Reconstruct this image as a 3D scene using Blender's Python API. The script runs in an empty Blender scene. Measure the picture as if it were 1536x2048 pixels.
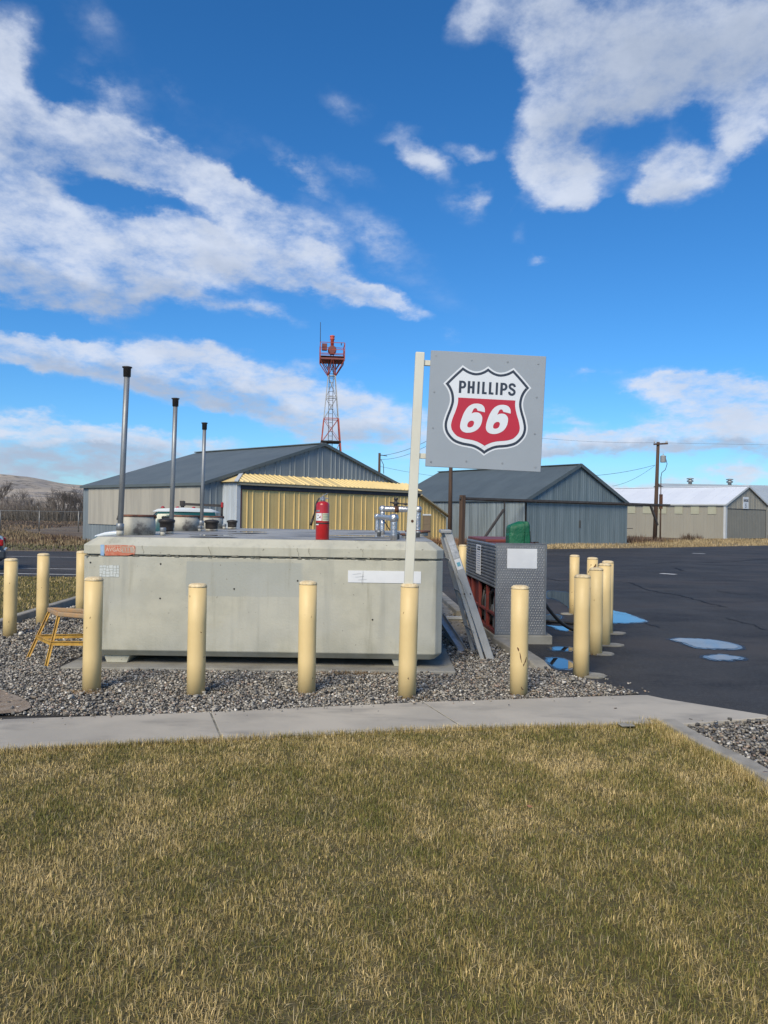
import bpy, bmesh, math, random
import numpy as np
from mathutils import Vector, Matrix

PI = math.pi
R = math.radians
random.seed(7)
rng = np.random.default_rng(11)
scene = bpy.context.scene
col = scene.collection

# ------------------------------------------------------------------ camera
CAM_H = 1.70
FPX = 1540.0                      # focal length in pixels of the 1536 x 2048 photograph
ROLL = R(0.9)
PITCH = math.atan(4.0 / FPX)
cam_right = Vector((math.cos(ROLL), 0, math.sin(ROLL)))
cam_fwd = Vector((0, math.cos(PITCH), math.sin(PITCH)))
cam_right = (cam_right - cam_fwd * cam_right.dot(cam_fwd)).normalized()
cam_up = cam_right.cross(cam_fwd).normalized()
cam_data = bpy.data.cameras.new("camera")
cam_data.sensor_fit = 'HORIZONTAL'
cam_data.sensor_width = 36.0
cam_data.lens = 36.0 * FPX / 1536.0
cam_data.clip_start = 0.05
cam_data.clip_end = 6000.0
cam = bpy.data.objects.new("camera", cam_data)
col.objects.link(cam)
cam.matrix_world = Matrix(((cam_right.x, cam_up.x, -cam_fwd.x, 0),
                           (cam_right.y, cam_up.y, -cam_fwd.y, 0),
                           (cam_right.z, cam_up.z, -cam_fwd.z, CAM_H),
                           (0, 0, 0, 1)))
scene.camera = cam


def ray(u, v):
    return cam_right * ((u - 768) / FPX) - cam_up * ((v - 1024) / FPX) + cam_fwd


def G(u, v, z=0.0):
    """Surveyed ground point: where the sight line through (u, v) meets height z."""
    d = ray(u, v)
    t = (z - CAM_H) / d.z
    return Vector((d.x * t, d.y * t, z))


def P(u, v, depth):
    d = ray(u, v)
    t = depth / d.y
    return Vector((d.x * t, depth, CAM_H + d.z * t))


# ------------------------------------------------------------------ colour management
scene.view_settings.view_transform = 'Standard'
scene.view_settings.look = 'None'
scene.view_settings.gamma = 1.0
scene.view_settings.use_curve_mapping = False
scene.view_settings.exposure = 0.85

# ------------------------------------------------------------------ sun and sky
SUN_EL = R(40)
SUN_AZ = R(-158)                 # measured from +Y towards +X: from the left, behind the camera
sun_data = bpy.data.lights.new("sun", 'SUN')
sun_data.energy = 2.15
sun_data.angle = R(28)
sun_data.color = (1.0, 0.87, 0.64)
sun = bpy.data.objects.new("sun", sun_data)
col.objects.link(sun)
to_sun = Vector((math.sin(SUN_AZ) * math.cos(SUN_EL), math.cos(SUN_AZ) * math.cos(SUN_EL), math.sin(SUN_EL)))
sun.rotation_euler = to_sun.to_track_quat('Z', 'Y').to_euler()
sun.location = to_sun * 60

world = bpy.data.worlds.new("World")
scene.world = world
world.use_nodes = True
WSTR = 0.082


def build_sky():
    nt = world.node_tree
    N = nt.nodes
    L = nt.links
    N.clear()
    out = N.new('ShaderNodeOutputWorld')
    bg = N.new('ShaderNodeBackground')
    bg.inputs['Strength'].default_value = WSTR
    L.new(bg.outputs[0], out.inputs[0])
    sky = N.new('ShaderNodeTexSky')
    sky.sky_type = 'NISHITA'
    sky.sun_disc = False
    sky.sun_elevation = SUN_EL
    sky.sun_rotation = SUN_AZ
    sky.air_density = 1.0
    sky.dust_density = 0.25
    sky.ozone_density = 3.0
    hs = N.new('ShaderNodeHueSaturation')
    hs.inputs['Hue'].default_value = 0.487
    hs.inputs['Saturation'].default_value = 1.22
    hs.inputs['Value'].default_value = 0.92
    tint = N.new('ShaderNodeMix')
    tint.data_type = 'RGBA'
    tint.blend_type = 'MULTIPLY'
    tint.inputs[0].default_value = 1.0
    tint.inputs[7].default_value = (0.46, 0.72, 1.04, 1)
    L.new(sky.outputs[0], hs.inputs['Color'])
    L.new(hs.outputs[0], tint.inputs[6])

    def math_(op, a, b=None, c=None, clamp=False):
        n = N.new('ShaderNodeMath')
        n.operation = op
        n.use_clamp = clamp
        for i, x in enumerate((a, b, c)):
            if x is None:
                continue
            if isinstance(x, (int, float)):
                n.inputs[i].default_value = x
            else:
                L.new(x, n.inputs[i])
        return n.outputs[0]

    tc = N.new('ShaderNodeTexCoord')
    nrm = N.new('ShaderNodeVectorMath')
    nrm.operation = 'NORMALIZE'
    L.new(tc.outputs['Generated'], nrm.inputs[0])
    sp = N.new('ShaderNodeSeparateXYZ')
    L.new(nrm.outputs[0], sp.inputs[0])
    az = math_('ARCTAN2', sp.outputs[0], sp.outputs[1])
    el = math_('ARCSINE', sp.outputs[2])
    cmb = N.new('ShaderNodeCombineXYZ')
    L.new(az, cmb.inputs[0])
    L.new(el, cmb.inputs[1])

    def noise(scale_vec, scale, detail, rough, vec=None):
        mp = N.new('ShaderNodeMapping')
        mp.inputs['Scale'].default_value = scale_vec
        L.new(vec if vec is not None else nrm.outputs[0], mp.inputs[0])
        n = N.new('ShaderNodeTexNoise')
        n.inputs['Scale'].default_value = scale
        n.inputs['Detail'].default_value = detail
        n.inputs['Roughness'].default_value = rough
        L.new(mp.outputs[0], n.inputs['Vector'])
        return n

    # slow and fast warps of the sky position give the clouds their torn edges
    w1 = noise((1, 1, 1.6), 9.0, 6, 0.62)
    sub = N.new('ShaderNodeVectorMath')
    sub.operation = 'SUBTRACT'
    sub.inputs[1].default_value = (0.5, 0.5, 0.5)
    L.new(w1.outputs['Color'], sub.inputs[0])
    mul = N.new('ShaderNodeVectorMath')
    mul.operation = 'MULTIPLY'
    mul.inputs[1].default_value = (0.085, 0.07, 0)
    L.new(sub.outputs[0], mul.inputs[0])
    add = N.new('ShaderNodeVectorMath')
    add.operation = 'ADD'
    L.new(cmb.outputs[0], add.inputs[0])
    L.new(mul.outputs[0], add.inputs[1])
    pos = add.outputs[0]

    def blobs(items):
        acc = None
        for (u, v, ru, rv, rot, wgt) in items:
            d = ray(u, v).normalized()
            a0 = math.atan2(d.x, d.y)
            e0 = math.asin(d.z)
            mp = N.new('ShaderNodeMapping')
            mp.vector_type = 'TEXTURE'
            mp.inputs['Location'].default_value = (a0, e0, 0)
            mp.inputs['Rotation'].default_value = (0, 0, R(-rot))
            mp.inputs['Scale'].default_value = (1.8 * ru / FPX, 1.7 * rv / FPX, 1)
            L.new(pos, mp.inputs[0])
            g = N.new('ShaderNodeTexGradient')
            g.gradient_type = 'SPHERICAL'
            L.new(mp.outputs[0], g.inputs[0])
            acc = math_('MULTIPLY_ADD', g.outputs['Fac'], wgt, acc if acc is not None else 0.0)
        return acc

    D = blobs([
        # great cloud bank on the left: upper arm
        (0, 180, 48, 85, 0, 1.5), (20, 115, 24, 36, 0, 0.6), (215, 195, 50, 34, 25, 0.65), (60, 300, 80, 40, 10, 0.6),
        (190, 300, 120, 34, 12, 1.2), (320, 335, 120, 36, 14, 1.3), (430, 375, 100, 34, 18, 1.1), (530, 425, 90, 26, 28, 0.8), (600, 330, 60, 18, 30, 0.9), (640, 445, 50, 14, 20, 0.4),
        (0, 340, 70, 60, 0, 0.9), (90, 395, 80, 28, 20, 0.8), (20, 440, 80, 34, 0, 0.7), (170, 250, 90, 20, 12, 0.4),
        # lower arm
        (40, 520, 130, 62, 4, 1.8), (180, 470, 90, 40, 6, 1.2), (210, 545, 110, 44, 10, 1.2), (320, 455, 80, 34, 14, 1.2), (420, 480, 90, 38, 14, 1.2),
        (520, 505, 90, 38, 14, 1.3), (620, 545, 100, 32, 16, 1.4), (710, 580, 70, 20, 20, 1.2), (790, 600, 50, 16, 24, 1.2), (150, 600, 110, 24, 12, 1.0),
        (330, 545, 80, 26, 10, 0.8), (380, 600, 90, 18, 16, 0.8), (520, 628, 60, 13, 10, 0.9), (650, 490, 44, 18, 30, 0.5), (440, 560, 80, 20, 16, 0.7),
        # long band above the hangars
        (40, 700, 130, 24, 2, 1.3), (180, 715, 120, 34, 6, 1.5), (320, 740, 110, 40, 8, 1.5), (440, 775, 120, 44, 8, 1.5),
        (560, 800, 110, 48, 6, 1.5), (660, 840, 110, 44, 4, 1.3), (770, 850, 90, 44, 0, 1.4), (650, 722, 80, 16, 0, 0.5), (860, 880, 60, 26, 0, 0.8),
        # low bank on the left
        (15, 850, 70, 34, 8, 1.3), (110, 885, 120, 30, 8, 1.6), (240, 892, 120, 26, 2, 1.4), (370, 900, 110, 16, 2, 0.9), (100, 822, 36, 9, 0, 0.5),
        (60, 935, 200, 26, 0, 1.6), (250, 930, 160, 20, 0, 1.2),
        # upper right, thin and torn, with blue gaps
        (1170, 40, 130, 80, 0, 0.36), (1330, 60, 130, 90, 0, 0.39), (1470, 90, 90, 80, 0, 0.48), (1400, 140, 90, 60, 0, 0.24), (1090, 120, 55, 90, -6, 0.45),
        (1140, 180, 85, 75, 0, 0.39), (1085, 250, 60, 66, 0, 0.42), (1145, 290, 70, 66, 0, 0.39), (1200, 210, 50, 50, 0, 0.24), (1110, 365, 66, 38, 18, 1.35), (1150, 405, 50, 26, 10, 0.81), (1065, 150, 30, 110, 0, 0.36), (1085, 60, 60, 50, 0, 0.36), (1010, 385, 16, 50, 0, -0.6), (1000, 455, 30, 20, 0, -0.3), (965, 45, 40, 48, 40, 1.1),
        (1325, 362, 72, 52, 18, 2.0), (1270, 378, 36, 14, 0, 0.36), (955, 410, 50, 32, 14, 0.95), (1045, 462, 26, 14, 0, 0.30), (848, 325, 40, 20, 28, 1.0), (790, 272, 36, 14, 0, 0.4),
        (950, 300, 44, 14, 5, 0.85), (1490, 225, 34, 32, -20, 0.7), (1470, 290, 34, 18, -30, 0.75), (690, 205, 40, 22, 10, 0.45), (1290, 200, 70, 34, 20, 0.4),
        (740, 470, 60, 26, 35, 0.42), (180, 40, 50, 24, 30, 0.3), (700, 350, 50, 16, 25, 0.45), (1085, 520, 18, 8, 0, 0.5), (340, 175, 30, 12, 35, 0.3),
        (1255, 330, 34, 70, 10, -0.7), (1290, 265, 80, 30, 0, -0.5), (1440, 215, 60, 26, -20, -0.3), (1400, 260, 60, 50, 0, -0.4), (1230, 450, 90, 60, 0, -1.0), (1450, 420, 90, 60, 0, -0.8), (990, 180, 60, 90, 0, -0.9), (960, 340, 50, 12, 0, -0.4), (1200, 235, 26, 40, 20, -0.5),
        (260, 405, 70, 20, 8, -0.9), (370, 425, 60, 12, 14, -0.6), (110, 210, 46, 26, 20, -0.5), (20, 265, 50, 12, 0, -0.5), (180, 420, 50, 16, 10, -0.3), (300, 640, 60, 20, 10, -0.5), (60, 650, 140, 16, 4, -1.0), (520, 350, 40, 24, 30, -0.6), (560, 690, 120, 20, 10, -0.5), (250, 840, 90, 12, 8, -0.9), (400, 850, 80, 16, 6, -0.8),
        (1270, 190, 230, 110, 0, 0.30), (1370, 270, 150, 60, -10, 0.25), (1000, 250, 120, 120, 0, 0.12), (620, 420, 160, 60, 30, 0.25), (860, 560, 120, 30, 30, 0.22), (300, 180, 160, 60, 25, 0.20),
        (1480, 120, 110, 80, 0, 0.6), (1400, 180, 90, 40, 10, 0.4), (1190, 110, 120, 90, 0, 0.3),
        # lower right
        (1380, 770, 80, 20, 4, 1.2), (1440, 810, 80, 34, 8, 1.4), (1520, 830, 60, 50, 0, 1.6), (1400, 855, 100, 26, 0, 1.2), (1250, 883, 150, 20, 0, 1.3), (1480, 880, 90, 26, 0, 1.2),
        (1140, 885, 80, 20, 0, 0.9), (1300, 770, 40, 10, 5, 0.7), (1185, 748, 45, 10, 0, 0.75), (1160, 842, 34, 12, 0, 0.7), (1110, 830, 30, 14, 0, 0.6),
        (1510, 938, 60, 14, 0, 1.0), (1280, 970, 110, 12, 0, 1.2), (1440, 945, 40, 8, 0, 0.5), (900, 925, 100, 14, 0, 0.8), (900, 680, 22, 14, 0, 0.55), (1050, 965, 160, 10, 0, 0.7),
    ])
    # the rest of the sky carries the same sort of broken cloud
    far = noise((1, 1, 2.2), 2.1, 3, 0.5)
    farc = math_('MULTIPLY', math_('SUBTRACT', far.outputs['Fac'], 0.50), 5.0)
    dotf = N.new('ShaderNodeVectorMath')
    dotf.operation = 'DOT_PRODUCT'
    fc = ray(768, 560).normalized()
    dotf.inputs[1].default_value = tuple(fc)
    L.new(nrm.outputs[0], dotf.inputs[0])
    mr = N.new('ShaderNodeMapRange')
    mr.inputs['From Min'].default_value = 0.80
    mr.inputs['From Max'].default_value = 0.66
    L.new(dotf.outputs['Value'], mr.inputs['Value'])
    D = math_('ADD', D, math_('MULTIPLY', math_('MAXIMUM', farc, 0.0), mr.outputs[0]))

    # cloud layer overhead seen in perspective: detail gets finer towards the horizon
    dv = N.new('ShaderNodeVectorMath')
    dv.operation = 'DIVIDE'
    den = math_('ADD', math_('ABSOLUTE', sp.outputs[2]), 0.30)
    dcmb = N.new('ShaderNodeCombineXYZ')
    for i in range(3):
        L.new(den, dcmb.inputs[i])
    L.new(nrm.outputs[0], dv.inputs[0])
    L.new(dcmb.outputs[0], dv.inputs[1])
    fine = noise((1, 0.9, 1.6), 8.5, 11, 0.63, dv.outputs[0])
    fb = math_('MULTIPLY', math_('SUBTRACT', fine.outputs['Fac'], 0.5), 3.0)
    # noise erodes only where there is some cloud
    dens = math_('ADD', math_('MINIMUM', D, 1.0), math_('MULTIPLY', fb, math_('MINIMUM', math_('MULTIPLY', D, 1.6), 1.0)))
    mr2 = N.new('ShaderNodeMapRange')
    mr2.interpolation_type = 'SMOOTHSTEP'
    mr2.inputs['From Min'].default_value = 0.05
    mr2.inputs['From Max'].default_value = 1.40
    L.new(dens, mr2.inputs['Value'])
    alpha = mr2.outputs[0]

    S = blobs([
        (40, 585, 180, 44, 6, 1.6), (200, 610, 130, 26, 12, 1.4), (350, 590, 100, 24, 12, 0.9), (560, 575, 120, 20, 18, 1.0), (500, 632, 80, 14, 12, 0.8), (340, 420, 200, 16, 20, 0.5),
        (690, 585, 100, 12, 20, 0.7), (120, 740, 200, 18, 6, 0.9), (330, 772, 150, 18, 8, 0.9), (500, 825, 160, 22, 6, 1.2), (700, 885, 160, 24, 0, 1.2),
        (80, 945, 260, 34, 3, 2.0), (60, 895, 120, 16, 8, 0.8), (330, 918, 160, 18, 0, 1.0), (1250, 903, 220, 14, 0, 1.3),
        (1460, 905, 140, 18, 0, 1.4), (1500, 20, 110, 90, 0, 0.9), (1230, 130, 110, 80, 0, 0.9), (1170, 260, 80, 70, 0, 0.9), (1080, 30, 70, 60, 0, 0.6), (1380, 160, 130, 50, 0, 0.7),
        (100, 330, 160, 50, 0, 0.6), (1340, 400, 60, 20, 0, 0.6), (1150, 430, 60, 20, 0, 0.5), (960, 60, 60, 50, 0, 0.4)])
    sh = noise((1, 1, 1.8), 9.0, 6, 0.6)
    shade = math_('ADD', math_('MULTIPLY', math_('MINIMUM', S, 1.0), 0.85),
                  math_('MULTIPLY', math_('SUBTRACT', 0.55, sh.outputs['Fac']), 1.6), clamp=True)
    mc = N.new('ShaderNodeMix')
    mc.data_type = 'RGBA'
    mc.inputs[6].default_value = (4.75, 5.2, 6.1, 1)
    mc.inputs[7].default_value = (2.9, 3.4, 4.35, 1)
    L.new(shade, mc.inputs[0])
    fin = N.new('ShaderNodeMix')
    fin.data_type = 'RGBA'
    L.new(math_('MULTIPLY', alpha, 0.93), fin.inputs[0])
    L.new(tint.outputs[2], fin.inputs[6])
    L.new(mc.outputs[2], fin.inputs[7])
    L.new(fin.outputs[2], bg.inputs['Color'])


build_sky()
try:
    world.cycles.sampling_method = 'MANUAL'
    world.cycles.sample_map_resolution = 1024
except Exception:
    pass


# ------------------------------------------------------------------ helpers
def tag(o, label=None, cat=None, group=None, kind=None):
    if label:
        o['label'] = label
    if cat:
        o['category'] = cat
    if group:
        o['group'] = group
    if kind:
        o['kind'] = kind
    return o


def empty(name, loc=(0, 0, 0), rz=0.0, label=None, cat=None, group=None, kind=None):
    o = bpy.data.objects.new(name, None)
    o.empty_display_size = 0.2
    col.objects.link(o)
    o.location = loc
    o.rotation_euler = (0, 0, rz)
    return tag(o, label, cat, group, kind)


def link(name, me, parent=None):
    o = bpy.data.objects.new(name, me)
    col.objects.link(o)
    if parent is not None:
        o.parent = parent
    return o


class MB:
    """Collects simple solids and links them as one mesh object."""

    def __init__(self):
        self.v = []
        self.f = []
        self.mi = []
        self.sm = []

    def add(self, vs, fs, m=0, smooth=False):
        b = len(self.v)
        self.v.extend([tuple(x) for x in vs])
        for f in fs:
            self.f.append([i + b for i in f])
            self.mi.append(m)
            self.sm.append(smooth)

    def box(self, x0, x1, y0, y1, z0, z1, m=0):
        vs = [(x0, y0, z0), (x1, y0, z0), (x1, y1, z0), (x0, y1, z0),
              (x0, y0, z1), (x1, y0, z1), (x1, y1, z1), (x0, y1, z1)]
        self.add(vs, [(0, 3, 2, 1), (4, 5, 6, 7), (0, 1, 5, 4), (1, 2, 6, 5), (2, 3, 7, 6), (3, 0, 4, 7)], m)

    def beam(self, a, b, w, h, m=0, up=(0, 0, 1)):
        a = Vector(a)
        b = Vector(b)
        d = (b - a).normalized()
        up = Vector(up)
        if abs(d.dot(up)) > 0.99:
            up = Vector((0, 1, 0))
        s = d.cross(up).normalized() * (w / 2)
        t = s.cross(d).normalized() * (h / 2)
        vs = []
        for p in (a, b):
            vs += [p - s - t, p + s - t, p + s + t, p - s + t]
        self.add(vs, [(0, 1, 2, 3), (7, 6, 5, 4), (0, 4, 5, 1), (1, 5, 6, 2), (2, 6, 7, 3), (3, 7, 4, 0)], m)

    def tube(self, pts, r, n=10, m=0, cap=True, smooth=True):
        pts = [Vector(p) for p in pts]
        rs = r if isinstance(r, (list, tuple)) else [r] * len(pts)
        rings = []
        prev = None
        for i, p in enumerate(pts):
            if i == 0:
                d = pts[1] - pts[0]
            elif i == len(pts) - 1:
                d = pts[-1] - pts[-2]
            else:
                d = (pts[i + 1] - pts[i]).normalized() + (pts[i] - pts[i - 1]).normalized()
            d.normalize()
            if prev is None:
                ref = Vector((0, 0, 1)) if abs(d.z) < 0.9 else Vector((1, 0, 0))
            else:
                ref = prev
            s = (ref - d * ref.dot(d)).normalized()
            prev = s
            t = d.cross(s)
            rings.append([p + (s * math.cos(2 * PI * k / n) + t * math.sin(2 * PI * k / n)) * rs[i] for k in range(n)])
        vs = [q for rg in rings for q in rg]
        fs = []
        for i in range(len(pts) - 1):
            for k in range(n):
                fs.append((i * n + k, i * n + (k + 1) % n, (i + 1) * n + (k + 1) % n, (i + 1) * n + k))
        self.add(vs, fs, m, smooth)
        if cap:
            self.add(rings[0], [tuple(reversed(range(n)))], m)
            self.add(rings[-1], [tuple(range(n))], m)

    def lathe(self, prof, cx=0, cy=0, n=24, m=0, smooth=True):
        vs = []
        for (r, z) in prof:
            for k in range(n):
                a = 2 * PI * k / n
                vs.append((cx + r * math.cos(a), cy + r * math.sin(a), z))
        fs = []
        for i in range(len(prof) - 1):
            for k in range(n):
                fs.append((i * n + k, i * n + (k + 1) % n, (i + 1) * n + (k + 1) % n, (i + 1) * n + k))
        fs.append(tuple(reversed(range(n))))
        fs.append(tuple((len(prof) - 1) * n + k for k in range(n)))
        self.add(vs, fs, m, smooth)

    def prism(self, poly, z0, z1, m=0):
        """poly: CCW xy outline; z0/z1 numbers"""
        n = len(poly)
        vs = [(p[0], p[1], z0) for p in poly] + [(p[0], p[1], z1) for p in poly]
        fs = [tuple(reversed(range(n))), tuple(range(n, 2 * n))]
        fs += [(i, (i + 1) % n, n + (i + 1) % n, n + i) for i in range(n)]
        self.add(vs, fs, m)

    def build(self, name, mat, parent=None, bevel=0.0, seg=1, kind=None, label=None, angle=30):
        me = bpy.data.meshes.new(name)
        me.from_pydata(self.v, [], self.f)
        me.polygons.foreach_set('material_index', self.mi)
        me.polygons.foreach_set('use_smooth', self.sm)
        for mm in (mat if isinstance(mat, (list, tuple)) else [mat]):
            me.materials.append(mm)
        bm = bmesh.new()
        bm.from_mesh(me)
        bmesh.ops.remove_doubles(bm, verts=bm.verts, dist=1e-5)
        bmesh.ops.recalc_face_normals(bm, faces=bm.faces)
        if bevel > 0:
            es = [e for e in bm.edges if len(e.link_faces) == 2 and e.calc_face_angle(0) > R(angle)]
            bmesh.ops.bevel(bm, geom=es, offset=bevel, segments=seg, affect='EDGES', profile=0.5, clamp_overlap=True)
        bm.to_mesh(me)
        bm.free()
        o = link(name, me, parent)
        if kind:
            o['kind'] = kind
        if label:
            o['label'] = label
        return o


def np_mesh(name, verts, faces_flat, nper, mat, parent=None, colors=None, smooth=False):
    """verts (n,3); faces_flat ints with nper vertices per face (int or array of counts)."""
    me = bpy.data.meshes.new(name)
    nv = len(verts)
    me.vertices.add(nv)
    me.vertices.foreach_set('co', np.asarray(verts, np.float32).ravel())
    faces_flat = np.asarray(faces_flat, np.int32)
    if isinstance(nper, int):
        nf = len(faces_flat) // nper
        cnt = np.full(nf, nper, np.int32)
    else:
        cnt = np.asarray(nper, np.int32)
        nf = len(cnt)
    st = np.concatenate([[0], np.cumsum(cnt)[:-1]]).astype(np.int32)
    me.loops.add(len(faces_flat))
    me.loops.foreach_set('vertex_index', faces_flat)
    me.polygons.add(nf)
    me.polygons.foreach_set('loop_start', st)
    me.polygons.foreach_set('loop_total', cnt)
    if smooth:
        me.polygons.foreach_set('use_smooth', np.ones(nf, bool))
    me.update(calc_edges=True)
    if colors is not None:
        ca = me.color_attributes.new('Col', 'FLOAT_COLOR', 'POINT')
        c4 = np.ones((nv, 4), np.float32)
        c4[:, :3] = colors
        ca.data.foreach_set('color', c4.ravel())
    me.materials.append(mat)
    return link(name, me, parent)


def inside(px, py, poly):
    """vectorised point in polygon"""
    res = np.zeros(len(px), bool)
    n = len(poly)
    j = n - 1
    for i in range(n):
        xi, yi = poly[i][0], poly[i][1]
        xj, yj = poly[j][0], poly[j][1]
        c = ((yi > py) != (yj > py)) & (px < (xj - xi) * (py - yi) / ((yj - yi) if yj != yi else 1e-9) + xi)
        res ^= c
        j = i
    return res


def fbm2(x, y, seed=0, octs=4, scale=1.0):
    """cheap value noise for scattering colours and heights"""
    r = np.random.default_rng(seed)
    tot = np.zeros_like(x)
    amp = 1.0
    s = 0.0
    for o in range(octs):
        gsz = 64
        g = r.random((gsz, gsz))
        fx = x * scale * 2 ** o + 17.3 * o
        fy = y * scale * 2 ** o + 9.1 * o
        ix = np.floor(fx).astype(int)
        iy = np.floor(fy).astype(int)
        tx = fx - ix
        ty = fy - iy
        tx = tx * tx * (3 - 2 * tx)
        ty = ty * ty * (3 - 2 * ty)
        a = g[ix % gsz, iy % gsz]
        b = g[(ix + 1) % gsz, iy % gsz]
        c = g[ix % gsz, (iy + 1) % gsz]
        d = g[(ix + 1) % gsz, (iy + 1) % gsz]
        tot += amp * ((a * (1 - tx) + b * tx) * (1 - ty) + (c * (1 - tx) + d * tx) * ty)
        s += amp
        amp *= 0.55
    return tot / s


# ------------------------------------------------------------------ materials
def pm(name, c1, c2=None, scale=3.0, rough=0.7, metal=0.0, bump=0.0, bscale=60.0, detail=6, nrough=0.6,
       stretch=(1, 1, 1), lo=0.35, hi=0.65, stain=None, stain_scale=2.0, stain_lo=0.58, stain_hi=0.7,
       stain_stretch=(1, 1, 1), rvar=0.0, vary=0.0, spec=0.5, attr=False, coat=0.0, dist=0.01):
    m = bpy.data.materials.new(name)
    m.use_nodes = True
    nt = m.node_tree
    N = nt.nodes
    L = nt.links
    b = N['Principled BSDF']
    b.inputs['Roughness'].default_value = rough
    b.inputs['Metallic'].default_value = metal
    b.inputs['Specular IOR Level'].default_value = spec
    b.inputs['Coat Weight'].default_value = coat
    c2 = c2 if c2 is not None else tuple(x * 0.8 for x in c1)
    tc = N.new('ShaderNodeTexCoord')

    def noise(sc, st, det=detail, rg=nrough):
        mp = N.new('ShaderNodeMapping')
        mp.inputs['Scale'].default_value = st
        L.new(tc.outputs['Object'], mp.inputs[0])
        n = N.new('ShaderNodeTexNoise')
        n.inputs['Scale'].default_value = sc
        n.inputs['Detail'].default_value = det
        n.inputs['Roughness'].default_value = rg
        L.new(mp.outputs[0], n.inputs['Vector'])
        return n

    def ramp(src, lo_, hi_):
        mr = N.new('ShaderNodeMapRange')
        mr.inputs['From Min'].default_value = lo_
        mr.inputs['From Max'].default_value = hi_
        mr.interpolation_type = 'SMOOTHSTEP'
        L.new(src, mr.inputs['Value'])
        return mr.outputs[0]

    def mix(fac, a, b_, blend='MIX'):
        mx = N.new('ShaderNodeMix')
        mx.data_type = 'RGBA'
        mx.blend_type = blend
        if isinstance(fac, (int, float)):
            mx.inputs[0].default_value = fac
        else:
            L.new(fac, mx.inputs[0])
        for key, x in ((6, a), (7, b_)):
            if isinstance(x, (tuple, list)):
                mx.inputs[key].default_value = (*x[:3], 1)
            else:
                L.new(x, mx.inputs[key])
        return mx.outputs[2]

    n1 = noise(scale, stretch)
    c = mix(ramp(n1.outputs['Fac'], lo, hi), c1, c2)
    if attr:
        at = N.new('ShaderNodeAttribute')
        at.attribute_name = 'Col'
        c = mix(1.0, at.outputs['Color'], c, 'MULTIPLY')
    if stain is not None:
        n2 = noise(stain_scale, stain_stretch)
        c = mix(ramp(n2.outputs['Fac'], stain_lo, stain_hi), c, stain)
    if vary > 0:
        oi = N.new('ShaderNodeObjectInfo')
        mr = N.new('ShaderNodeMapRange')
        mr.inputs['To Min'].default_value = 1 - vary
        mr.inputs['To Max'].default_value = 1 + vary
        L.new(oi.outputs['Random'], mr.inputs['Value'])
        cc = N.new('ShaderNodeCombineColor')
        for i in range(3):
            L.new(mr.outputs[0], cc.inputs[i])
        c = mix(1.0, c, cc.outputs[0], 'MULTIPLY')
    L.new(c, b.inputs['Base Color'])
    if rvar > 0:
        n3 = noise(scale * 2.3, stretch)
        mr = N.new('ShaderNodeMapRange')
        mr.inputs['To Min'].default_value = max(0, rough - rvar)
        mr.inputs['To Max'].default_value = min(1, rough + rvar)
        L.new(n3.outputs['Fac'], mr.inputs['Value'])
        L.new(mr.outputs[0], b.inputs['Roughness'])
    if bump > 0:
        n4 = noise(bscale, (1, 1, 1), 5, 0.6)
        bp = N.new('ShaderNodeBump')
        bp.inputs['Strength'].default_value = bump
        bp.inputs['Distance'].default_value = dist
        L.new(n4.outputs['Fac'], bp.inputs['Height'])
        L.new(bp.outputs[0], b.inputs['Normal'])
    return m, (N, L, b, c, noise, ramp, mix, tc)


def M_(*a, **k):
    return pm(*a, **k)[0]


m_asphalt, _h = pm('asphalt', (0.030, 0.030, 0.031), (0.052, 0.051, 0.051), scale=0.5, rough=0.78, bump=0.55, bscale=170,
                   stain=(0.022, 0.022, 0.024), stain_scale=0.5, stain_lo=0.5, stain_hi=0.66, stain_stretch=(1, 2.2, 1), rvar=0.10, dist=0.008, spec=0.28)


def asphalt_grit():
    N, L, b, c, noise, ramp, mix, tc = _h
    n = noise(130, (1, 1, 1), 2, 0.5)
    c2 = mix(ramp(n.outputs['Fac'], 0.57, 0.74), c, (0.16, 0.155, 0.15))
    nm = noise(22, (1, 1, 1), 3, 0.6)
    c2 = mix(ramp(nm.outputs['Fac'], 0.42, 0.72), c2, mix(0.45, c2, (0.085, 0.083, 0.080)))
    n2 = noise(0.16, (1, 3.5, 1), 4, 0.5)
    c3 = mix(ramp(n2.outputs['Fac'], 0.5, 0.62), c2, mix(0.55, c2, (0.078, 0.068, 0.062)))
    L.new(c3, b.inputs['Base Color'])


asphalt_grit()
m_field = M_('dry_field_soil', (0.15, 0.105, 0.066), (0.095, 0.068, 0.046), scale=0.6, rough=0.95, bump=0.6, bscale=8,
             stain=(0.20, 0.15, 0.09), stain_scale=0.09, stain_lo=0.48, stain_hi=0.62, stain_stretch=(1, 3, 1), dist=0.05)
m_soil = M_('lawn_soil', (0.085, 0.072, 0.036), (0.13, 0.11, 0.055), scale=9, rough=0.95, bump=0.8, bscale=60, spec=0.2)
m_lawn_far = M_('far_lawn_ground', (0.135, 0.115, 0.055), (0.085, 0.085, 0.036), scale=2.2, rough=0.95, bump=0.8, bscale=45, stain=(0.17, 0.14, 0.075), stain_scale=1.1, dist=0.02, spec=0.2)
m_gravelbed = M_('gravel_bed', (0.10, 0.095, 0.088), (0.045, 0.042, 0.040), scale=42, rough=0.9, bump=1.0, bscale=55, dist=0.02)
m_pebble = M_('pebbles', (1, 1, 1), (0.82, 0.82, 0.82), scale=60, rough=0.75, attr=True, bump=0.2, bscale=200)
m_blade = bpy.data.materials.new('grass_blades')
m_blade.use_nodes = True
_n = m_blade.node_tree
_b = _n.nodes['Principled BSDF']
_b.inputs['Roughness'].default_value = 0.7
_b.inputs['Specular IOR Level'].default_value = 0.25
_a = _n.nodes.new('ShaderNodeAttribute')
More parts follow.
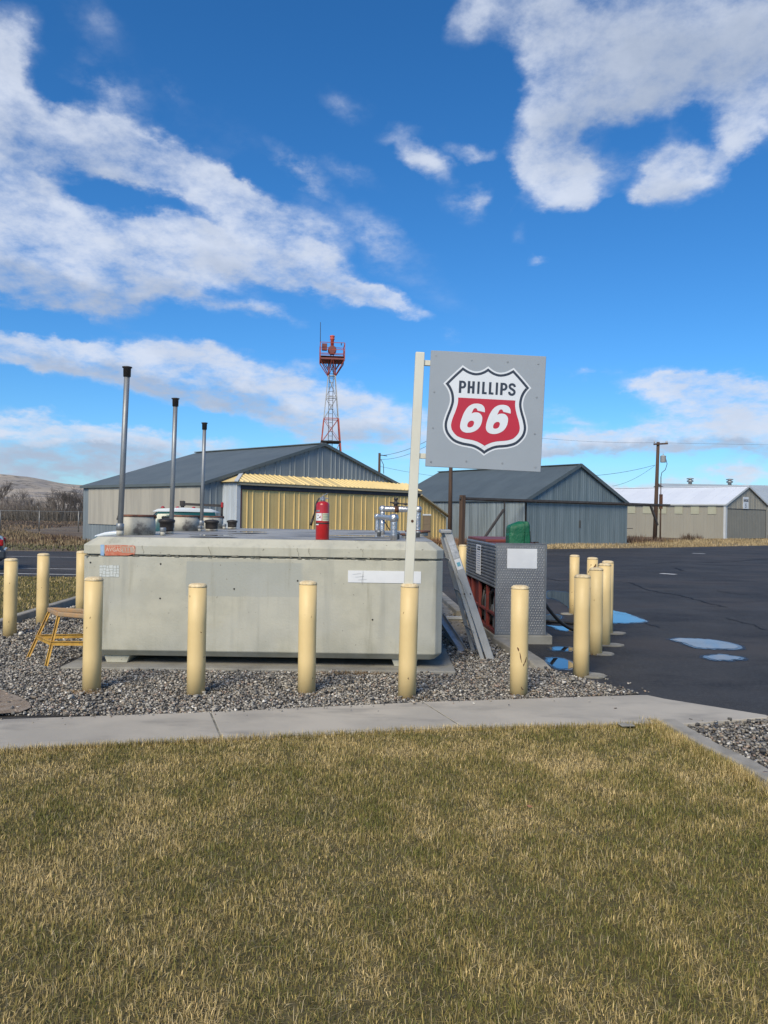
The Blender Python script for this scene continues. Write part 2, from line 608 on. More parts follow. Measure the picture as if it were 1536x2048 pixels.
_a.attribute_name = 'Col'
_n.links.new(_a.outputs['Color'], _b.inputs['Base Color'])
m_walk = M_('sidewalk_concrete', (0.47, 0.43, 0.36), (0.39, 0.36, 0.305), scale=1.3, rough=0.85, bump=0.25, bscale=140,
            stain=(0.29, 0.27, 0.235), stain_scale=1.3, stain_lo=0.48, stain_hi=0.75, stain_stretch=(1, 2.5, 1), vary=0.04, dist=0.004)
m_kerb = M_('kerb_concrete', (0.36, 0.335, 0.285), (0.25, 0.235, 0.20), scale=4, rough=0.9, bump=0.4, bscale=90, dist=0.006)
m_pad = M_('pad_concrete', (0.31, 0.30, 0.265), (0.23, 0.22, 0.19), scale=3, rough=0.9, bump=0.4, bscale=80, stain=(0.15, 0.14, 0.115), stain_scale=2.5, stain_lo=0.56, stain_hi=0.72, dist=0.006)
m_sealant = M_('crack_sealant', (0.006, 0.006, 0.007), (0.010, 0.010, 0.011), rough=0.7, spec=0.2)
m_shallow = M_('shallow_water', (0.020, 0.020, 0.022), (0.028, 0.028, 0.030), scale=14, rough=0.20, bump=0.12, bscale=90, rvar=0.14, dist=0.004, spec=0.6)
m_damp = M_('damp_asphalt', (0.016, 0.0165, 0.018), (0.024, 0.024, 0.025), scale=9, rough=0.50, bump=0.5, bscale=120, rvar=0.15, dist=0.006, spec=0.35)
m_paint_line = M_('road_paint', (0.62, 0.62, 0.60), (0.40, 0.40, 0.39), scale=6, rough=0.8)
m_water = M_('puddle_water', (0.030, 0.032, 0.036), (0.022, 0.024, 0.028), rough=0.03, spec=0.9)
m_bollard, _hb = pm('bollard_paint', (0.76, 0.575, 0.28), (0.70, 0.525, 0.25), scale=2.0, rough=0.52, bump=0.12, bscale=35,
                    stain=(0.64, 0.49, 0.26), stain_scale=5.0, stain_lo=0.62, stain_hi=0.74, stain_stretch=(1, 1, 0.3), vary=0.05, dist=0.004)


def bollard_chips():
    N, L, b, c, noise, ramp, mix, tc = _hb
    oi = N.new('ShaderNodeObjectInfo')
    av = N.new('ShaderNodeVectorMath')
    av.operation = 'ADD'
    sc = N.new('ShaderNodeVectorMath')
    sc.operation = 'SCALE'
    sc.inputs[0].default_value = (40, 17, 29)
    L.new(oi.outputs['Random'], sc.inputs['Scale'])
    L.new(tc.outputs['Object'], av.inputs[0])
    L.new(sc.outputs[0], av.inputs[1])
    n = N.new('ShaderNodeTexNoise')
    n.inputs['Scale'].default_value = 17
    n.inputs['Detail'].default_value = 4
    n.inputs['Roughness'].default_value = 0.55
    L.new(av.outputs[0], n.inputs['Vector'])
    L.new(mix(ramp(n.outputs['Fac'], 0.735, 0.75), c, (0.10, 0.045, 0.022)), b.inputs['Base Color'])


bollard_chips()
m_cap = M_('bollard_cap', (0.80, 0.66, 0.42), (0.62, 0.48, 0.27), scale=26, rough=0.8, bump=0.7, bscale=60, stain=(0.30, 0.24, 0.15), stain_scale=22, stain_lo=0.62, stain_hi=0.72)
m_rust = M_('rust', (0.13, 0.055, 0.028), (0.055, 0.028, 0.020), scale=18, rough=0.9, bump=0.4, bscale=90)


def tank_material():
    m, (N, L, b, c, noise, ramp, mix, tc) = pm(
        'tank_concrete', (0.49, 0.48, 0.40), (0.42, 0.415, 0.35), scale=3.2, rough=0.85, bump=0.45, bscale=45,
        stain=(0.345, 0.345, 0.30), stain_scale=2.2, stain_lo=0.50, stain_hi=0.80, stain_stretch=(3.2, 3.2, 0.25), dist=0.006)
    sx = N.new('ShaderNodeSeparateXYZ')
    L.new(tc.outputs['Object'], sx.inputs[0])

    def mth(op, a, b_=None):
        n = N.new('ShaderNodeMath')
        n.operation = op
        for i, x in enumerate((a, b_)):
            if x is None:
                continue
            if isinstance(x, (int, float)):
                n.inputs[i].default_value = x
            else:
                L.new(x, n.inputs[i])
        return n.outputs[0]
    wob = mth('MULTIPLY', mth('SUBTRACT', noise(4, (1, 1, 1)).outputs['Fac'], 0.5), 0.05)
    x = mth('ADD', sx.outputs[0], wob)
    z = mth('ADD', sx.outputs[2], wob)
    rx = mth('MULTIPLY', ramp(x, 1.115, 1.125), mth('SUBTRACT', 1.0, ramp(x, 2.33, 2.38)))
    rz = mth('MULTIPLY', ramp(z, 0.79, 0.80), mth('SUBTRACT', 1.0, ramp(z, 1.155, 1.165)))
    pat = mth('MULTIPLY', rx, rz)
    c2 = mix(mth('MULTIPLY', pat, 0.8), c, (0.36, 0.375, 0.345))
    # pitting and drips
    n = noise(26, (1, 1, 1), 3, 0.5)
    c3 = mix(ramp(n.outputs['Fac'], 0.69, 0.73), c2, (0.24, 0.23, 0.19))
    n2 = noise(5, (1.2, 1.2, 0.10), 4, 0.6)
    c4 = mix(mth('MULTIPLY', ramp(n2.outputs['Fac'], 0.60, 0.74), 0.45), c3, (0.25, 0.235, 0.17))
    n3 = noise(0.9, (1, 1, 1), 3, 0.5)
    c5 = mix(mth('MULTIPLY', ramp(n3.outputs['Fac'], 0.5, 0.62), 0.35), c4, (0.46, 0.47, 0.44))
    # grime along the foot of the wall
    lowz = mth('MULTIPLY', mth('SUBTRACT', 1.0, ramp(sx.outputs[2], 0.12, 0.42)), ramp(noise(6, (1, 1, 0.5)).outputs['Fac'], 0.4, 0.65))
    c6 = mix(mth('MULTIPLY', lowz, 0.35), c5, (0.25, 0.245, 0.175))
    L.new(c6, b.inputs['Base Color'])
    return m


m_tank = tank_material()
m_tanktop = M_('tank_top_concrete', (0.40, 0.39, 0.35), (0.30, 0.295, 0.275), scale=1.6, rough=0.55, bump=0.2, bscale=50,
               stain=(0.17, 0.165, 0.155), stain_scale=1.5, stain_lo=0.50, stain_hi=0.64, rvar=0.3, dist=0.005)
m_mortar = M_('joint_grime', (0.13, 0.125, 0.105), (0.30, 0.29, 0.24), scale=9, rough=0.95, bump=1.0, bscale=40)
m_galv = M_('galvanised_steel', (0.34, 0.36, 0.375), (0.24, 0.255, 0.27), scale=7, rough=0.5, metal=0.55, stretch=(1, 1, 0.3), rvar=0.1)
m_blackmetal = M_('black_metal', (0.028, 0.026, 0.026), (0.05, 0.042, 0.038), scale=9, rough=0.6)
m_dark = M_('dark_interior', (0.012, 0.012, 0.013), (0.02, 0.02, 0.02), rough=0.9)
m_manhole = M_('white_worn_steel', (0.50, 0.48, 0.41), (0.40, 0.39, 0.34), scale=5, rough=0.7, stain=(0.14, 0.13, 0.12), stain_scale=3.5, stain_lo=0.54, stain_hi=0.66, bump=0.15)
m_rustrim = M_('rusty_rim', (0.23, 0.10, 0.06), (0.12, 0.06, 0.045), scale=14, rough=0.85, bump=0.3)
m_foil = M_('foil_jacket', (0.62, 0.63, 0.65), (0.50, 0.51, 0.53), scale=6, rough=0.32, metal=0.85, bump=0.7, bscale=28, dist=0.015)
m_red = M_('red_enamel', (0.46, 0.018, 0.022), (0.38, 0.014, 0.018), scale=5, rough=0.3, coat=0.3)
m_white = M_('white_panel', (0.74, 0.76, 0.78), (0.68, 0.70, 0.73), scale=3, rough=0.6)
m_labelgreen = M_('pale_green_label', (0.55, 0.62, 0.42), (0.62, 0.62, 0.5), scale=30, rough=0.6)
m_chrome = M_('bare_metal', (0.45, 0.46, 0.47), (0.35, 0.36, 0.37), rough=0.35, metal=0.8)
m_signpanel = M_('sign_grey', (0.315, 0.355, 0.40), (0.30, 0.34, 0.385), scale=2, rough=0.42)
m_signwhite = M_('sign_white', (0.70, 0.74, 0.79), (0.67, 0.71, 0.76), scale=2, rough=0.4)
m_signnavy = M_('sign_navy', (0.027, 0.036, 0.058), (0.03, 0.04, 0.062), rough=0.4)
m_signred = M_('sign_red', (0.48, 0.022, 0.045), (0.45, 0.020, 0.042), rough=0.4)
m_post = M_('cream_post_paint', (0.66, 0.65, 0.56), (0.58, 0.57, 0.49), scale=2.5, rough=0.5, stain=(0.45, 0.44, 0.38), stain_scale=4, stain_lo=0.6, stain_hi=0.8, stretch=(1, 1, 0.3))
m_alu = M_('ladder_aluminium', (0.44, 0.445, 0.445), (0.33, 0.335, 0.335), scale=6, rough=0.5, metal=0.3, stretch=(1, 1, 0.4))
m_yellowmetal = M_('ochre_yellow_paint', (0.56, 0.33, 0.055), (0.40, 0.22, 0.04), scale=9, rough=0.65, stain=(0.20, 0.13, 0.06), stain_scale=13, stain_lo=0.6, stain_hi=0.7)
m_wornwood = M_('worn_orange_wood', (0.42, 0.25, 0.12), (0.33, 0.24, 0.15), scale=12, rough=0.8, bump=0.3)
m_diamond = M_('tread_plate', (0.25, 0.26, 0.27), (0.20, 0.205, 0.22), scale=3, rough=0.45, metal=0.4, stain=(0.24, 0.25, 0.25), stain_scale=2)
m_lug = M_('tread_lugs', (0.36, 0.37, 0.39), (0.27, 0.28, 0.30), scale=20, rough=0.35, metal=0.5)  # lighter than the plate: sky glint on the raised facets put into the colour
m_ribbed = M_('ribbed_steel', (0.30, 0.31, 0.32), (0.22, 0.23, 0.24), scale=4, rough=0.45, metal=0.6)
m_redframe = M_('dull_red_paint', (0.17, 0.030, 0.027), (0.12, 0.025, 0.022), scale=6, rough=0.6, stain=(0.09, 0.04, 0.03), stain_scale=8)
m_redtop = M_('faded_red_top', (0.20, 0.05, 0.04), (0.16, 0.04, 0.034), scale=5, rough=0.6)
m_green = M_('green_vinyl_cover', (0.005, 0.120, 0.056), (0.004, 0.088, 0.042), scale=5, rough=0.55, bump=0.6, bscale=11, dist=0.03)
m_hose = M_('black_rubber', (0.020, 0.020, 0.022), (0.03, 0.03, 0.032), rough=0.5)
m_blue_label = M_('blue_label', (0.22, 0.38, 0.62), (0.34, 0.48, 0.66), scale=20, rough=0.6)
m_sticker_red = M_('faded_red_sticker', (0.52, 0.135, 0.075), (0.55, 0.22, 0.14), scale=22, rough=0.75, stain=(0.52, 0.40, 0.32), stain_scale=30, stain_lo=0.62, stain_hi=0.68)
m_sticker_pale = M_('faded_sticker_ink', (0.66, 0.50, 0.40), (0.58, 0.42, 0.33), scale=20, rough=0.75)
m_sticker_grey = M_('peeled_sticker', (0.42, 0.37, 0.31), (0.47, 0.28, 0.20), scale=24, rough=0.8)
m_frag = M_('cracked_white_sticker', (0.60, 0.63, 0.62), (0.52, 0.56, 0.55), scale=30, rough=0.7)
# buildings
m_bluegrey = M_('blue_grey_metal', (0.235, 0.275, 0.30), (0.20, 0.235, 0.26), scale=1.5, rough=0.5, metal=0.15, vary=0.05, stretch=(1, 1, 0.3))
m_silver = M_('silver_metal', (0.33, 0.37, 0.40), (0.24, 0.28, 0.31), scale=1.6, rough=0.45, metal=0.3, vary=0.07, stretch=(1.4, 1.4, 0.2))
m_rooof1 = M_('grey_roof_metal', (0.125, 0.150, 0.155), (0.105, 0.128, 0.135), scale=0.8, rough=0.55, metal=0.1, vary=0.02)
m_tanboard = M_('weathered_tan_board', (0.42, 0.40, 0.345), (0.35, 0.335, 0.295), scale=1.2, rough=0.85, stretch=(2.5, 2.5, 0.2), vary=0.03, bump=0.2, bscale=20, dist=0.01)
m_gold = M_('gold_metal', (0.76, 0.55, 0.22), (0.71, 0.51, 0.20), scale=1.2, rough=0.5, vary=0.03)
m_goldroof = M_('pale_gold_metal', (0.80, 0.63, 0.31), (0.74, 0.58, 0.28), scale=1.2, rough=0.45, vary=0.03)
m_goldtrim = M_('tan_fascia', (0.42, 0.37, 0.25), (0.38, 0.33, 0.22), rough=0.6)
m_whitepanel = M_('pale_blue_white_metal', (0.50, 0.55, 0.60), (0.42, 0.47, 0.52), scale=2, rough=0.5, vary=0.08, stretch=(1, 1, 0.3))
m_black = M_('black_header', (0.02, 0.022, 0.03), (0.03, 0.032, 0.04), rough=0.6)
m_brown = M_('brown_panel', (0.19, 0.14, 0.085), (0.15, 0.11, 0.07), scale=3, rough=0.7)
m_h2 = M_('weathered_blue_sheet', (0.185, 0.235, 0.26), (0.135, 0.18, 0.20), scale=1.4, rough=0.55, metal=0.1, vary=0.08, stretch=(2.5, 2.5, 0.16),
          stain=(0.06, 0.08, 0.09), stain_scale=2.2, stain_lo=0.60, stain_hi=0.76, stain_stretch=(3, 3, 0.12))
m_h2side = M_('lit_side_sheet', (0.27, 0.32, 0.35), (0.19, 0.23, 0.25), scale=1.4, rough=0.5, metal=0.2, vary=0.09, stretch=(2.5, 2.5, 0.16))  # paler than the gable sheets: brightness of the light-facing wall painted in
m_h2roof = M_('slate_blue_roof', (0.098, 0.125, 0.138), (0.084, 0.108, 0.12), scale=0.8, rough=0.6, vary=0.02)
m_rail = M_('dark_rail', (0.075, 0.068, 0.065), (0.05, 0.045, 0.043), rough=0.7)
m_wood = M_('pole_wood', (0.105, 0.065, 0.045), (0.065, 0.042, 0.032), scale=4, rough=0.9, stretch=(3, 3, 0.2), bump=0.4)
m_tanwall = M_('tan_metal', (0.33, 0.315, 0.265), (0.31, 0.295, 0.25), scale=1.2, rough=0.6, vary=0.025, stretch=(1, 1, 0.3))
m_tandoor = M_('tan_door_metal', (0.235, 0.228, 0.195), (0.215, 0.21, 0.18), scale=1.2, rough=0.6, vary=0.02)
m_paletan = M_('pale_translucent_panel', (0.43, 0.43, 0.33), (0.40, 0.40, 0.30), scale=2, rough=0.5)
m_whiteroof = M_('white_roof_metal', (0.72, 0.76, 0.82), (0.68, 0.72, 0.79), scale=0.8, rough=0.45, vary=0.02)
m_paleroof = M_('pale_grey_roof_metal', (0.40, 0.45, 0.48), (0.37, 0.42, 0.45), scale=0.6, rough=0.5, vary=0.02)
m_whitetrim = M_('white_trim', (0.55, 0.58, 0.60), (0.50, 0.53, 0.55), rough=0.6)
m_orange = M_('tower_orange', (0.42, 0.075, 0.045), (0.32, 0.065, 0.045), scale=3, rough=0.6)
m_towerwhite = M_('tower_white', (0.42, 0.44, 0.46), (0.34, 0.35, 0.36), scale=3, rough=0.6)
m_beacon = M_('beacon_red', (0.62, 0.09, 0.05), (0.50, 0.08, 0.05), rough=0.5)
m_rustbeacon = M_('beacon_maroon', (0.25, 0.07, 0.06), (0.18, 0.06, 0.055), rough=0.6)
m_bark = M_('bare_bark', (0.125, 0.105, 0.09), (0.085, 0.072, 0.064), rough=0.9)
m_twig = M_('bare_twigs', (0.150, 0.130, 0.115), (0.105, 0.090, 0.082), rough=0.9)
m_hill, _hh = pm('hill_soil', (0.50, 0.42, 0.32), (0.34, 0.30, 0.25), scale=0.02, rough=0.95, detail=8, stain=(0.26, 0.24, 0.22), stain_scale=0.035, stain_lo=0.5, stain_hi=0.6)


def hill_scrub():
    N, L, b, c, noise, ramp, mix, tc = _hh
    n = noise(0.11, (1, 1, 1), 5, 0.65)
    n2 = noise(0.035, (1, 1, 2.5), 4, 0.6)
    c2 = mix(ramp(n.outputs['Fac'], 0.55, 0.60), c, (0.15, 0.135, 0.115))
    L.new(mix(ramp(n2.outputs['Fac'], 0.60, 0.68), c2, (0.58, 0.47, 0.34)), b.inputs['Base Color'])


hill_scrub()
m_fence = M_('fence_wire', (0.27, 0.27, 0.26), (0.2, 0.2, 0.19), rough=0.5, metal=0.4)
m_insul = M_('porcelain_grey', (0.42, 0.44, 0.46), (0.36, 0.38, 0.4), rough=0.35)
# vehicles
m_carpaint = M_('slate_car_paint', (0.050, 0.060, 0.075), (0.046, 0.056, 0.07), rough=0.3, coat=0.6)
m_glass = M_('dark_car_glass', (0.020, 0.028, 0.032), (0.024, 0.03, 0.035), rough=0.06, spec=0.8)
m_teal = M_('teal_car_paint', (0.012, 0.085, 0.080), (0.012, 0.078, 0.074), rough=0.3, coat=0.5)
m_whitepaint = M_('white_car_paint', (0.72, 0.76, 0.80), (0.70, 0.74, 0.78), rough=0.3, coat=0.4)
m_tail = M_('tail_light_red', (0.38, 0.012, 0.016), (0.34, 0.01, 0.014), rough=0.15, coat=0.5)
m_tyre = M_('tyre_rubber', (0.018, 0.018, 0.019), (0.024, 0.024, 0.025), rough=0.85)
m_rim = M_('wheel_rim', (0.35, 0.36, 0.37), (0.3, 0.31, 0.32), rough=0.35, metal=0.7)

# ================================================================== GROUND
def sheet_poly(name, poly, z, mat, parent=None, kind='structure', label=None, cat=None):
    me = bpy.data.meshes.new(name)
    me.from_pydata([(p[0], p[1], z) for p in poly], [], [list(range(len(poly)))])
    me.materials.append(mat)
    bm = bmesh.new()
    bm.from_mesh(me)
    bmesh.ops.triangulate(bm, faces=bm.faces)
    bm.normal_update()
    for f in bm.faces:
        if f.normal.z < 0:
            f.normal_flip()
    bm.to_mesh(me)
    bm.free()
    o = link(name, me, parent)
    return tag(o, label, cat, None, kind)


sheet_poly('ground', [(-2500, -400), (2500, -400), (2500, 3000), (-2500, 3000)], 0.0, m_field)
sheet_poly('asphalt_apron', [(-70, 5.2), (4.9, 5.2), (9, 5.6), (90, 5.6), (90, 93), (25.6, 51), (15, 43.6), (8.4, 39.8), (-2, 34.5), (-8, 32.0), (-12, 30.6), (-25, 30.2), (-70, 30.0)], 0.008, m_asphalt)

ZW = 0.05
near_edge = [G(-380, 1514, ZW), G(0, 1497, ZW), G(430, 1475, ZW), G(900, 1453, ZW), G(1312, 1446, ZW)]
far_edge = [G(-380, 1452, ZW), G(0, 1438.5, ZW), G(421, 1424, ZW), G(846, 1404, ZW), G(1270, 1390, ZW)]

lawn_poly = [(-6.5, 1.0), (2.9, 1.0), (2.62, 3.4), (G(1536, 1592).x, G(1536, 1592).y), (G(1470, 1552).x, G(1470, 1552).y), (G(1400, 1512).x, G(1400, 1512).y),
             (G(1310, 1449).x, G(1310, 1449).y)] + [(p.x, p.y + 0.01) for p in reversed(near_edge)] + [(-6.5, 5.0)]
sheet_poly('lawn_ground', lawn_poly, 0.020, m_soil)
sheet_poly('far_lawn_ground', [(-60, 8.0), (-5.42, 8.0), (-5.50, 13.8), (-5.5, 19.0), (-60, 19.0)], 0.022, m_lawn_far)

g_right = [G(1280, 1391), G(1240, 1382), G(1205, 1371), G(1165, 1362), G(1125, 1350), G(1100, 1343)]
gravel_poly = [(-7.0, G(0, 1440).y - 0.1), (far_edge[2].x, far_edge[2].y), (far_edge[3].x, far_edge[3].y)] + [(p.x, p.y) for p in g_right] + \
    [(1.72, 9.2), (1.48, 10.2), (1.42, 12.7), (1.15, 17.0), (-5.35, 17.0), (-5.30, 8.4), (-7.0, 8.4)]
sheet_poly('gravel_bed', gravel_poly, 0.014, m_gravelbed)
gravel2_poly = [(G(1352, 1462).x, G(1352, 1462).y), (G(1420, 1502).x, G(1420, 1502).y), (G(1536, 1566).x, G(1536, 1566).y), (2.80, 3.4), (3.05, 1.0), (7.5, 1.0), (7.5, 6.3), (G(1533, 1440).x + 0.05, G(1533, 1440).y), (G(1345, 1452).x, G(1345, 1452).y)]
sheet_poly('gravel_bed', gravel2_poly, 0.014, m_gravelbed)

# sidewalk slabs
walk = empty('sidewalk', (0, 0, 0), kind='structure')


def slab(pts, name='slab'):
    m = MB()
    m.prism([(p[0], p[1]) for p in pts], -0.05, ZW)
    return m.build(name, m_walk, walk, bevel=0.003)


def lerp(a, b, t):
    return (a[0] + (b[0] - a[0]) * t, a[1] + (b[1] - a[1]) * t)


def joint(a, b, s):
    """shift the joint line sideways by s metres"""
    return (a[0] + s, a[1]), (b[0] + s, b[1])


nE = [(p.x, p.y) for p in near_edge]
fE = [(p.x, p.y) for p in far_edge]
j1n, j1f = (G(443, 1475, ZW).x, nE[2][1]), fE[2]
j2n, j2f = (G(924, 1453, ZW).x, nE[3][1] + 0.005), fE[3]
g = 0.008
slab([(nE[0][0] - 1.5, nE[0][1] - 0.3), (nE[0][0] - g, nE[0][1]), (fE[0][0] - g, fE[0][1]), (fE[0][0] - 1.5, fE[0][1] - 0.3)])
slab([(nE[0][0] + g, nE[0][1]), nE[1], (j1n[0] - g, j1n[1]), (j1f[0] - g, j1f[1]), fE[1], (fE[0][0] + g, fE[0][1])])
slab([(j1n[0] + g, j1n[1]), (j2n[0] - g, j2n[1]), (j2f[0] - g, j2f[1]), (j1f[0] + g, j1f[1])])
tipA, tipB, tipC = G(1532, 1433, ZW), G(1500, 1437, ZW), G(1350, 1449, ZW)
slab([(j2n[0] + g, j2n[1]), nE[4], (tipC.x, tipC.y), (tipA.x, tipA.y - 0.02), (tipA.x + 0.03, tipA.y + 0.05), (G(1330, 1397.5, ZW).x, G(1330, 1397.5, ZW).y), (G(1295, 1390, ZW).x, G(1295, 1390, ZW).y), fE[4], (j2f[0] + g, j2f[1])])


for (a_, b_) in ((j1n, j1f), (j2n, j2f)):
    m = MB()
    m.beam((a_[0], a_[1], 0.036), (b_[0], b_[1], 0.036), 0.0145, 0.018)
    m.build('joint_filler', m_mortar, walk)


def kerb(name, path, w, h, label, z0=-0.03, taper=False):
    """a kerb swept along a path, cut into bevelled lengths"""
    m = MB()
    n = len(path)
    pr = []
    for i, p in enumerate(path):
        a = Vector((*path[max(0, i - 1)], 0))
        b = Vector((*path[min(n - 1, i + 1)], 0))
        d = (b - a).normalized()
        s = Vector((-d.y, d.x, 0)) * w / 2
        hh = h * (0.25 if (taper and i == 0) else (0.8 if (taper and i == 1) else 1.0))
        ww = 1.0
        c = Vector((*p, 0))
        pr.append([c + s * ww + Vector((0, 0, z0)), c + s * 0.82 * ww + Vector((0, 0, hh)), c - s * 0.82 * ww + Vector((0, 0, hh)), c - s * ww + Vector((0, 0, z0))])
    vs = [q for r in pr for q in r]
    fs = []
    for i in range(n - 1):
        for k in range(3):
            fs.append((i * 4 + k, i * 4 + k + 1, (i + 1) * 4 + k + 1, (i + 1) * 4 + k))
    fs.append((0, 1, 2, 3))
    fs.append(tuple((n - 1) * 4 + k for k in (3, 2, 1, 0)))
    m.add(vs, fs)
    o = m.build(name, m_kerb, None, bevel=0.012)
    return tag(o, kind='structure')


p_k = [G(1327, 1452), G(1372, 1480), G(1415, 1506), G(1480, 1538), G(1536, 1572)]
kerb('lawn_edging', [(p.x + 0.035, p.y) for p in p_k] + [(2.755, 3.4), (2.985, 1.0)], 0.155, 0.06, '')
kerb('gravel_kerb', [(1.80, 8.47), (1.74, 8.62), (1.66, 9.1), (1.58, 9.7), (1.52, 10.08)], 0.21, 0.115, '', taper=True)
kerb('gravel_kerb', [(1.30, 12.75), (1.22, 14.5), (1.12, 17.0)], 0.18, 0.12, '')
kerb('left_kerb', [(-5.30, 8.2), (-5.36, 10.5), (-5.44, 12.1)], 0.15, 0.13, '')
kerb('left_kerb', [(-5.442, 12.13), (-5.50, 14.0), (-5.5, 17.0)], 0.15, 0.13, '')
m = MB()
m.prism([(0.95, 12.4), (1.22, 13.0), (1.18, 16.2), (0.95, 16.4)], -0.02, 0.05)
tag(m.build('back_walk', m_kerb, bevel=0.01), kind='structure')
m = MB()
m.prism([(0.98, 10.6), (1.38, 9.9), (1.46, 10.2), (1.36, 12.2), (1.0, 12.2)], -0.02, 0.045)
tag(m.build('back_walk', m_kerb, bevel=0.01), kind='structure')


def line_strip(name, a, b, w, mat, z=0.0125):
    a = Vector((a[0], a[1], 0))
    b = Vector((b[0], b[1], 0))
    d = (b - a).normalized()
    s = Vector((-d.y, d.x, 0)) * w / 2
    return sheet_poly(name, [a - s, b - s, b + s, a + s], z, mat)


line_strip('road_line', (-30, 21.55), (-1.0, 21.75), 0.12, m_paint_line)
line_strip('road_line', (-30, 19.75), (-5.6, 19.9), 0.14, m_paint_line)
line_strip('road_line', (-14, 26.9), (-7, 27.0), 0.10, m_paint_line)
a, b = G(1321, 1147.5), G(1352, 1149.5)
line_strip('apron_mark', a, b, 0.30, m_paint_line)
a, b = G(1385, 1107), G(1410, 1108)
line_strip('apron_mark', a, b, 0.35, m_paint_line)


def crack(pts, w):
    """a wandering ribbon of crack sealant"""
    ps = [G(*p) for p in pts]
    out = []
    for i in range(len(ps) - 1):
        for k in range(6):
            t = k / 6
            q = ps[i].lerp(ps[i + 1], t)
            d = (ps[i + 1] - ps[i]).normalized()
            s = Vector((-d.y, d.x, 0))
            out.append((q + s * random.uniform(-0.05, 0.05), s))
    out.append((ps[-1], out[-1][1]))
    vs, fs = [], []
    for i, (q, s) in enumerate(out):
        ww = w * random.uniform(0.5, 1.2) * (0.3 if i in (0, len(out) - 1) else 1)
        vs += [tuple(q + s * ww / 2 + Vector((0, 0, 0.0125))), tuple(q - s * ww / 2 + Vector((0, 0, 0.0125)))]
        if i:
            fs.append((2 * i - 2, 2 * i, 2 * i + 1, 2 * i - 1))
    me = bpy.data.meshes.new('crack_seal')
    me.from_pydata(vs, [], fs)
    me.materials.append(m_sealant)
    tag(link('crack_seal', me), kind='structure')


crack([(1228, 1163), (1262, 1166), (1300, 1182), (1360, 1192), (1420, 1208), (1455, 1216)], 0.05)
crack([(1095, 1158), (1122, 1163), (1150, 1160)], 0.10)
crack([(1350, 1136), (1358, 1140), (1366, 1142)], 0.12)
crack([(1430, 1182), (1480, 1190), (1536, 1188)], 0.05)
crack([(1450, 1236), (1500, 1250), (1536, 1262)], 0.03)
crack([(1290, 1247), (1320, 1257)], 0.03)
crack([(1400, 1126), (1460, 1124), (1536, 1118)], 0.07)
crack([(1228, 1125), (1300, 1128), (1370, 1124)], 0.05)


def puddle(name, outline, label):
    """thin irregular film of water; outline given as surveyed points"""
    ps = [G(*p) for p in outline]
    n = len(ps)
    out = []
    for i in range(n):
        a, b, c, d = ps[i - 1], ps[i], ps[(i + 1) % n], ps[(i + 2) % n]
        for k in range(5):
            t = k / 5
            q = 0.5 * ((2 * b) + (c - a) * t + (2 * a - 5 * b + 4 * c - d) * t * t + (3 * b - a - 3 * c + d) * t ** 3)
            out.append((q.x + random.uniform(-1, 1) * 0.012, q.y + random.uniform(-1, 1) * 0.03))
    if name == 'puddle':
        c = Vector((sum(q[0] for q in out) / len(out), sum(q[1] for q in out) / len(out)))
        ring_ = []
        for q in out:
            d = Vector(q) - c
            k = 1 + (0.07 + random.uniform(-0.012, 0.018)) / max(0.15, d.length) * 1.3
            ring_.append((c.x + d.x * k, c.y + d.y * (k + 0.05)))
        sheet_poly('damp_patch', ring_, 0.0105, m_damp)
        mid_ = [(q[0] * 0.5 + r_[0] * 0.5 + random.uniform(-0.01, 0.01), q[1] * 0.5 + r_[1] * 0.5 + random.uniform(-0.03, 0.03)) for q, r_ in zip(out, ring_)]
        sheet_poly('damp_patch', mid_, 0.0125, m_shallow)
    o = sheet_poly(name, out, 0.0145, m_water)
    return o


puddle('puddle', [(1346, 1281), (1372, 1279), (1410, 1281), (1450, 1286), (1476, 1294), (1468, 1299), (1430, 1299), (1395, 1296), (1370, 1288)], '')
puddle('puddle', [(1415, 1315), (1440, 1312), (1470, 1315), (1482, 1319), (1460, 1322), (1430, 1321)], '')
puddle('puddle', [(1215, 1222), (1232, 1224), (1255, 1229), (1272, 1236), (1290, 1244), (1262, 1247), (1225, 1247), (1212, 1240)], '')
puddle('puddle', [(1096, 1184), (1118, 1184), (1139, 1189), (1138, 1214), (1128, 1210), (1112, 1200), (1096, 1196)], '')
puddle('puddle', [(1086, 1234), (1110, 1231), (1122, 1234), (1114, 1241), (1106, 1246), (1086, 1249)], '')
puddle('puddle', [(1092, 1251), (1120, 1253), (1140, 1258), (1138, 1263), (1120, 1262), (1108, 1256)], '')
puddle('puddle', [(1108, 1297), (1140, 1297), (1141, 1303), (1110, 1302)], '')
puddle('puddle', [(1094, 1321), (1118, 1319), (1142, 1326), (1148, 1337), (1120, 1340), (1104, 1333)], '')
puddle('field_pond', [(-120, 1058), (-20, 1057), (30, 1058), (50, 1060), (48, 1064), (10, 1066), (-120, 1067)], '')
sheet_poly('dirt_patch', [(G(u, v).x, G(u, v).y) for u, v in ((-90, 1392), (0, 1388), (38, 1402), (58, 1414), (62, 1424), (40, 1434), (0, 1437), (-90, 1441))], 0.040,
           M_('brown_dirt', (0.22, 0.165, 0.115), (0.30, 0.25, 0.20), scale=9, rough=0.95, bump=1, bscale=50))


# ---- pebbles -----------------------------------------------------
CUB_V = np.array([(x_, y_, z_) for x_ in (-1, 1) for y_ in (-1, 1) for z_ in (-1, 1)], float) * 0.66
CUB_F = np.array([(0, 1, 3), (0, 3, 2), (4, 6, 7), (4, 7, 5), (0, 4, 5), (0, 5, 1), (2, 3, 7), (2, 7, 6), (0, 2, 6), (0, 6, 4), (1, 5, 7), (1, 7, 3)])


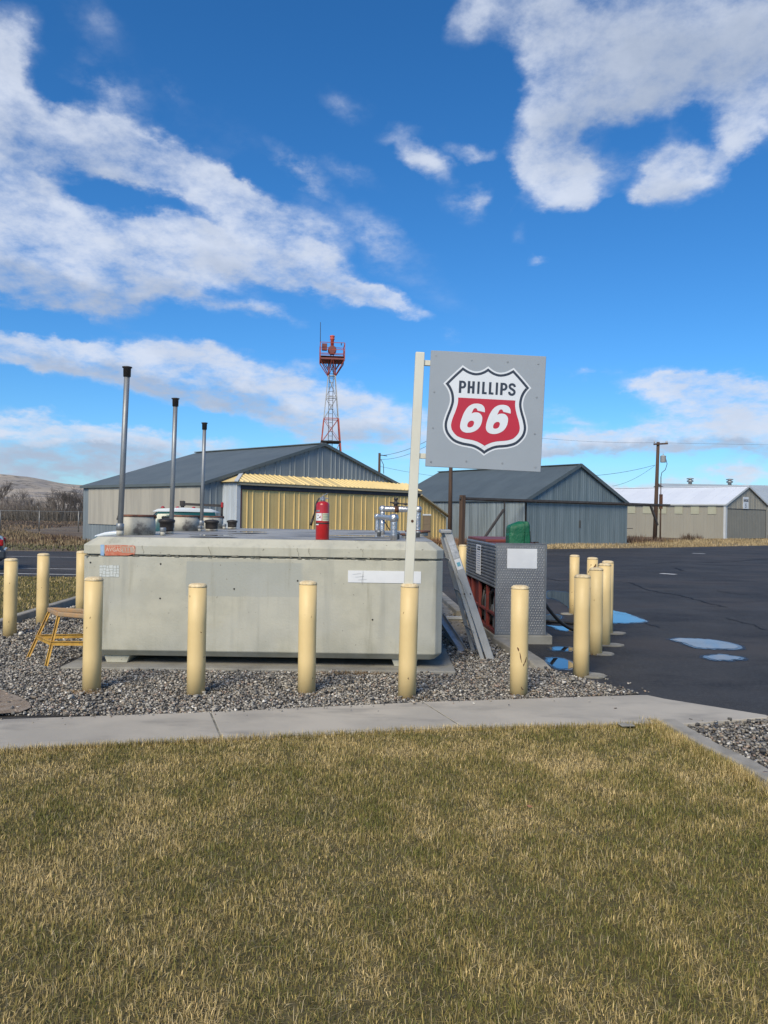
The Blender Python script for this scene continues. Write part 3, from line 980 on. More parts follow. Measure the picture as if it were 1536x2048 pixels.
def pebbles(name, poly, dens, size, z, seed=1, dark=1.0, keep=None):
    r = np.random.default_rng(seed)
    xs = [p[0] for p in poly]
    ys = [p[1] for p in poly]
    A = (max(xs) - min(xs)) * (max(ys) - min(ys))
    n = int(A * dens)
    x = r.uniform(min(xs), max(xs), n)
    y = r.uniform(min(ys), max(ys), n)
    k = inside(x, y, poly)
    if keep is not None:
        k &= keep(x, y)
    x, y = x[k], y[k]
    n = len(x)
    s = size * np.exp(r.normal(0, 0.28, n))
    sc = np.stack([s * r.uniform(0.8, 1.35, n), s * r.uniform(0.6, 1.0, n), s * r.uniform(0.45, 0.85, n)], 1) * 0.5
    V = CUB_V[None] * (1 + r.normal(0, 0.22, (n, 8, 3)))
    V = V * sc[:, None, :]
    # random rotation (tilt then spin)
    tl = r.normal(0, 0.45, n)
    ct, st = np.cos(tl), np.sin(tl)
    yy = V[..., 1] * ct[:, None] - V[..., 2] * st[:, None]
    zz = V[..., 1] * st[:, None] + V[..., 2] * ct[:, None]
    sp = r.uniform(0, 2 * PI, n)
    cs, ss = np.cos(sp), np.sin(sp)
    xx = V[..., 0] * cs[:, None] - yy * ss[:, None]
    yy2 = V[..., 0] * ss[:, None] + yy * cs[:, None]
    lift = r.uniform(0.1, 0.95, n) * s
    V = np.stack([xx + x[:, None], yy2 + y[:, None], zz + (z + lift)[:, None]], 2).reshape(-1, 3)
    F = (CUB_F[None] + (np.arange(n) * 8)[:, None, None]).ravel()
    base = np.array([[0.38, 0.355, 0.31], [0.22, 0.21, 0.19], [0.10, 0.096, 0.092], [0.30, 0.25, 0.19], [0.62, 0.59, 0.53], [0.33, 0.25, 0.20]])
    w = np.array([0.28, 0.27, 0.21, 0.10, 0.09, 0.05])
    c = base[r.choice(6, n, p=w / w.sum())] * r.uniform(0.75, 1.2, (n, 1)) * dark * 1.12
    C = np.repeat(c, 8, 0)
    o = np_mesh(name, V, F, 3, m_pebble, None, C)
    return tag(o, kind='stuff')


def k_front(x, y):
    return y < 9.0


def not_pad(x, y):
    return ~((x > -3.45) & (x < 0.74) & (y > 8.13) & (y < 14.2))


pebbles('gravel', gravel_poly, 2900, 0.0195, 0.012, 3, keep=lambda x, y: (y < 9.2) & not_pad(x, y) & (x > -5.8))
pebbles('gravel', gravel_poly, 1500, 0.026, 0.012, 4, keep=lambda x, y: (y >= 9.2) & (y < 14.5) & not_pad(x, y))
pebbles('gravel', gravel2_poly, 2400, 0.023, 0.012, 5, dark=0.82, keep=lambda x, y: (x < 5.2) & (y > 3.3))
# a few strays on asphalt and slab edge
pebbles('gravel', [(G(u, v).x, G(u, v).y) for u, v in ((1180, 1366), (1290, 1392), (1325, 1396), (1240, 1360), (1190, 1345), (1120, 1345))], 90, 0.02, 0.008, 6)

# chips of stone kicked up on to the path
pebbles('loose_stones', [(far_edge[0].x, far_edge[0].y - 0.28), (far_edge[2].x, far_edge[2].y - 0.25), (far_edge[4].x, far_edge[4].y - 0.22), (far_edge[4].x, far_edge[4].y - 0.02), (far_edge[2].x, far_edge[2].y - 0.02), (far_edge[0].x, far_edge[0].y - 0.02)], 16, 0.013, ZW, 7)
pebbles('loose_stones', [(far_edge[0].x, far_edge[0].y - 0.06), (far_edge[2].x, far_edge[2].y - 0.05), (far_edge[4].x, far_edge[4].y - 0.05), (far_edge[4].x, far_edge[4].y + 0.0), (far_edge[2].x, far_edge[2].y + 0.0), (far_edge[0].x, far_edge[0].y + 0.0)], 160, 0.013, ZW, 8)


# ---- grass blades --------------------------------------------------
def blades(name, x, y, z, h, w, lean, colr, kind='stuff', seed=2, curl=0.5):
    r = np.random.default_rng(seed)
    n = len(x)
    h = np.asarray(h) * np.ones(n)
    w = np.asarray(w) * np.ones(n)
    a = r.uniform(0, 2 * PI, n)          # direction of lean
    L_ = np.abs(r.normal(0, lean, n)) + 0.06
    wa = a + PI / 2 + r.normal(0, 0.6, n)
    dx, dy = np.cos(a), np.sin(a)
    wx, wy = np.cos(wa) * w / 2, np.sin(wa) * w / 2
    m1 = 0.5
    lx, ly = dx * L_ * h, dy * L_ * h
    hz = h * np.sqrt(np.clip(1 - np.minimum(L_, 0.97) ** 2, 0.05, 1))
    zb = np.ones(n) * z
    V = np.zeros((n, 5, 3))
    V[:, 0] = np.stack([x - wx, y - wy, zb], 1)
    V[:, 1] = np.stack([x + wx, y + wy, zb], 1)
    V[:, 2] = np.stack([x + lx * 0.35 + wx * 0.85, y + ly * 0.35 + wy * 0.85, zb + hz * 0.6], 1)
    V[:, 3] = np.stack([x + lx * 0.35 - wx * 0.85, y + ly * 0.35 - wy * 0.85, zb + hz * 0.6], 1)
    cu = 1 + r.normal(0, curl, n) * 0.4
    V[:, 4] = np.stack([x + lx * cu, y + ly * cu, zb + hz * r.uniform(0.8, 1.05, n)], 1)
    off = (np.arange(n) * 5)[:, None]
    F = np.concatenate([np.array([0, 1, 2, 3])[None] + off, np.array([3, 2, 4])[None] + off], 1).ravel()
    cnt = np.tile([4, 3], n)
    C = np.repeat(colr, 5, 0)
    o = np_mesh(name, V.reshape(-1, 3), F, cnt, m_blade, None, C)
    return tag(o, kind=kind)


def lawn_colors(x, y, n, r, tan=0.5):
    patch = fbm2(x, y, 5, 3, 1.7)
    fine = fbm2(x, y, 6, 3, 5.0)
    t = (patch - 0.5) * 1.8 + (fine - 0.5) * 2.1 + r.normal(0, 0.62, n) + (tan - 0.5) * 2
    t = np.clip(t * 0.5 + 0.5, 0, 1)[:, None]
    green = np.array([0.150, 0.155, 0.040])
    straw = np.array([0.66, 0.51, 0.25])
    mid = np.array([0.325, 0.255, 0.088])
    c = np.where(t < 0.5, green + (mid - green) * t * 2, mid + (straw - mid) * (t - 0.5) * 2)
    return c * r.uniform(0.50, 1.42, (n, 1))


def scatter(poly, dens, r, wfn=None):
    xs = [p[0] for p in poly]
    ys = [p[1] for p in poly]
    A = (max(xs) - min(xs)) * (max(ys) - min(ys))
    n = int(A * dens)
    x = r.uniform(min(xs), max(xs), n)
    y = r.uniform(min(ys), max(ys), n)
    k = inside(x, y, poly)
    if wfn is not None:
        k &= r.random(n) < wfn(x, y)
    return x[k], y[k]


_r = np.random.default_rng(21)


def lawn_w(x, y):
    vis = (np.abs(x) < 0.56 * y + 0.35)
    return np.where(vis, np.clip(1.12 - 0.035 * y, 0.5, 1), 0.22) * (y > 1.4)


x, y = scatter(lawn_poly, 17500, _r, lawn_w)
kxx = np.interp(y, [1.0, 3.4, p_k[4].y, p_k[3].y, p_k[2].y, p_k[1].y, p_k[0].y], [2.985, 2.755, p_k[4].x + 0.035, p_k[3].x + 0.035, p_k[2].x + 0.035, p_k[1].x + 0.035, p_k[0].x + 0.035]) - 0.085
k_ = x < kxx
x, y = x[k_], y[k_]
n = len(x)
cl = fbm2(x, y, 9, 3, 3.2)
tuft = fbm2(x, y, 12, 2, 11.0)
hh = (0.018 + 0.022 * np.clip(cl * 1.1 + (tuft - 0.5) * 0.9, 0, 1)) * _r.uniform(0.55, 1.35, n)
blades('lawn_grass', x, y, 0.018, hh, _r.uniform(0.0014, 0.0027, n) * (1 + 0.08 * y), 0.95, lawn_colors(x, y, n, _r, 0.47), curl=0.9)
# taller straw coloured bents leaning every way
x, y = scatter(lawn_poly, 650, _r, lawn_w)
n = len(x)
blades('lawn_grass', x, y, 0.02, _r.uniform(0.032, 0.062, n), _r.uniform(0.0014, 0.0024, n), 0.9,
       np.array([[0.52, 0.43, 0.25]]) * _r.uniform(0.7, 1.2, (n, 1)), seed=5)
# fringe hanging over the slab edge
t_ = _r.uniform(0, 4, 6500)
i_ = np.minimum(t_.astype(int), 3)
f_ = t_ - i_
ex = np.array([p[0] for p in nE])
ey = np.array([p[1] for p in nE])
x = ex[i_] * (1 - f_) + ex[i_ + 1] * f_
y = ey[i_] * (1 - f_) + ey[i_ + 1] * f_ + np.abs(_r.normal(0, 0.018, 6500)) * 0.9 - 0.03
blades('lawn_grass', x, y, 0.02, _r.uniform(0.035, 0.075, 6500), _r.uniform(0.002, 0.0036, 6500), 0.45, lawn_colors(x, y, 6500, _r, 0.60), seed=8)
# weeds along the edging
kx = np.array([p[0] for p in [(q.x, q.y) for q in p_k] + [(2.72, 3.4)]])
ky = np.array([p[1] for p in [(q.x, q.y) for q in p_k] + [(2.72, 3.4)]])
t_ = _r.uniform(0, 5, 5200)
i_ = np.minimum(t_.astype(int), 4)
f_ = t_ - i_
x = kx[i_] * (1 - f_) + kx[i_ + 1] * f_ - np.abs(_r.normal(0, 0.05, 5200)) - 0.07
y = ky[i_] * (1 - f_) + ky[i_ + 1] * f_ + _r.normal(0, 0.03, 5200)
blades('lawn_grass', x, y, 0.02, _r.uniform(0.035, 0.085, 5200), _r.uniform(0.002, 0.0036, 5200), 0.6, lawn_colors(x, y, 5200, _r, 0.66), seed=9)

# far lawn left of the gravel, rough grass beyond the road and along the apron
x, y = scatter([(-16, 8.3), (-5.45, 8.3), (-5.58, 18.9), (-16, 18.9)], 480, _r)
n = len(x)
blades('far_lawn_grass', x, y, 0.02, _r.uniform(0.03, 0.07, n), 0.010, 0.5, lawn_colors(x, y, n, _r, 0.5) * 0.82, seed=11)
x, y = scatter([(-48, 30.5), (-11, 31.2), (-14, 41), (-17, 44), (-34, 62), (-60, 62)], 42, _r, lambda x, y: 1.0 * ~((x < -26) & (y > 52) & (y < 62)))
n = len(x)
pt = fbm2(x, y, 31, 4, 0.25)
cc = np.where(pt[:, None] > 0.52, np.array([[0.26, 0.20, 0.12]]), np.array([[0.16, 0.11, 0.075]])) * _r.uniform(0.6, 1.25, (n, 1))
gr = (y < 36.5)[:, None] & (pt[:, None] < 0.56)
cc = np.where(gr, np.array([[0.15, 0.145, 0.075]]) * _r.uniform(0.7, 1.2, (n, 1)), cc)
blades('field_grass', x, y, 0.0, _r.uniform(0.10, 0.30, n) * (0.5 + pt) * np.where(y < 36, 0.6, 1.0), 0.045, 0.4, cc, seed=12)
x, y = scatter([(-38, 60), (-28, 60), (-34, 97), (-80, 97), (-62, 60)], 8, _r)
n = len(x)
pt = fbm2(x, y, 33, 4, 0.12)
cc = np.where(pt[:, None] > 0.50, np.array([[0.19, 0.135, 0.085]]), np.array([[0.115, 0.078, 0.058]])) * _r.uniform(0.6, 1.25, (n, 1))
blades('field_grass', x, y, 0.0, _r.uniform(0.12, 0.35, n) * (0.5 + pt), 0.12, 0.4, cc, seed=16)
strip = [(-2, 34.7), (8.4, 40.0), (15, 43.8), (25.6, 51.2), (48, 66), (46, 75), (24, 61), (15.5, 49.3), (8.2, 43.8), (3.5, 47), (-2.5, 38)]
x, y = scatter(strip, 120, _r, lambda x, y: 0.25 + 0.75 * (fbm2(x, y, 44, 3, 0.5) > 0.47))
n = len(x)
pt = fbm2(x, y, 41, 4, 0.35)
blades('verge_grass', x, y, 0.0, _r.uniform(0.05, 0.24, n) * (0.5 + pt), 0.03, 0.6, np.array([[0.44, 0.34, 0.19]]) * _r.uniform(0.55, 1.2, (n, 1)) * (0.6 + 0.8 * pt[:, None]), seed=13)
sheet_poly('verge_ground', strip, 0.005, M_('straw_ground', (0.30, 0.235, 0.13), (0.20, 0.155, 0.09), scale=1.5, rough=0.95, bump=1, bscale=12, dist=0.03))
# dirt patch tufts and weeds at the bollard feet
x = _r.normal(-3.85, 0.25, 500)
y = _r.normal(6.75, 0.12, 500)
blades('dry_weeds', x, y, 0.03, _r.uniform(0.01, 0.03, 500), 0.003, 0.9, np.array([[0.36, 0.24, 0.13]]) * _r.uniform(0.6, 1.2, (500, 1)), seed=14)
for (u, v, sx, nn) in ((176, 1392, 0.10, 260), (700, 1354, 0.22, 420), (720, 1352, 0.1, 260), (612, 1396, 0.08, 70), (813, 1404, 0.10, 60)):
    p = G(u, v)
    x = _r.normal(p.x, sx, nn)
    y = _r.normal(p.y, 0.03, nn)
    blades('dry_weeds', x, y, 0.03, _r.uniform(0.01, 0.045, nn), 0.003, 0.9, np.array([[0.30, 0.20, 0.10]]) * _r.uniform(0.6, 1.3, (nn, 1)), seed=15)

# small leaves and scraps lying on the lawn and slab
def scrap(u, v, s, c, label, z=0.05):
    p = G(u, v, z)
    m = MB()
    k = 7
    pts = [(math.cos(2 * PI * i / k) * s * random.uniform(0.6, 1.2), math.sin(2 * PI * i / k) * s * random.uniform(0.5, 1)) for i in range(k)]
    vs = [(q[0], q[1], random.uniform(0, s * 0.35)) for q in pts]
    vs += [(q[0], q[1], z_[2] + 0.002) for q, z_ in zip(pts, vs)]
    m.add(vs, [tuple(range(k)), tuple(range(2 * k - 1, k - 1, -1))] + [(i, (i + 1) % k, k + (i + 1) % k, k + i) for i in range(k)])
    o = m.build('leaf', M_('dry_leaf', c, rough=0.8))
    o.location = (p.x, p.y, z)
    tag(o, label, 'leaf')


scrap(1058, 1613, 0.018, (0.42, 0.20, 0.10), 'small reddish brown leaf lying in the middle of the lawn', 0.06)
scrap(1231, 1417, 0.014, (0.10, 0.075, 0.06), 'small dark scrap lying on the sidewalk slab', 0.051)
p = G(1252, 1462)
m = MB()
m.box(-0.06, 0.06, -0.035, 0.035, 0, 0.012)
o = m.build('valve_cover', m_pad, bevel=0.004)
o.location = (p.x, p.y, 0.045)
o.rotation_euler = (0.1, 0.05, 0.3)
tag(o, 'small pale concrete scrap half buried in the grass near the sidewalk corner', 'concrete scrap')

# ================================================================== FUEL TANK
TX0, TX1, TY0, TY1 = -3.22, 0.645, 8.22, 13.75
TZ = 1.408
tank = empty('fuel_tank', (TX0, TY0, 0), R(0.35), 'large cream concrete fuel storage tank on a concrete pad behind the front bollards', 'fuel tank')
TW, TD = TX1 - TX0, TY1 - TY0


def octo(ins, ch):
    x0, x1, y0, y1 = ins, TW - ins, ins, TD - ins
    return [(x0 + ch, y0), (x1 - ch, y0), (x1, y0 + ch), (x1, y1 - ch), (x1 - ch, y1), (x0 + ch, y1), (x0, y1 - ch), (x0, y0 + ch)]


def loft(m, rings, mi=0, cap=(True, True)):
    n = len(rings[0][0])
    vs = []
    for poly, z in rings:
        vs += [(p[0], p[1], z) for p in poly]
    fs = []
    for i in range(len(rings) - 1):
        for k in range(n):
            fs.append((i * n + k, i * n + (k + 1) % n, (i + 1) * n + (k + 1) % n, (i + 1) * n + k))
    if cap[0]:
        fs.append(tuple(reversed(range(n))))
    if cap[1]:
        fs.append(tuple((len(rings) - 1) * n + k for k in range(n)))
    m.add(vs, fs, mi)


m = MB()
loft(m, [(octo(0.075, 0.05), 0.135), (octo(0.0, 0.075), 0.205), (octo(0.0, 0.075), 1.205)])
m.build('wall', m_tank, tank, bevel=0.008, seg=2, angle=15)
m = MB()
loft(m, [(octo(0.02, 0.075), 1.205), (octo(0.02, 0.075), 1.232)])
m.build('joint', m_mortar, tank)
m = MB()
loft(m, [(octo(-0.006, 0.08), 1.226), (octo(-0.006, 0.08), 1.322), (octo(0.10, 0.08), TZ - 0.003)], cap=(True, False))
m.build('lid_rim', m_tank, tank, bevel=0.006, seg=2, angle=15)
m = MB()
loft(m, [(octo(0.10, 0.08), TZ - 0.02), (octo(0.10, 0.08), TZ)])
m.build('lid_top', m_tanktop, tank)
# ragged mortar squeezed out of the joint
m = MB()
xx = 0.03
while xx < TW - 0.1:
    w = random.uniform(0.02, 0.09)
    dz = random.uniform(-0.008, 0.010)
    hh_ = random.choice((random.uniform(0.003, 0.012), random.uniform(0.008, 0.026)))
    m.add([(xx, -0.004, 1.208 + dz), (xx + w, -0.004, 1.206 + dz), (xx + w * 0.8, -0.007 - random.random() * 0.006, 1.208 + dz + hh_), (xx + w * 0.2, -0.007, 1.210 + dz + hh_ * 0.7),
           (xx, 0.02, 1.208 + dz), (xx + w, 0.02, 1.206 + dz), (xx + w * 0.8, 0.02, 1.208 + dz + hh_), (xx + w * 0.2, 0.02, 1.210 + dz + hh_ * 0.7)],
          [(0, 1, 2, 3), (0, 4, 5, 1), (1, 5, 6, 2), (2, 6, 7, 3), (3, 7, 4, 0)])
    xx += w + random.uniform(0.0, 0.06)
tag(m.build('joint_mortar', m_mortar, tank), kind='stuff')
# hairline cracks in the rim
for cx_ in (1.38, 2.31, 2.44, 3.0, 0.66):
    m = MB()
    z_ = 1.24
    x_ = cx_
    while z_ < 1.31:
        x2 = x_ + random.uniform(-0.012, 0.012)
        m.beam((x_, -0.0075, z_), (x2, -0.0075, z_ + 0.022), 0.004, 0.003)
        x_, z_ = x2, z_ + 0.02
    m.build('crack', m_mortar, tank)
# form tie holes
hole = None
for (u, v) in ((181, 1125), (321, 1128), (320, 1197), (468, 1178), (595, 1162), (745, 1240)):
    p = P(u, v, TY0)
    m = MB()
    m.tube([(p.x - TX0, -0.002, p.z), (p.x - TX0, 0.008, p.z)], 0.010, 8)
    m.build('tie_hole', m_dark, tank)
for fx, fy in ((0.36, 0.30), (3.47, 0.30), (0.36, TD - 0.5), (3.47, TD - 0.5)):
    m = MB()
    loft(m, [([(fx - 0.11, fy - 0.20), (fx + 0.11, fy - 0.20), (fx + 0.11, fy + 0.3), (fx - 0.11, fy + 0.3)], 0.0505),
             ([(fx - 0.15, fy - 0.20), (fx + 0.15, fy - 0.20), (fx + 0.15, fy + 0.3), (fx - 0.15, fy + 0.3)], 0.152)])
    m.build('foot', m_tank, tank, bevel=0.006)
# labels on the tank
def decal(u0, v0, u1, v1, name, mat, parent, depth=None, off=0.004, th=0.003):
    d = depth or TY0
    a = P(u0, v0, d)
    b = P(u1, v1, d)
    m = MB()
    m.box(a.x - TX0, b.x - TX0, -off - th, -off, b.z, a.z)
    return m.build(name, mat, parent)


a = P(696, 1141, TY0)
b = P(842, 1166, TY0)
pl = MB()
pl.box(a.x - TX0, a.x - TX0 + 0.160, -0.006, -0.001, a.z - 0.128, a.z)
pl.box(a.x - TX0 + 0.163, b.x - TX0, -0.006, -0.001, a.z - 0.128, a.z)
pl.build('blank_label', m_white, tank, label='long blank white strip label')
for k in range(4):
    m = MB()
    z_ = a.z - 0.01
    x_ = a.x - TX0 + 0.161 if k == 0 else a.x - TX0 + 0.02 + 0.03 * k
    if k == 0:
        while z_ > a.z - 0.125:
            x2 = x_ + random.uniform(-0.006, 0.006)
            m.beam((x_, -0.0068, z_), (x2, -0.0068, z_ - 0.02), 0.003, 0.002)
            x_, z_ = x2, z_ - 0.019
    else:
        m.beam((x_, -0.0068, z_ - 0.03 * k), (x_ + 0.09, -0.0068, z_ - 0.03 * k + 0.008), 0.003, 0.002)
    m.build('label_crack', m_galv, tank)

# red fuel sticker with a blue edge, partly peeled away
sa = P(201, 1089, TY0 - 0.006)
sx, sz = sa.x - TX0, sa.z
YF = -0.0075


def flat(name, pts, mat, parent, y=-0.004, th=0.002, **k):
    """thin plate in the tank's front plane"""
    m = MB()
    n = len(pts)
    vs = [(p[0], y, p[1]) for p in pts] + [(p[0], y - th, p[1]) for p in pts]
    m.add(vs, [tuple(range(n)), tuple(reversed(range(n, 2 * n)))] + [(i, (i + 1) % n, n + (i + 1) % n, n + i) for i in range(n)])
    return m.build(name, mat, parent, **k)


flat('sticker_blue_edge', [(sx, sz - 0.002), (sx + 0.038, sz), (sx + 0.040, sz - 0.118), (sx + 0.003, sz - 0.116)], m_blue_label, tank, YF)
stk = flat('fuel_sticker', [(sx + 0.048, sz - 0.004), (sx + 0.2, sz - 0.001), (sx + 0.36, sz - 0.006), (sx + 0.372, sz - 0.020), (sx + 0.370, sz - 0.085), (sx + 0.355, sz - 0.115), (sx + 0.355, sz - 0.095),
                            (sx + 0.30, sz - 0.112), (sx + 0.05, sz - 0.118)], m_sticker_red, tank, YF)
flat('peeled_corner', [(sx + 0.225, sz - 0.012), (sx + 0.350, sz - 0.018), (sx + 0.352, sz - 0.082), (sx + 0.29, sz - 0.086), (sx + 0.228, sz - 0.084)], m_sticker_grey, stk, YF - 0.0025, 0.0012)
flat('torn_edge', [(sx + 0.335, sz - 0.012), (sx + 0.358, sz - 0.016), (sx + 0.366, sz - 0.05), (sx + 0.364, sz - 0.10), (sx + 0.354, sz - 0.075), (sx + 0.356, sz - 0.04)], m_sticker_pale, stk, YF - 0.0045, 0.0010)


def text_part(body, size, mat, parent, loc, rot=(PI / 2, 0, 0), xs=1.0, th=0.0008, name='lettering', align='LEFT', bold=0.0):
    cu = bpy.data.curves.new('lettering', 'FONT')
    cu.body = body
    cu.size = size
    cu.extrude = th
    cu.offset = bold
    cu.align_x = align
    cu.resolution_u = 3
    tmp = bpy.data.objects.new('tmp_text', cu)
    col.objects.link(tmp)
    dg = bpy.context.evaluated_depsgraph_get()
    dg.update()
    me = bpy.data.meshes.new_from_object(tmp.evaluated_get(dg))
    bpy.data.objects.remove(tmp)
    me.materials.clear()
    me.materials.append(mat)
    o = link(name, me, parent)
    o.location = loc
    o.rotation_euler = rot
    o.scale = (xs, 1, 1)
    return o


text_part('AVGAS', 0.060, m_sticker_pale, stk, (sx + 0.058, YF - 0.003, sz - 0.072), xs=0.90, bold=0.0012)
for k in range(9):   # remains of an unreadable top line and of the last letters
    x_ = sx + 0.075 + k * 0.017
    flat('ink_trace', [(x_, sz - 0.009), (x_ + 0.010, sz - 0.008), (x_ + 0.009, sz - 0.020), (x_ + 0.001, sz - 0.021)], m_sticker_pale, stk, YF - 0.0025, 0.0008)
for k in range(3):
    x_ = sx + 0.245 + k * 0.030
    flat('ink_trace', [(x_, sz - 0.030), (x_ + 0.012, sz - 0.030), (x_ + 0.013, sz - 0.070), (x_ + 0.001, sz - 0.071)], m_sticker_red, stk, YF - 0.0040, 0.0006)

# sun cracked white sticker, every flake its own piece
fa, fb = P(199, 1130, TY0), P(238, 1154, TY0)
fx0, fx1, fz0, fz1 = fa.x - TX0, fb.x - TX0, fb.z, fa.z
fl = flat('cracked_label', [(fx0, fz1), (fx1, fz1), (fx1, fz0), (fx0, fz0)], M_('old_glue', (0.36, 0.37, 0.33), rough=0.9), tank, -0.0012, 0.0012)
nx_, nz_ = 6, 4
gx = [[fx0 + (fx1 - fx0) * (i + (random.uniform(-0.25, 0.25) if 0 < i < nx_ else random.uniform(-0.03, 0.03))) / nx_ for i in range(nx_ + 1)] for j in range(nz_)]
gz = [[fz1 - (fz1 - fz0) * (j + (random.uniform(-0.18, 0.18) if 0 < j < nz_ else random.uniform(-0.1, 0.1))) / nz_ for j in range(nz_ + 1)] for i in range(nx_)]
for j in range(nz_):
    for i in range(nx_):
        x0, x1 = gx[j][i] + 0.0025, gx[j][i + 1] - 0.0025
        z1, z0 = gz[i][j] - 0.0022, gz[i][j + 1] + 0.0022
        flat('flake', [(x0, z1 + random.uniform(-1, 1) * 0.002), (x1, z1), (x1 + random.uniform(-1, 1) * 0.002, z0), (x0, z0 + random.uniform(-1, 1) * 0.002)], m_frag, fl, -0.0025, 0.001)

# pad
m = MB()
pa, pb = G(120, 1343), G(912, 1352)
m.prism([(pa.x, pa.y), (pb.x, pb.y), (pb.x - 0.02, 14.2), (pa.x, 14.2)], -0.05, 0.05)
tag(m.build('tank_pad', m_pad, bevel=0.012, seg=2), kind='structure')

# ---- fittings standing on the lid: things that rest on the tank
def on_top(u, v):
    return G(u, v, TZ)


def manhole(x, y, r, h, label):
    o = empty('manhole_riser', (x, y, TZ), 0, label, 'manhole', 'white steel manhole risers on the tank lid')
    m = MB()
    m.lathe([(r, 0), (r, h - 0.008), (r * 0.98, h - 0.008)], n=32)
    m.build('riser', m_manhole, o)
    m = MB()
    m.lathe([(r * 1.03, h - 0.010), (r * 1.04, h - 0.002), (r * 1.04, h + 0.010), (r * 1.0, h + 0.013)], n=32)
    m.build('rusty_lid', m_rustrim, o)
    m = MB()
    m.tube([(-r * 1.02, -0.03, h), (-r * 1.08, -0.045, h - 0.004), (-r * 1.09, -0.05, h - 0.035)], 0.008, 6)
    m.box(-r * 1.14, -r * 1.05, -0.062, -0.040, h - 0.055, h - 0.028)
    m.build('padlock', m_blackmetal, o, bevel=0.003)
    m = MB()
    m.box(r * 1.0, r * 1.09, -0.03, 0.01, h - 0.03, h + 0.012)
    m.build('hinge', m_rust, o, bevel=0.003)
    return o


manhole(-2.93, 9.17, 0.205, 0.225, 'nearest and largest looking worn white manhole riser with rusty rim, behind the tallest vent pipe')
manhole(-2.93, 11.35, 0.200, 0.215, 'middle worn white manhole riser with rusty rim, behind the black vent hood')
manhole(-2.92, 13.05, 0.195, 0.20, 'farthest worn white manhole riser with rusty rim, beside the shortest vent pipe')


def vent_pipe(x, y, top, lean, r, label):
    o = empty('vent_pipe', (x, y, TZ), 0, label, 'vent pipe', 'galvanised vent pipes on the tank')
    h = top - TZ
    m = MB()
    m.tube([(0, 0, 0.05), (lean * h * 0.5, 0, h * 0.5), (lean * h, 0, h - 0.08)], r, 14)
    m.build('pipe', m_galv, o)
    m = MB()
    m.lathe([(r * 1.25, 0), (r * 1.25, 0.06)], n=14)
    m.build('base_nipple', m_manhole, o)
    m = MB()
    m.lathe([(r * 1.35, 0.06), (r * 1.35, 0.135), (r * 1.1, 0.14)], n=14)
    m.build('coupling', m_galv, o)
    m = MB()
    cx = lean * h
    m.lathe([(r * 1.3, h - 0.115), (r * 1.35, h - 0.02), (r * 1.72, h - 0.015), (r * 1.75, h - 0.004), (r * 1.2, h + 0.0)], cx=cx, n=16)
    m.build('cap', m_blackmetal, o)
    return o


vent_pipe(-2.985, 8.72, 3.325, 0.026, 0.0315, 'tallest looking galvanised vent pipe with black cap, leftmost on the tank')
vent_pipe(-2.93, 10.62, 3.255, 0.016, 0.0315, 'middle galvanised vent pipe with black cap, rising behind the black vent hood')
vent_pipe(-2.96, 12.50, 3.14, 0.014, 0.0300, 'shortest looking galvanised vent pipe with black cap, third from the left')


def hood(x, y, r, h, label):
    o = empty('vent_hood', (x, y, TZ), 0, label, 'vent', 'black mushroom vents on the tank lid')
    m = MB()
    m.lathe([(r * 0.88, 0), (r * 0.88, 0.03)], n=20)
    m.build('base_ring', m_manhole, o)
    m = MB()
    m.lathe([(r * 0.86, 0.03), (r * 0.90, h * 0.35), (r * 0.92, h * 0.72), (r * 1.08, h * 0.78), (r * 1.10, h * 0.93), (r * 0.9, h), (r * 0.3, h + 0.008)], n=24)
    m.build('hood', m_blackmetal, o)
    return o


hood(-2.74, 9.72, 0.094, 0.185, 'nearest black vent hood, just right of the first white manhole')
hood(-2.56, 11.45, 0.100, 0.16, 'second black vent hood in front of the farthest white manhole')
hood(-2.55, 12.95, 0.082, 0.145, 'small black vent hood standing alone, farthest right of the three')


def cap_fit(x, y, r, h, label):
    o = empty('fill_cap', (x, y, TZ), 0, label, 'cap', 'small grey capped pipe stubs on the tank')
    m = MB()
    m.lathe([(r * 0.8, 0), (r * 0.8, h * 0.5)], n=14)
    m.build('stub', m_manhole, o)
    m = MB()
    m.lathe([(r, h * 0.5), (r, h * 0.95), (r * 0.8, h)], n=14)
    m.build('cap', m_galv, o, bevel=0.002)


cap_fit(-2.565, 8.95, 0.036, 0.095, 'small grey pipe cap beside the nearest black vent hood')
cap_fit(-2.66, 11.15, 0.034, 0.08, 'small grey pipe cap in front of the second black vent hood')
cap_fit(-2.64, 12.75, 0.034, 0.09, 'small grey pipe cap left of the farthest black vent hood')

# shallow wet patches and grime on the lid
for i, (u0, v0, u1, v1) in enumerate(((395, 1073, 450, 1075.5), (665, 1074, 785, 1077), (470, 1066, 520, 1068), (330, 1078, 420, 1079), (520, 1078, 620, 1080))):
    a, b = G(u0, v0, TZ), G(u1, v1, TZ)
    cx, cy = (a.x + b.x) / 2, (a.y + b.y) / 2
    rx, ry = abs(a.x - b.x) / 2 + 0.1, abs(a.y - b.y) / 2 + 0.05
    pts = [(cx + rx * math.cos(t) * random.uniform(0.8, 1.1) , cy + ry * math.sin(t) * random.uniform(0.7, 1.2)) for t in np.linspace(0, 2 * PI, 22)[:-1]]
    pts = [(min(max(p[0], TX0 + 0.15), TX1 - 0.15), max(p[1], TY0 + 0.14)) for p in pts]
    sheet_poly('lid_puddle', pts, TZ + 0.022, m_water, None, 'structure')

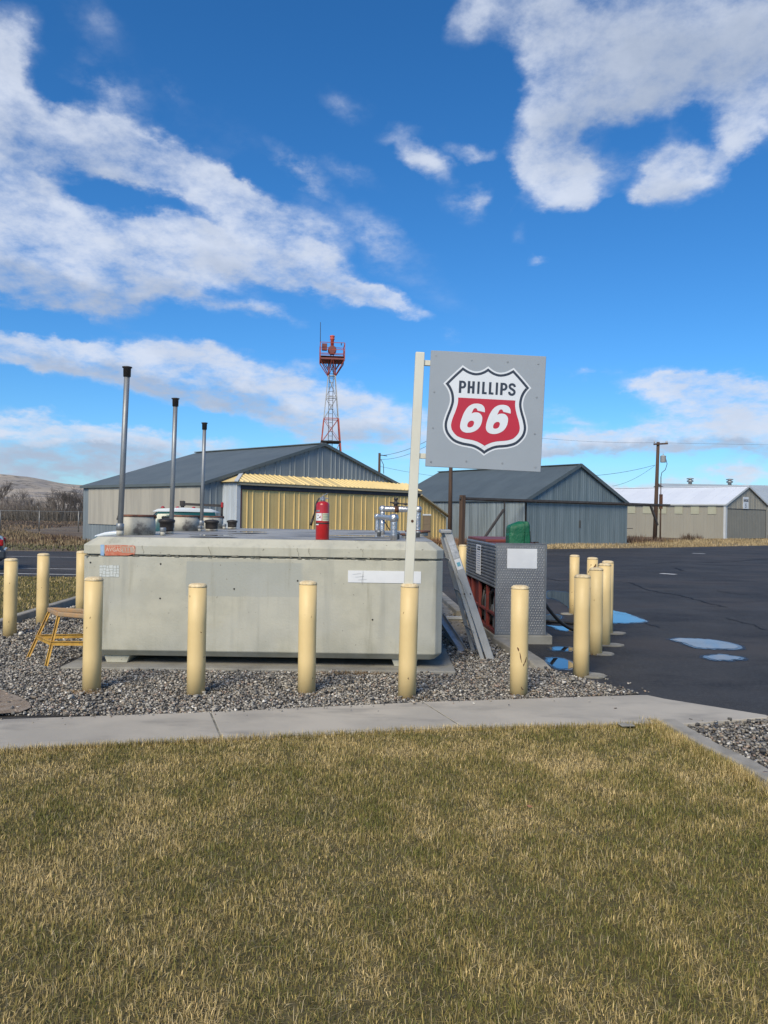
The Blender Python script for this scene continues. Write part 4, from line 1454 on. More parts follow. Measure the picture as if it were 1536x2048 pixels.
# ---- fire extinguisher
ex = P(644.5, 1080, 8.46)
fe = empty('fire_extinguisher', (ex.x, 8.46, TZ), R(8), 'red fire extinguisher standing on top of the concrete tank', 'extinguisher')
H1 = 0.425
m = MB()
r = 0.074
prof = [(r * 0.96, 0.0), (r, 0.008)]
for t in np.linspace(0, 1, 9):
    prof.append((r * (0.30 + 0.70 * math.cos(t * PI / 2 * 0.99)), H1 - 0.05 + 0.045 * math.sin(t * PI / 2)))
m.lathe([(r * 0.96, 0), (r, 0.008), (r, 0.20), (r * 1.006, 0.203), (r * 1.006, 0.209), (r, 0.212), (r, H1 - 0.05)] + prof[3:], n=32)
m.build('cylinder', m_red, fe)
m = MB()
m.lathe([(r * 1.006, 0.172), (r * 1.012, 0.176), (r * 1.012, 0.184), (r * 1.006, 0.188)], n=32)
m.build('strap', m_blackmetal, fe)


def wrap_label(name, a0, a1, z0, z1, mat, parent, rr):
    m = MB()
    n = 8
    vs = []
    for i in range(n + 1):
        a = R(a0 + (a1 - a0) * i / n)
        vs += [(rr * math.sin(a), -rr * math.cos(a), z0), (rr * math.sin(a), -rr * math.cos(a), z1)]
    m.add(vs, [(2 * i, 2 * i + 2, 2 * i + 3, 2 * i + 1) for i in range(n)])
    return m.build(name, mat, parent)


l1 = wrap_label('inspection_tag', -75, -12, 0.208, 0.290, m_white, fe, r + 0.0015)
l2 = wrap_label('instruction_label', -6, 62, 0.205, 0.290, m_labelgreen, fe, r + 0.0018)
for k in range(4):
    wrap_label('print_line', -2, 56, 0.272 - 0.017 * k, 0.277 - 0.017 * k, M_('label_print', (0.25, 0.30, 0.20), rough=0.7) if k == 0 else bpy.data.materials['label_print'], l2, r + 0.0026)
for a_, z_ in ((-48, 0.262), (-36, 0.240), (-50, 0.225)):
    wrap_label('print_mark', a_, a_ + 9, z_, z_ + 0.010, m_signnavy, l1, r + 0.0026)
wrap_label('print_mark', -26, -20, 0.235, 0.262, m_signred, l1, r + 0.0026)
wrap_label('scuff_patch', -72, -30, 0.305, 0.325, m_galv, fe, r + 0.0015)
wrap_label('diamond_mark', -75, -38, 0.160, 0.172, m_white, fe, r + 0.0015)
m = MB()
m.lathe([(0.024, H1 - 0.01), (0.024, H1 + 0.02), (0.017, H1 + 0.024), (0.017, H1 + 0.05)], n=14)
m.build('valve', m_chrome, fe)
m = MB()
m.beam((-0.02, 0, H1 + 0.035), (0.062, 0, H1 + 0.028), 0.022, 0.010)
m.beam((-0.01, 0, H1 + 0.05), (0.05, 0, H1 + 0.085), 0.022, 0.008)
m.build('handle', m_chrome, fe, bevel=0.002)
m = MB()
m.tube([(-0.02, -0.018, H1 + 0.022), (-0.02, -0.026, H1 + 0.022)], 0.017, 12)
m.build('gauge', m_chrome, fe)
m = MB()
m.tube([(-0.015, 0, H1 + 0.03), (-0.045, 0, H1 + 0.025), (-0.072, 0, H1 - 0.03), (-0.088, 0, H1 - 0.13), (-0.108, 0, H1 - 0.20)], 0.009, 8)
m.tube([(-0.108, 0, H1 - 0.20), (-0.128, 0, H1 - 0.272)], [0.012, 0.015], 8)
m.build('hose', m_hose, fe)

# ---- foil wrapped pipework
fp = empty('insulated_pipes', (0, 0, TZ), 0, 'silver foil wrapped pipe loops with dark valve on the right end of the tank', 'pipework')


def fpipe(pts, r, name='foil_pipe'):
    m = MB()
    out = []
    for a, b in zip(pts[:-1], pts[1:]):
        a, b = Vector(a), Vector(b)
        k = max(2, int((b - a).length / 0.06))
        for i in range(k):
            out.append(a.lerp(b, i / k))
    out.append(Vector(pts[-1]))
    rr = [r * random.uniform(0.94, 1.07) for _ in out]
    m.tube(out, rr, 12)
    return m.build(name, m_foil, fp)


zA = 0.245
fpipe([(0.115, 8.72, 0), (0.115, 8.72, zA + 0.02)], 0.037)
fpipe([(0.10, 8.72, zA), (-0.09, 12.2, zA)], 0.033)
fpipe([(-0.10, 12.2, 0), (-0.10, 12.2, zA + 0.01)], 0.035)
fpipe([(-0.02, 10.9, 0), (-0.02, 10.9, 0.21)], 0.034)
zB = 0.365
fpipe([(-0.02, 11.25, 0), (-0.02, 11.25, zB)], 0.036)
fpipe([(-0.04, 11.25, zB), (0.52, 11.25, zB)], 0.042)
fpipe([(0.50, 11.25, zB + 0.02), (0.50, 11.25, 0)], 0.036)
for q in ((0.115, 8.72, zA), (-0.02, 11.25, zB), (0.50, 11.25, zB), (-0.10, 12.2, zA)):
    m = MB()
    m.lathe([(0.030, -0.05), (0.047, -0.03), (0.052, 0.01), (0.040, 0.042), (0.014, 0.05)], n=12)
    o = m.build('foil_elbow', m_foil, fp, bevel=0.004)
    o.location = q
m = MB()
m.tube([(0.155, 11.25, zB), (0.215, 11.25, zB)], 0.050, 12)
m.build('union', m_rust, fp)
m = MB()
m.lathe([(0.03, zB + 0.03), (0.028, zB + 0.07), (0.045, zB + 0.075), (0.045, zB + 0.10), (0.02, zB + 0.105), (0.02, zB + 0.135), (0.034, zB + 0.14), (0.03, zB + 0.165)], cx=0.17, cy=11.25, n=12)
m.box(0.08, 0.17, 11.23, 11.27, zB + 0.085, zB + 0.105)
m.beam((0.17, 11.25, zB + 0.085), (0.36, 11.25, zB + 0.075), 0.02, 0.02)
m.tube([(0.29, 11.25, zB + 0.078), (0.33, 11.25, zB + 0.076)], 0.018, 8)
m.build('valve', m_blackmetal, fp, bevel=0.002)
m = MB()
m.beam((0.0, 10.9, 0.20), (0.09, 10.9, 0.06), 0.014, 0.014)
m.build('brace', m_blackmetal, fp)
for (cx, cy, rr, hh_) in ((0.30, 9.6, 0.075, 0.03), (0.47, 10.6, 0.14, 0.05)):
    m = MB()
    m.lathe([(rr, 0), (rr, hh_)], cx=cx, cy=cy, n=20)
    m.build('collar', m_manhole, fp)
    m = MB()
    m.lathe([(rr * 1.25, hh_), (rr * 1.25, hh_ + 0.025)], cx=cx, cy=cy, n=20)
    m.build('rusty_flange', m_rustrim, fp, bevel=0.003)
for cx, cy in ((0.24, 9.0), (0.36, 8.9), (0.02, 9.9), (0.60, 9.9)):
    m = MB()
    m.lathe([(0.026, 0), (0.026, 0.05), (0.032, 0.052), (0.032, 0.075), (0.01, 0.085)], cx=cx - 0.08 if cx < 0.5 else 0.44, cy=cy, n=10)
    m.build('plug', m_galv, fp)

# ================================================================== BOLLARDS
def chip_strip(m, rr, pts, w):
    """a scraped line lying on a cylinder; pts are (angle from camera side in degrees, z)"""
    vs = []
    for i, (a, z) in enumerate(pts):
        ww = w * (0.4 if i in (0, len(pts) - 1) else random.uniform(0.7, 1.3))
        for s in (-1, 1):
            aa = R(a) + s * ww / 2 / rr
            vs.append((rr * math.sin(aa), -rr * math.cos(aa), z + s * ww * 0.3))
    m.add(vs, [(2 * i, 2 * i + 1, 2 * i + 3, 2 * i + 2) for i in range(len(pts) - 1)])


BR = 0.0835


def bollard(u, v, vt, label, group, collar=None, leanx=0.0, h=None, pos=None):
    p = G(u, v) if pos is None else Vector((pos[0], pos[1], 0))
    if h is None:
        hz = P(u, v, p.y)
        top = P(u, vt, p.y)
        h = top.z
    o = empty('bollard', (p.x, p.y + BR, 0), random.uniform(-0.3, 0.3), label, 'bollard', group)
    o.rotation_euler = (random.uniform(-0.003, 0.003), leanx, random.uniform(-0.4, 0.4))
    m = MB()
    m.lathe([(BR, -0.02), (BR, h * 0.3), (BR, h * 0.65), (BR, h - 0.03)], n=32)
    m.build('post', m_bollard, o)
    m = MB()
    m.lathe([(BR + 0.0015, h - 0.034), (BR + 0.001, h - 0.024), (BR * 0.93, h - 0.011), (BR * 0.7, h - 0.002), (BR * 0.3, h + 0.002)], n=32)
    m.build('cap', m_cap, o)
    if collar:
        m = MB()
        n = 14
        pts = [(collar[2] + collar[0] * math.cos(2 * PI * i / n) * random.uniform(0.85, 1.12), collar[1] * math.sin(2 * PI * i / n) * random.uniform(0.85, 1.12)) for i in range(n)]
        m.prism(pts, 0.0, 0.028)
        c = m.build('footing', m_pad, o, bevel=0.006)
    return o, h


FR = 'yellow bollards in a row along the front of the tank'
RR = 'yellow bollards standing on the asphalt side'
LR = 'yellow bollards at the left side of the gravel'
b1, _ = bollard(176, 1388, 1155, 'yellow bollard at the left front corner of the tank, beside the ochre metal stand', FR, leanx=0.006)
b2, _ = bollard(387, 1396, 1168, 'second front yellow bollard from the left, before the blank concrete wall', FR, leanx=0.002)
b3, _ = bollard(611, 1393, 1163, 'middle front yellow bollard with a smooth domed cap, below the fire extinguisher', FR)
b4, h4 = bollard(814, 1403, 1168, 'front yellow bollard that carries the cream sign post', FR, leanx=0.012)
b5, h5 = bollard(1040, 1397, 1172, 'front yellow bollard with dark scratches, before the tread plate cabinet', FR)
b6, h6 = bollard(1166, 1357, 1150, 'nearest right hand yellow bollard, at the gravel edge, with a rusty gouge near its top', RR, collar=(0.16, 0.12, 0.12))
b7, _ = bollard(1194, 1312, 1136, 'yellow bollard second in the right hand line, half hidden by the nearest one', RR, collar=(0.17, 0.11, 0.07))
b8, _ = bollard(1211, 1294, 1127, 'yellow bollard third in the right hand line, between two others', RR, collar=(0.18, 0.11, 0.08))
b9, _ = bollard(1217, 1270, 1122, 'yellow bollard farthest back in the right hand line, above the blue puddle', RR, collar=(0.20, 0.11, 0.08))
b10, _ = bollard(1150, 1231, 1110, 'slim looking yellow bollard behind the hose on the wet asphalt', RR, collar=(0.13, 0.10, -0.1))
b11, h11 = bollard(1186, 1252, 1115, 'rusty scratched yellow bollard behind the right hand line', RR)
b12, h12 = bollard(925, 1190, 1091, 'yellow bollard behind the ladder, left of the ribbed cabinet side', RR, h=1.07)
b13, _ = bollard(13, 1277, 1117, 'yellow bollard nearest the left edge of the photo', LR, leanx=0.006)
b14, _ = bollard(79, 1254, 1107, 'yellow bollard behind the ochre metal stand on the left gravel', LR, leanx=0.006)
b15, _ = bollard(158, 1236, 1102, 'yellow bollard half hidden behind the tank, left side', LR)

rc_ = random.Random(99)
for bo, hb_ in ((b1, 1.05), (b2, 1.0), (b3, 1.0), (b4, 1.0), (b7, 1.05), (b8, 1.05), (b9, 1.05), (b10, 1.0), (b13, 1.0), (b14, 1.0)):
    bo.rotation_euler[2] = 0.0
    m = MB()
    for k in range(rc_.randint(1, 3)):      # paint chips and a rusty foot
        a_, z_ = rc_.uniform(-70, 70), rc_.uniform(0.06, hb_ - 0.06)
        chip_strip(m, BR + 0.0012, [(a_, z_), (a_ + rc_.uniform(-3, 3), z_ - rc_.uniform(0.006, 0.014)), (a_ + rc_.uniform(-4, 4), z_ - 0.018)], rc_.uniform(0.004, 0.009))
    a_ = rc_.uniform(-80, -20)
    while a_ < 75:
        w_ = rc_.uniform(8, 26)
        if rc_.random() < 0.6:
            chip_strip(m, BR + 0.0012, [(a_, 0.014), (a_ + w_ * 0.5, 0.020), (a_ + w_, 0.012)], rc_.uniform(0.006, 0.016))
        a_ += w_ + rc_.uniform(2, 20)
    m.build('paint_chips', m_rust, bo)
m = MB()
chip_strip(m, BR + 0.0012, [(-22, 0.475), (-16, 0.46), (-12, 0.44)], 0.012)
chip_strip(m, BR + 0.0012, [(-6, 0.43), (-1, 0.39), (3, 0.36), (8, 0.335)], 0.008)
chip_strip(m, BR + 0.0012, [(44, 0.385), (38, 0.36), (34, 0.345), (30, 0.33), (24, 0.325), (20, 0.30)], 0.016)
chip_strip(m, BR + 0.0012, [(60, 0.03), (40, 0.018), (30, 0.015)], 0.02)
chip_strip(m, BR + 0.0012, [(-60, 0.02), (-70, 0.035)], 0.03)
chip_strip(m, BR + 0.0012, [(5, 0.11), (14, 0.085), (25, 0.08)], 0.008)
b5.rotation_euler = (0, 0, 0)
m.build('scrape', m_rust, b5)
m = MB()
chip_strip(m, BR + 0.0012, [(58, 0.95), (68, 0.945), (76, 0.935), (86, 0.93)], 0.035)
chip_strip(m, BR + 0.0012, [(35, 0.035), (45, 0.04), (50, 0.035)], 0.02)
chip_strip(m, BR + 0.0012, [(-80, 0.012), (-20, 0.006), (40, 0.012), (80, 0.01)], 0.018)
b6.rotation_euler = (0, 0, 0)
m.build('gouge', m_rust, b6)
m = MB()
for k in range(26):
    a_, z_ = random.gauss(12, 22), h11 - 0.10 - abs(random.gauss(0, 0.14))
    chip_strip(m, BR + 0.0012, [(a_, z_), (a_ + random.uniform(-8, 8), z_ - 0.02), (a_ + random.uniform(-8, 8), z_ - 0.04)], random.uniform(0.008, 0.022))
b11.rotation_euler = (0, 0, 0)
tag(m.build('rust_patch', m_rust, b11), kind='stuff')

# ================================================================== SIGN
spos = b4.location
SD = spos.y
sign = empty('sign_post', (spos.x, SD, h4 - 0.003), 0, 'square grey PHILLIPS 66 shield sign on a leaning cream post', 'sign')
LEAN = R(1.95)
sign.rotation_euler = (0, LEAN, R(1.0))
px = SD / FPX                         # metres per photo pixel at the sign


def S(u, v):
    """photo pixel on the sign's plane -> the sign's own frame"""
    p = P(u, v, SD)
    d = Vector((p.x - sign.location.x, 0, p.z - sign.location.z))
    c, s = math.cos(LEAN), math.sin(LEAN)
    return (d.x * c - d.z * s, d.x * s + d.z * c)


ptop = S(839, 706)
m = MB()
m.box(-0.0415, 0.0415, -0.04, 0.04, -0.25, ptop[1])
m.build('post', m_post, sign, bevel=0.005, seg=2)
m = MB()
m.box(-0.036, 0.036, -0.034, 0.034, ptop[1], ptop[1] + 0.003)
m.build('post_cap', m_post, sign)
m = MB()
m.tube([(0.004, -0.0405, S(822, 1042)[1]), (0.004, -0.043, S(822, 1042)[1])], 0.013, 12)
m.build('bolt_hole', m_rust, sign)
tl, tr, br_, bl = S(862, 702.5), S(1092.3, 714.5), S(1078.5, 944.8), S(849, 933)
X0, X1 = (tl[0] + bl[0]) / 2, (tr[0] + br_[0]) / 2
Z1, Z0 = (tl[1] + tr[1]) / 2, (bl[1] + br_[1]) / 2
SW = X1 - X0
SH = Z1 - Z0
YP = -0.03
m = MB()
m.box(X0, X1, YP - 0.022, YP + 0.0, Z0, Z1)
panel = m.build('panel', m_signpanel, sign, bevel=0.003)
m = MB()
for zz in (S(850, 726)[1], S(842, 912)[1]):
    m.box(0.0415, X0 + 0.1, -0.018, 0.018, zz - 0.024, zz + 0.024)
m.build('bracket', m_post, sign, bevel=0.002)
m = MB()
for (xa, xb) in ((X0 + 0.015, X0 + 0.055), (X1 - 0.055, X1 - 0.015)):
    m.box(xa, xb, YP + 0.001, YP + 0.035, Z0 + 0.02, Z1 - 0.02)
m.build('rear_frame', m_post, sign)


def Z3(x, y):
    """point of the enlarged sign picture -> (x, z) on the panel, squared up to the panel"""
    a11, a12, a21, a22 = 1106.0, -62.0, 57.0, 1105.0
    dx, dy = x - 297, y - 205
    det = a11 * a22 - a12 * a21
    a = (dx * a22 - dy * a12) / det
    b = (dy * a11 - dx * a21) / det
    return X0 + a * SW, Z1 - b * SH


def smooth_closed(pts, corner, k=6):
    """Catmull-Rom through pts; indices in corner stay sharp"""
    n = len(pts)
    out = []
    for i in range(n):
        p1, p2 = pts[i], pts[(i + 1) % n]
        p0 = pts[i - 1] if i not in corner else p1
        p3 = pts[(i + 2) % n] if (i + 1) % n not in corner else p2
        for j in range(k):
            t = j / k
            out.append(tuple(0.5 * ((2 * b) + (c - a) * t + (2 * a - 5 * b + 4 * c - d) * t * t + (3 * b - a - 3 * c + d) * t ** 3) for a, b, c, d in zip(p0, p1, p2, p3)))
    return out


def offset_poly(poly, d):
    n = len(poly)
    area = sum(poly[i][0] * poly[(i + 1) % n][1] - poly[(i + 1) % n][0] * poly[i][1] for i in range(n))
    sg = 1 if area > 0 else -1
    out = []
    for i in range(n):
        a, b, c = Vector(poly[i - 1]), Vector(poly[i]), Vector(poly[(i + 1) % n])
        d1 = (b - a)
        d2 = (c - b)
        if d1.length < 1e-7 or d2.length < 1e-7:
            continue
        d1.normalize()
        d2.normalize()
        n1 = Vector((-d1.y, d1.x)) * sg
        n2 = Vector((-d2.y, d2.x)) * sg
        bis = (n1 + n2)
        if bis.length < 1e-6:
            bis = n1
        bis.normalize()
        k = max(0.38, bis.dot(n1))
        q = b + bis * (d / k)
        out.append((q.x, q.y))
    return out


def fill_shape(name, loops, mat, parent, y, th=0.0012):
    """extruded flat shape with holes, from (x, z) loops"""
    cu = bpy.data.curves.new(name, 'CURVE')
    cu.dimensions = '2D'
    cu.fill_mode = 'BOTH'
    cu.extrude = th / 2
    for lp in loops:
        sp = cu.splines.new('POLY')
        sp.points.add(len(lp) - 1)
        for i, q in enumerate(lp):
            sp.points[i].co = (q[0], q[1], 0, 1)
        sp.use_cyclic_u = True
    tmp = bpy.data.objects.new('tmp_shape', cu)
    col.objects.link(tmp)
    dg = bpy.context.evaluated_depsgraph_get()
    dg.update()
    me = bpy.data.meshes.new_from_object(tmp.evaluated_get(dg))
    bpy.data.objects.remove(tmp)
    me.transform(Matrix.Rotation(PI / 2, 4, 'X'))
    me.transform(Matrix.Translation((0, y - th / 2, 0)))
    me.materials.clear()
    me.materials.append(mat)
    return link(name, me, parent)


# left half of the shield, from the top tip round to the bottom tip (enlarged picture coordinates)
half = [(845, 358), (798, 388), (757, 403), (715, 405), (660, 387), (600, 347), (505, 432), (412, 522), (448, 570), (470, 625), (474, 690), (455, 755), (425, 830), (406, 905), (413, 975), (445, 1035),
        (500, 1088), (580, 1120), (680, 1140), (740, 1168), (797, 1211)]
hp = [Z3(*q) for q in half]
xc = (hp[0][0] + hp[-1][0]) / 2
hp[0] = (xc, hp[0][1])
hp[-1] = (xc, hp[-1][1])
full = hp + [(2 * xc - q[0], q[1]) for q in reversed(hp[1:-1])]
nh = len(hp)
N_ = len(full)
corn = {0, 5, 7, nh - 1, N_ - 5, N_ - 7}
shield = smooth_closed(full, corn, 6)
yy = YP - 0.022
u_ = SW / 1106.0
fill_shape('emblem_outline', [shield], m_signwhite, panel, yy - 0.0002)
fill_shape('emblem_band', [offset_poly(shield, 16 * u_)], m_signnavy, panel, yy - 0.0018)
inner = offset_poly(shield, 40 * u_)
fill_shape('emblem_field', [inner], m_signwhite, panel, yy - 0.0034)
# red lower field
inn2 = offset_poly(shield, 78 * u_)
zc = (Z3(545, 656)[1] + Z3(1108, 684)[1]) / 2
low = []
n = len(inn2)
for i in range(n):
    a, b = inn2[i], inn2[(i + 1) % n]
    if a[1] <= zc:
        low.append(a)
    if (a[1] - zc) * (b[1] - zc) < 0:
        t = (zc - a[1]) / (b[1] - a[1])
        low.append((a[0] + (b[0] - a[0]) * t, zc))
redf = fill_shape('emblem_red_field', [low], m_signred, panel, yy - 0.0050)


def glyph(name, loops, mat, par, y):
    return fill_shape(name, loops, mat, par, y, 0.001)


six = [(808, 797), (738, 780), (731, 764), (718, 757), (702, 764), (688, 790), (680, 808), (712, 798), (752, 803), (778, 830), (782, 868), (766, 922), (732, 963), (682, 987), (632, 991), (592, 977), (571, 945),
       (573, 900), (588, 850), (611, 796), (647, 746), (692, 719), (742, 714), (784, 727), (806, 758)]
ctr = [(673, 877), (697, 880), (704, 899), (692, 928), (667, 941), (644, 937), (639, 918), (650, 892)]
for dx, dy in ((0, 0), (247, 12)):
    o_ = smooth_closed([Z3(q[0] + dx, q[1] + dy) for q in six], {0, 1, 6}, 4)
    c_ = smooth_closed([Z3(q[0] + dx, q[1] + dy) for q in ctr], set(), 4)
    glyph('numeral', [o_, c_], m_signwhite, panel, yy - 0.0066)

# lettering drawn in a level frame: origin top left of the P, x right, y down (units of the enlarged picture)
c0 = (565, 494)
ang = math.atan2(57, 1106)


def LT(x, y):
    X = c0[0] + x * math.cos(ang) - y * 0.056
    Y = c0[1] + x * math.sin(ang) + y
    return Z3(X, Y)


def arc(cx, cy, rx, ry, a0, a1, n=10):
    return [(cx + rx * math.cos(R(a0 + (a1 - a0) * i / n)), cy - ry * math.sin(R(a0 + (a1 - a0) * i / n))) for i in range(n + 1)]


LH = 117


def letter(ch, x):
    if ch == 'P':
        o_ = [(0, 0), (34, 0)] + arc(34, 37, 35, 37, 90, -90) + [(24, 74), (24, LH), (0, LH)]
        h_ = [(24, 20), (33, 20)] + arc(33, 37, 13, 17, 90, -90) + [(24, 54)]
        loops = [o_, h_]
    elif ch == 'H':
        loops = [[(0, 0), (24, 0), (24, 47), (43, 47), (43, 0), (67, 0), (67, LH), (43, LH), (43, 68), (24, 68), (24, LH), (0, LH)]]
    elif ch == 'I':
        loops = [[(0, 0), (22, 0), (22, LH), (0, LH)]]
    elif ch == 'L':
        loops = [[(0, 0), (23, 0), (23, LH - 20), (46, LH - 20), (46, LH), (0, LH)]]
    elif ch == 'S':
        cl = [(60, 34), (56, 20), (46, 12), (34, 10), (20, 13), (12, 24), (13, 38), (24, 50), (40, 59), (55, 70), (60, 84), (55, 99), (42, 107), (30, 108), (17, 103), (11, 93), (10, 82)]
        pts = [Vector(q) for q in cl]
        sm = []
        for i in range(len(pts) - 1):
            p0, p1, p2, p3 = pts[max(0, i - 1)], pts[i], pts[i + 1], pts[min(len(pts) - 1, i + 2)]
            for k in range(3):
                t = k / 3
                sm.append(0.5 * ((2 * p1) + (p2 - p0) * t + (2 * p0 - 5 * p1 + 4 * p2 - p3) * t * t + (3 * p1 - p0 - 3 * p2 + p3) * t ** 3))
        sm.append(pts[-1])
        L_, R_ = [], []
        for i, q in enumerate(sm):
            d = (sm[min(i + 1, len(sm) - 1)] - sm[max(i - 1, 0)]).normalized()
            nn = Vector((-d.y, d.x)) * 11.0
            L_.append(tuple(q + nn))
            R_.append(tuple(q - nn))
        loops = [L_ + list(reversed(R_))]
    glyph('letter', [[LT(x + q[0], q[1]) for q in lp] for lp in loops], m_signnavy, panel, yy - 0.0050)


for ch, x in zip('PHILLIPS', (0, 83, 176, 222, 287, 352, 396, 474)):
    letter(ch, x)
for (zx, zy) in ((344, 252), (684, 296), (1030, 315), (1324, 331), (324, 599), (1307, 651), (309, 943), (1286, 1001), (289, 1267), (627, 1262), (973, 1280), (1291, 1319)):
    q = Z3(zx, zy)
    m = MB()
    m.tube([(q[0], yy + 0.001, q[1]), (q[0], yy - 0.004, q[1])], 0.0085, 10)
    m.build('bolt', m_galv, panel)

# ================================================================== DISPENSER CABINET
CX0, CX1, CY0, CY1 = 1.495, 2.168, 10.22, 12.45
CZ0, CZ1 = 0.125, 1.335
cab = empty('fuel_dispenser', ((CX0 + CX1) / 2, CY0, 0), R(3.6), 'fuel pump cabinet of silver tread plate with open red frame side, beside the ladder', 'fuel dispenser')
cw = (CX1 - CX0) / 2
cd = CY1 - CY0
ph_ = CZ1
m = MB()
m.box(-cw, cw, -0.004, 0.0, CZ0, CZ1)
m.box(-cw, -cw + 0.004, 0.0, 0.02, CZ0, CZ1)
m.box(cw - 0.004, cw, 0.0, cd, CZ0, CZ1)
m.box(-cw, cw, cd, cd + 0.004, CZ0, CZ1)
front = m.build('tread_plate', m_diamond, cab)
# raised lugs of the tread pattern
m = MB()
pit = 0.0335
rows = int((CZ1 - CZ0) / pit) - 1
cols = int(2 * cw / pit) - 1
for j in range(rows):
    for i in range(cols):
        cx = -cw + 0.018 + i * pit
        cz = CZ0 + 0.022 + j * pit
        s = 1
        cx += pit * 0.5 * (j % 2)
        ux, uz = 0.0150 * math.cos(R(50)), 0.0150 * math.sin(R(50)) * s
        vx, vz = -0.0046 * math.sin(R(50)) * s, 0.0046 * math.cos(R(50))
        m.add([(cx - ux, -0.0041, cz - uz), (cx + vx, -0.0041, cz + vz), (cx + ux, -0.0041, cz + uz), (cx - vx, -0.0041, cz - vz), (cx, -0.0075, cz)],
              [(0, 1, 4), (1, 2, 4), (2, 3, 4), (3, 0, 4)])
tag(m.build('tread_lugs', m_lug, front), kind='stuff')
m = MB()
m.box(-cw - 0.006, -cw + 0.012, -0.010, 0.014, CZ0, CZ1 + 0.004)
m.box(cw - 0.012, cw + 0.006, -0.010, 0.014, CZ0, CZ1 + 0.004)
m.box(-cw + 0.013, cw - 0.013, -0.009, 0.01, CZ1 - 0.006, CZ1 + 0.005)
m.build('edge_trim', m_ribbed, cab, bevel=0.002)
ca, cb = P(1014, 1097, CY0), P(1074, 1137.5, CY0)
ox = cab.location.x
m = MB()
m.box(ca.x - ox, cb.x - ox, -0.0115, -0.0085, cb.z, ca.z)
m.build('blank_placard', m_white, cab, bevel=0.001)
# ribbed upper side skirt on the left: lengths of folded strip
ZS1, ZS0 = CZ1 - 0.005, 0.74
nr = 13
for k in range(nr):
    z0 = ZS0 + (ZS1 - ZS0) * k / nr
    z1 = ZS0 + (ZS1 - ZS0) * (k + 1) / nr
    zm = (z0 + z1) / 2
    m = MB()
    m.add([(-cw, 0.012, z0), (-cw - 0.018, 0.012, z0 + 0.008), (-cw - 0.018, 0.012, zm + 0.004), (-cw, 0.012, zm + 0.014), (-cw, 0.012, z1),
           (-cw, cd, z0), (-cw - 0.018, cd, z0 + 0.008), (-cw - 0.018, cd, zm + 0.004), (-cw, cd, zm + 0.014), (-cw, cd, z1)],
          [(0, 1, 6, 5), (1, 2, 7, 6), (2, 3, 8, 7), (3, 4, 9, 8), (0, 4, 3, 2, 1), (5, 6, 7, 8, 9)])
    m.build('rib', m_ribbed, cab)
m = MB()
m.box(-cw - 0.020, -cw - 0.0185, 0.98, 1.34, 0.84, 1.27)
lb = m.build('notice', m_white, cab)
for k in range(11):
    m = MB()
    m.box(-cw - 0.0212, -cw - 0.0202, 1.02, 1.30 - random.uniform(0, 0.08), 1.225 - k * 0.033, 1.236 - k * 0.033 + (0.01 if k < 2 else 0))
    m.build('print_line', m_signnavy if k < 2 else M_('grey_print', (0.28, 0.33, 0.42)) if k == 2 else bpy.data.materials['grey_print'], lb)
m = MB()
m.box(-cw - 0.024, -cw - 0.019, 1.78, 1.84, 1.10, 1.20)
m.build('latch', m_chrome, cab, bevel=0.002)
# red frame
for yy_ in (0.03, 0.62, 1.20, 1.80, cd - 0.03):
    m = MB()
    m.box(-cw - 0.004, -cw + 0.045, yy_ - 0.025, yy_ + 0.025, CZ0, ZS0 - 0.002)
    m.build('frame_post', m_redframe, cab, bevel=0.003)
m = MB()
m.box(-cw - 0.006, -cw + 0.05, 0.02, cd, CZ0 - 0.004, CZ0 + 0.045)
m.box(-cw - 0.002, -cw + 0.04, 0.06, cd - 0.06, 0.36, 0.39)
m.box(-cw + 0.05, cw - 0.01, 0.02, cd - 0.01, CZ0, CZ0 + 0.02)
m.build('frame_rails', m_redframe, cab, bevel=0.003)
m = MB()
m.box(-cw + 0.045, -cw + 0.055, 1.22, cd - 0.02, CZ0 + 0.05, ZS0)
m.build('red_panel', m_redframe, cab)
m = MB()
m.box(-cw + 0.001, cw - 0.006, 0.02, cd - 0.002, 0.742, CZ1 - 0.012)
m.build('inner_housing', m_redtop, cab)
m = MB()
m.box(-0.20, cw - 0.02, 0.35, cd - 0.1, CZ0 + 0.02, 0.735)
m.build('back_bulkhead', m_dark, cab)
m = MB()
for (yc, zc, rr) in ((0.22, 0.52, 0.10), (0.40, 0.40, 0.08)):
    m.tube([(-0.30, yc, zc), (-0.14, yc, zc)], rr, 16)
m.build('pump_motor', m_galv, cab)
m = MB()
m.box(-0.31, -0.16, 0.08, 0.30, CZ0 + 0.05, CZ0 + 0.22)
m.build('pump_base', m_galv, cab, bevel=0.01)
m = MB()
m.lathe([(0.07, 0.18), (0.075, 0.22), (0.075, 0.55), (0.05, 0.60), (0.02, 0.62)], cx=-0.24, cy=0.85, n=16)
m.build('filter_housing', m_chrome, cab)
m = MB()
m.tube([(-0.28, 0.08, 0.60), (-0.29, 0.30, 0.70), (-0.30, 0.5, 0.62), (-0.29, 0.56, 0.4), (-0.27, 0.5, 0.25)], 0.024, 10)
m.tube([(-0.28, 1.02, 0.62), (-0.30, 1.08, 0.45), (-0.29, 1.0, 0.25)], 0.024, 10)
m.build('inner_hose', m_hose, cab)
m = MB()
m.tube([(-0.29, 0.72, 0.42), (-0.30, 0.66, 0.52), (-0.29, 0.72, 0.62)], 0.012, 8)
m.tube([(-0.25, 0.90, 0.25), (-0.25, 1.14, 0.25), (-0.25, 1.14, 0.66)], 0.018, 8)
m.build('brass_pipe', M_('brass', (0.42, 0.33, 0.14), rough=0.4, metal=0.7), cab)
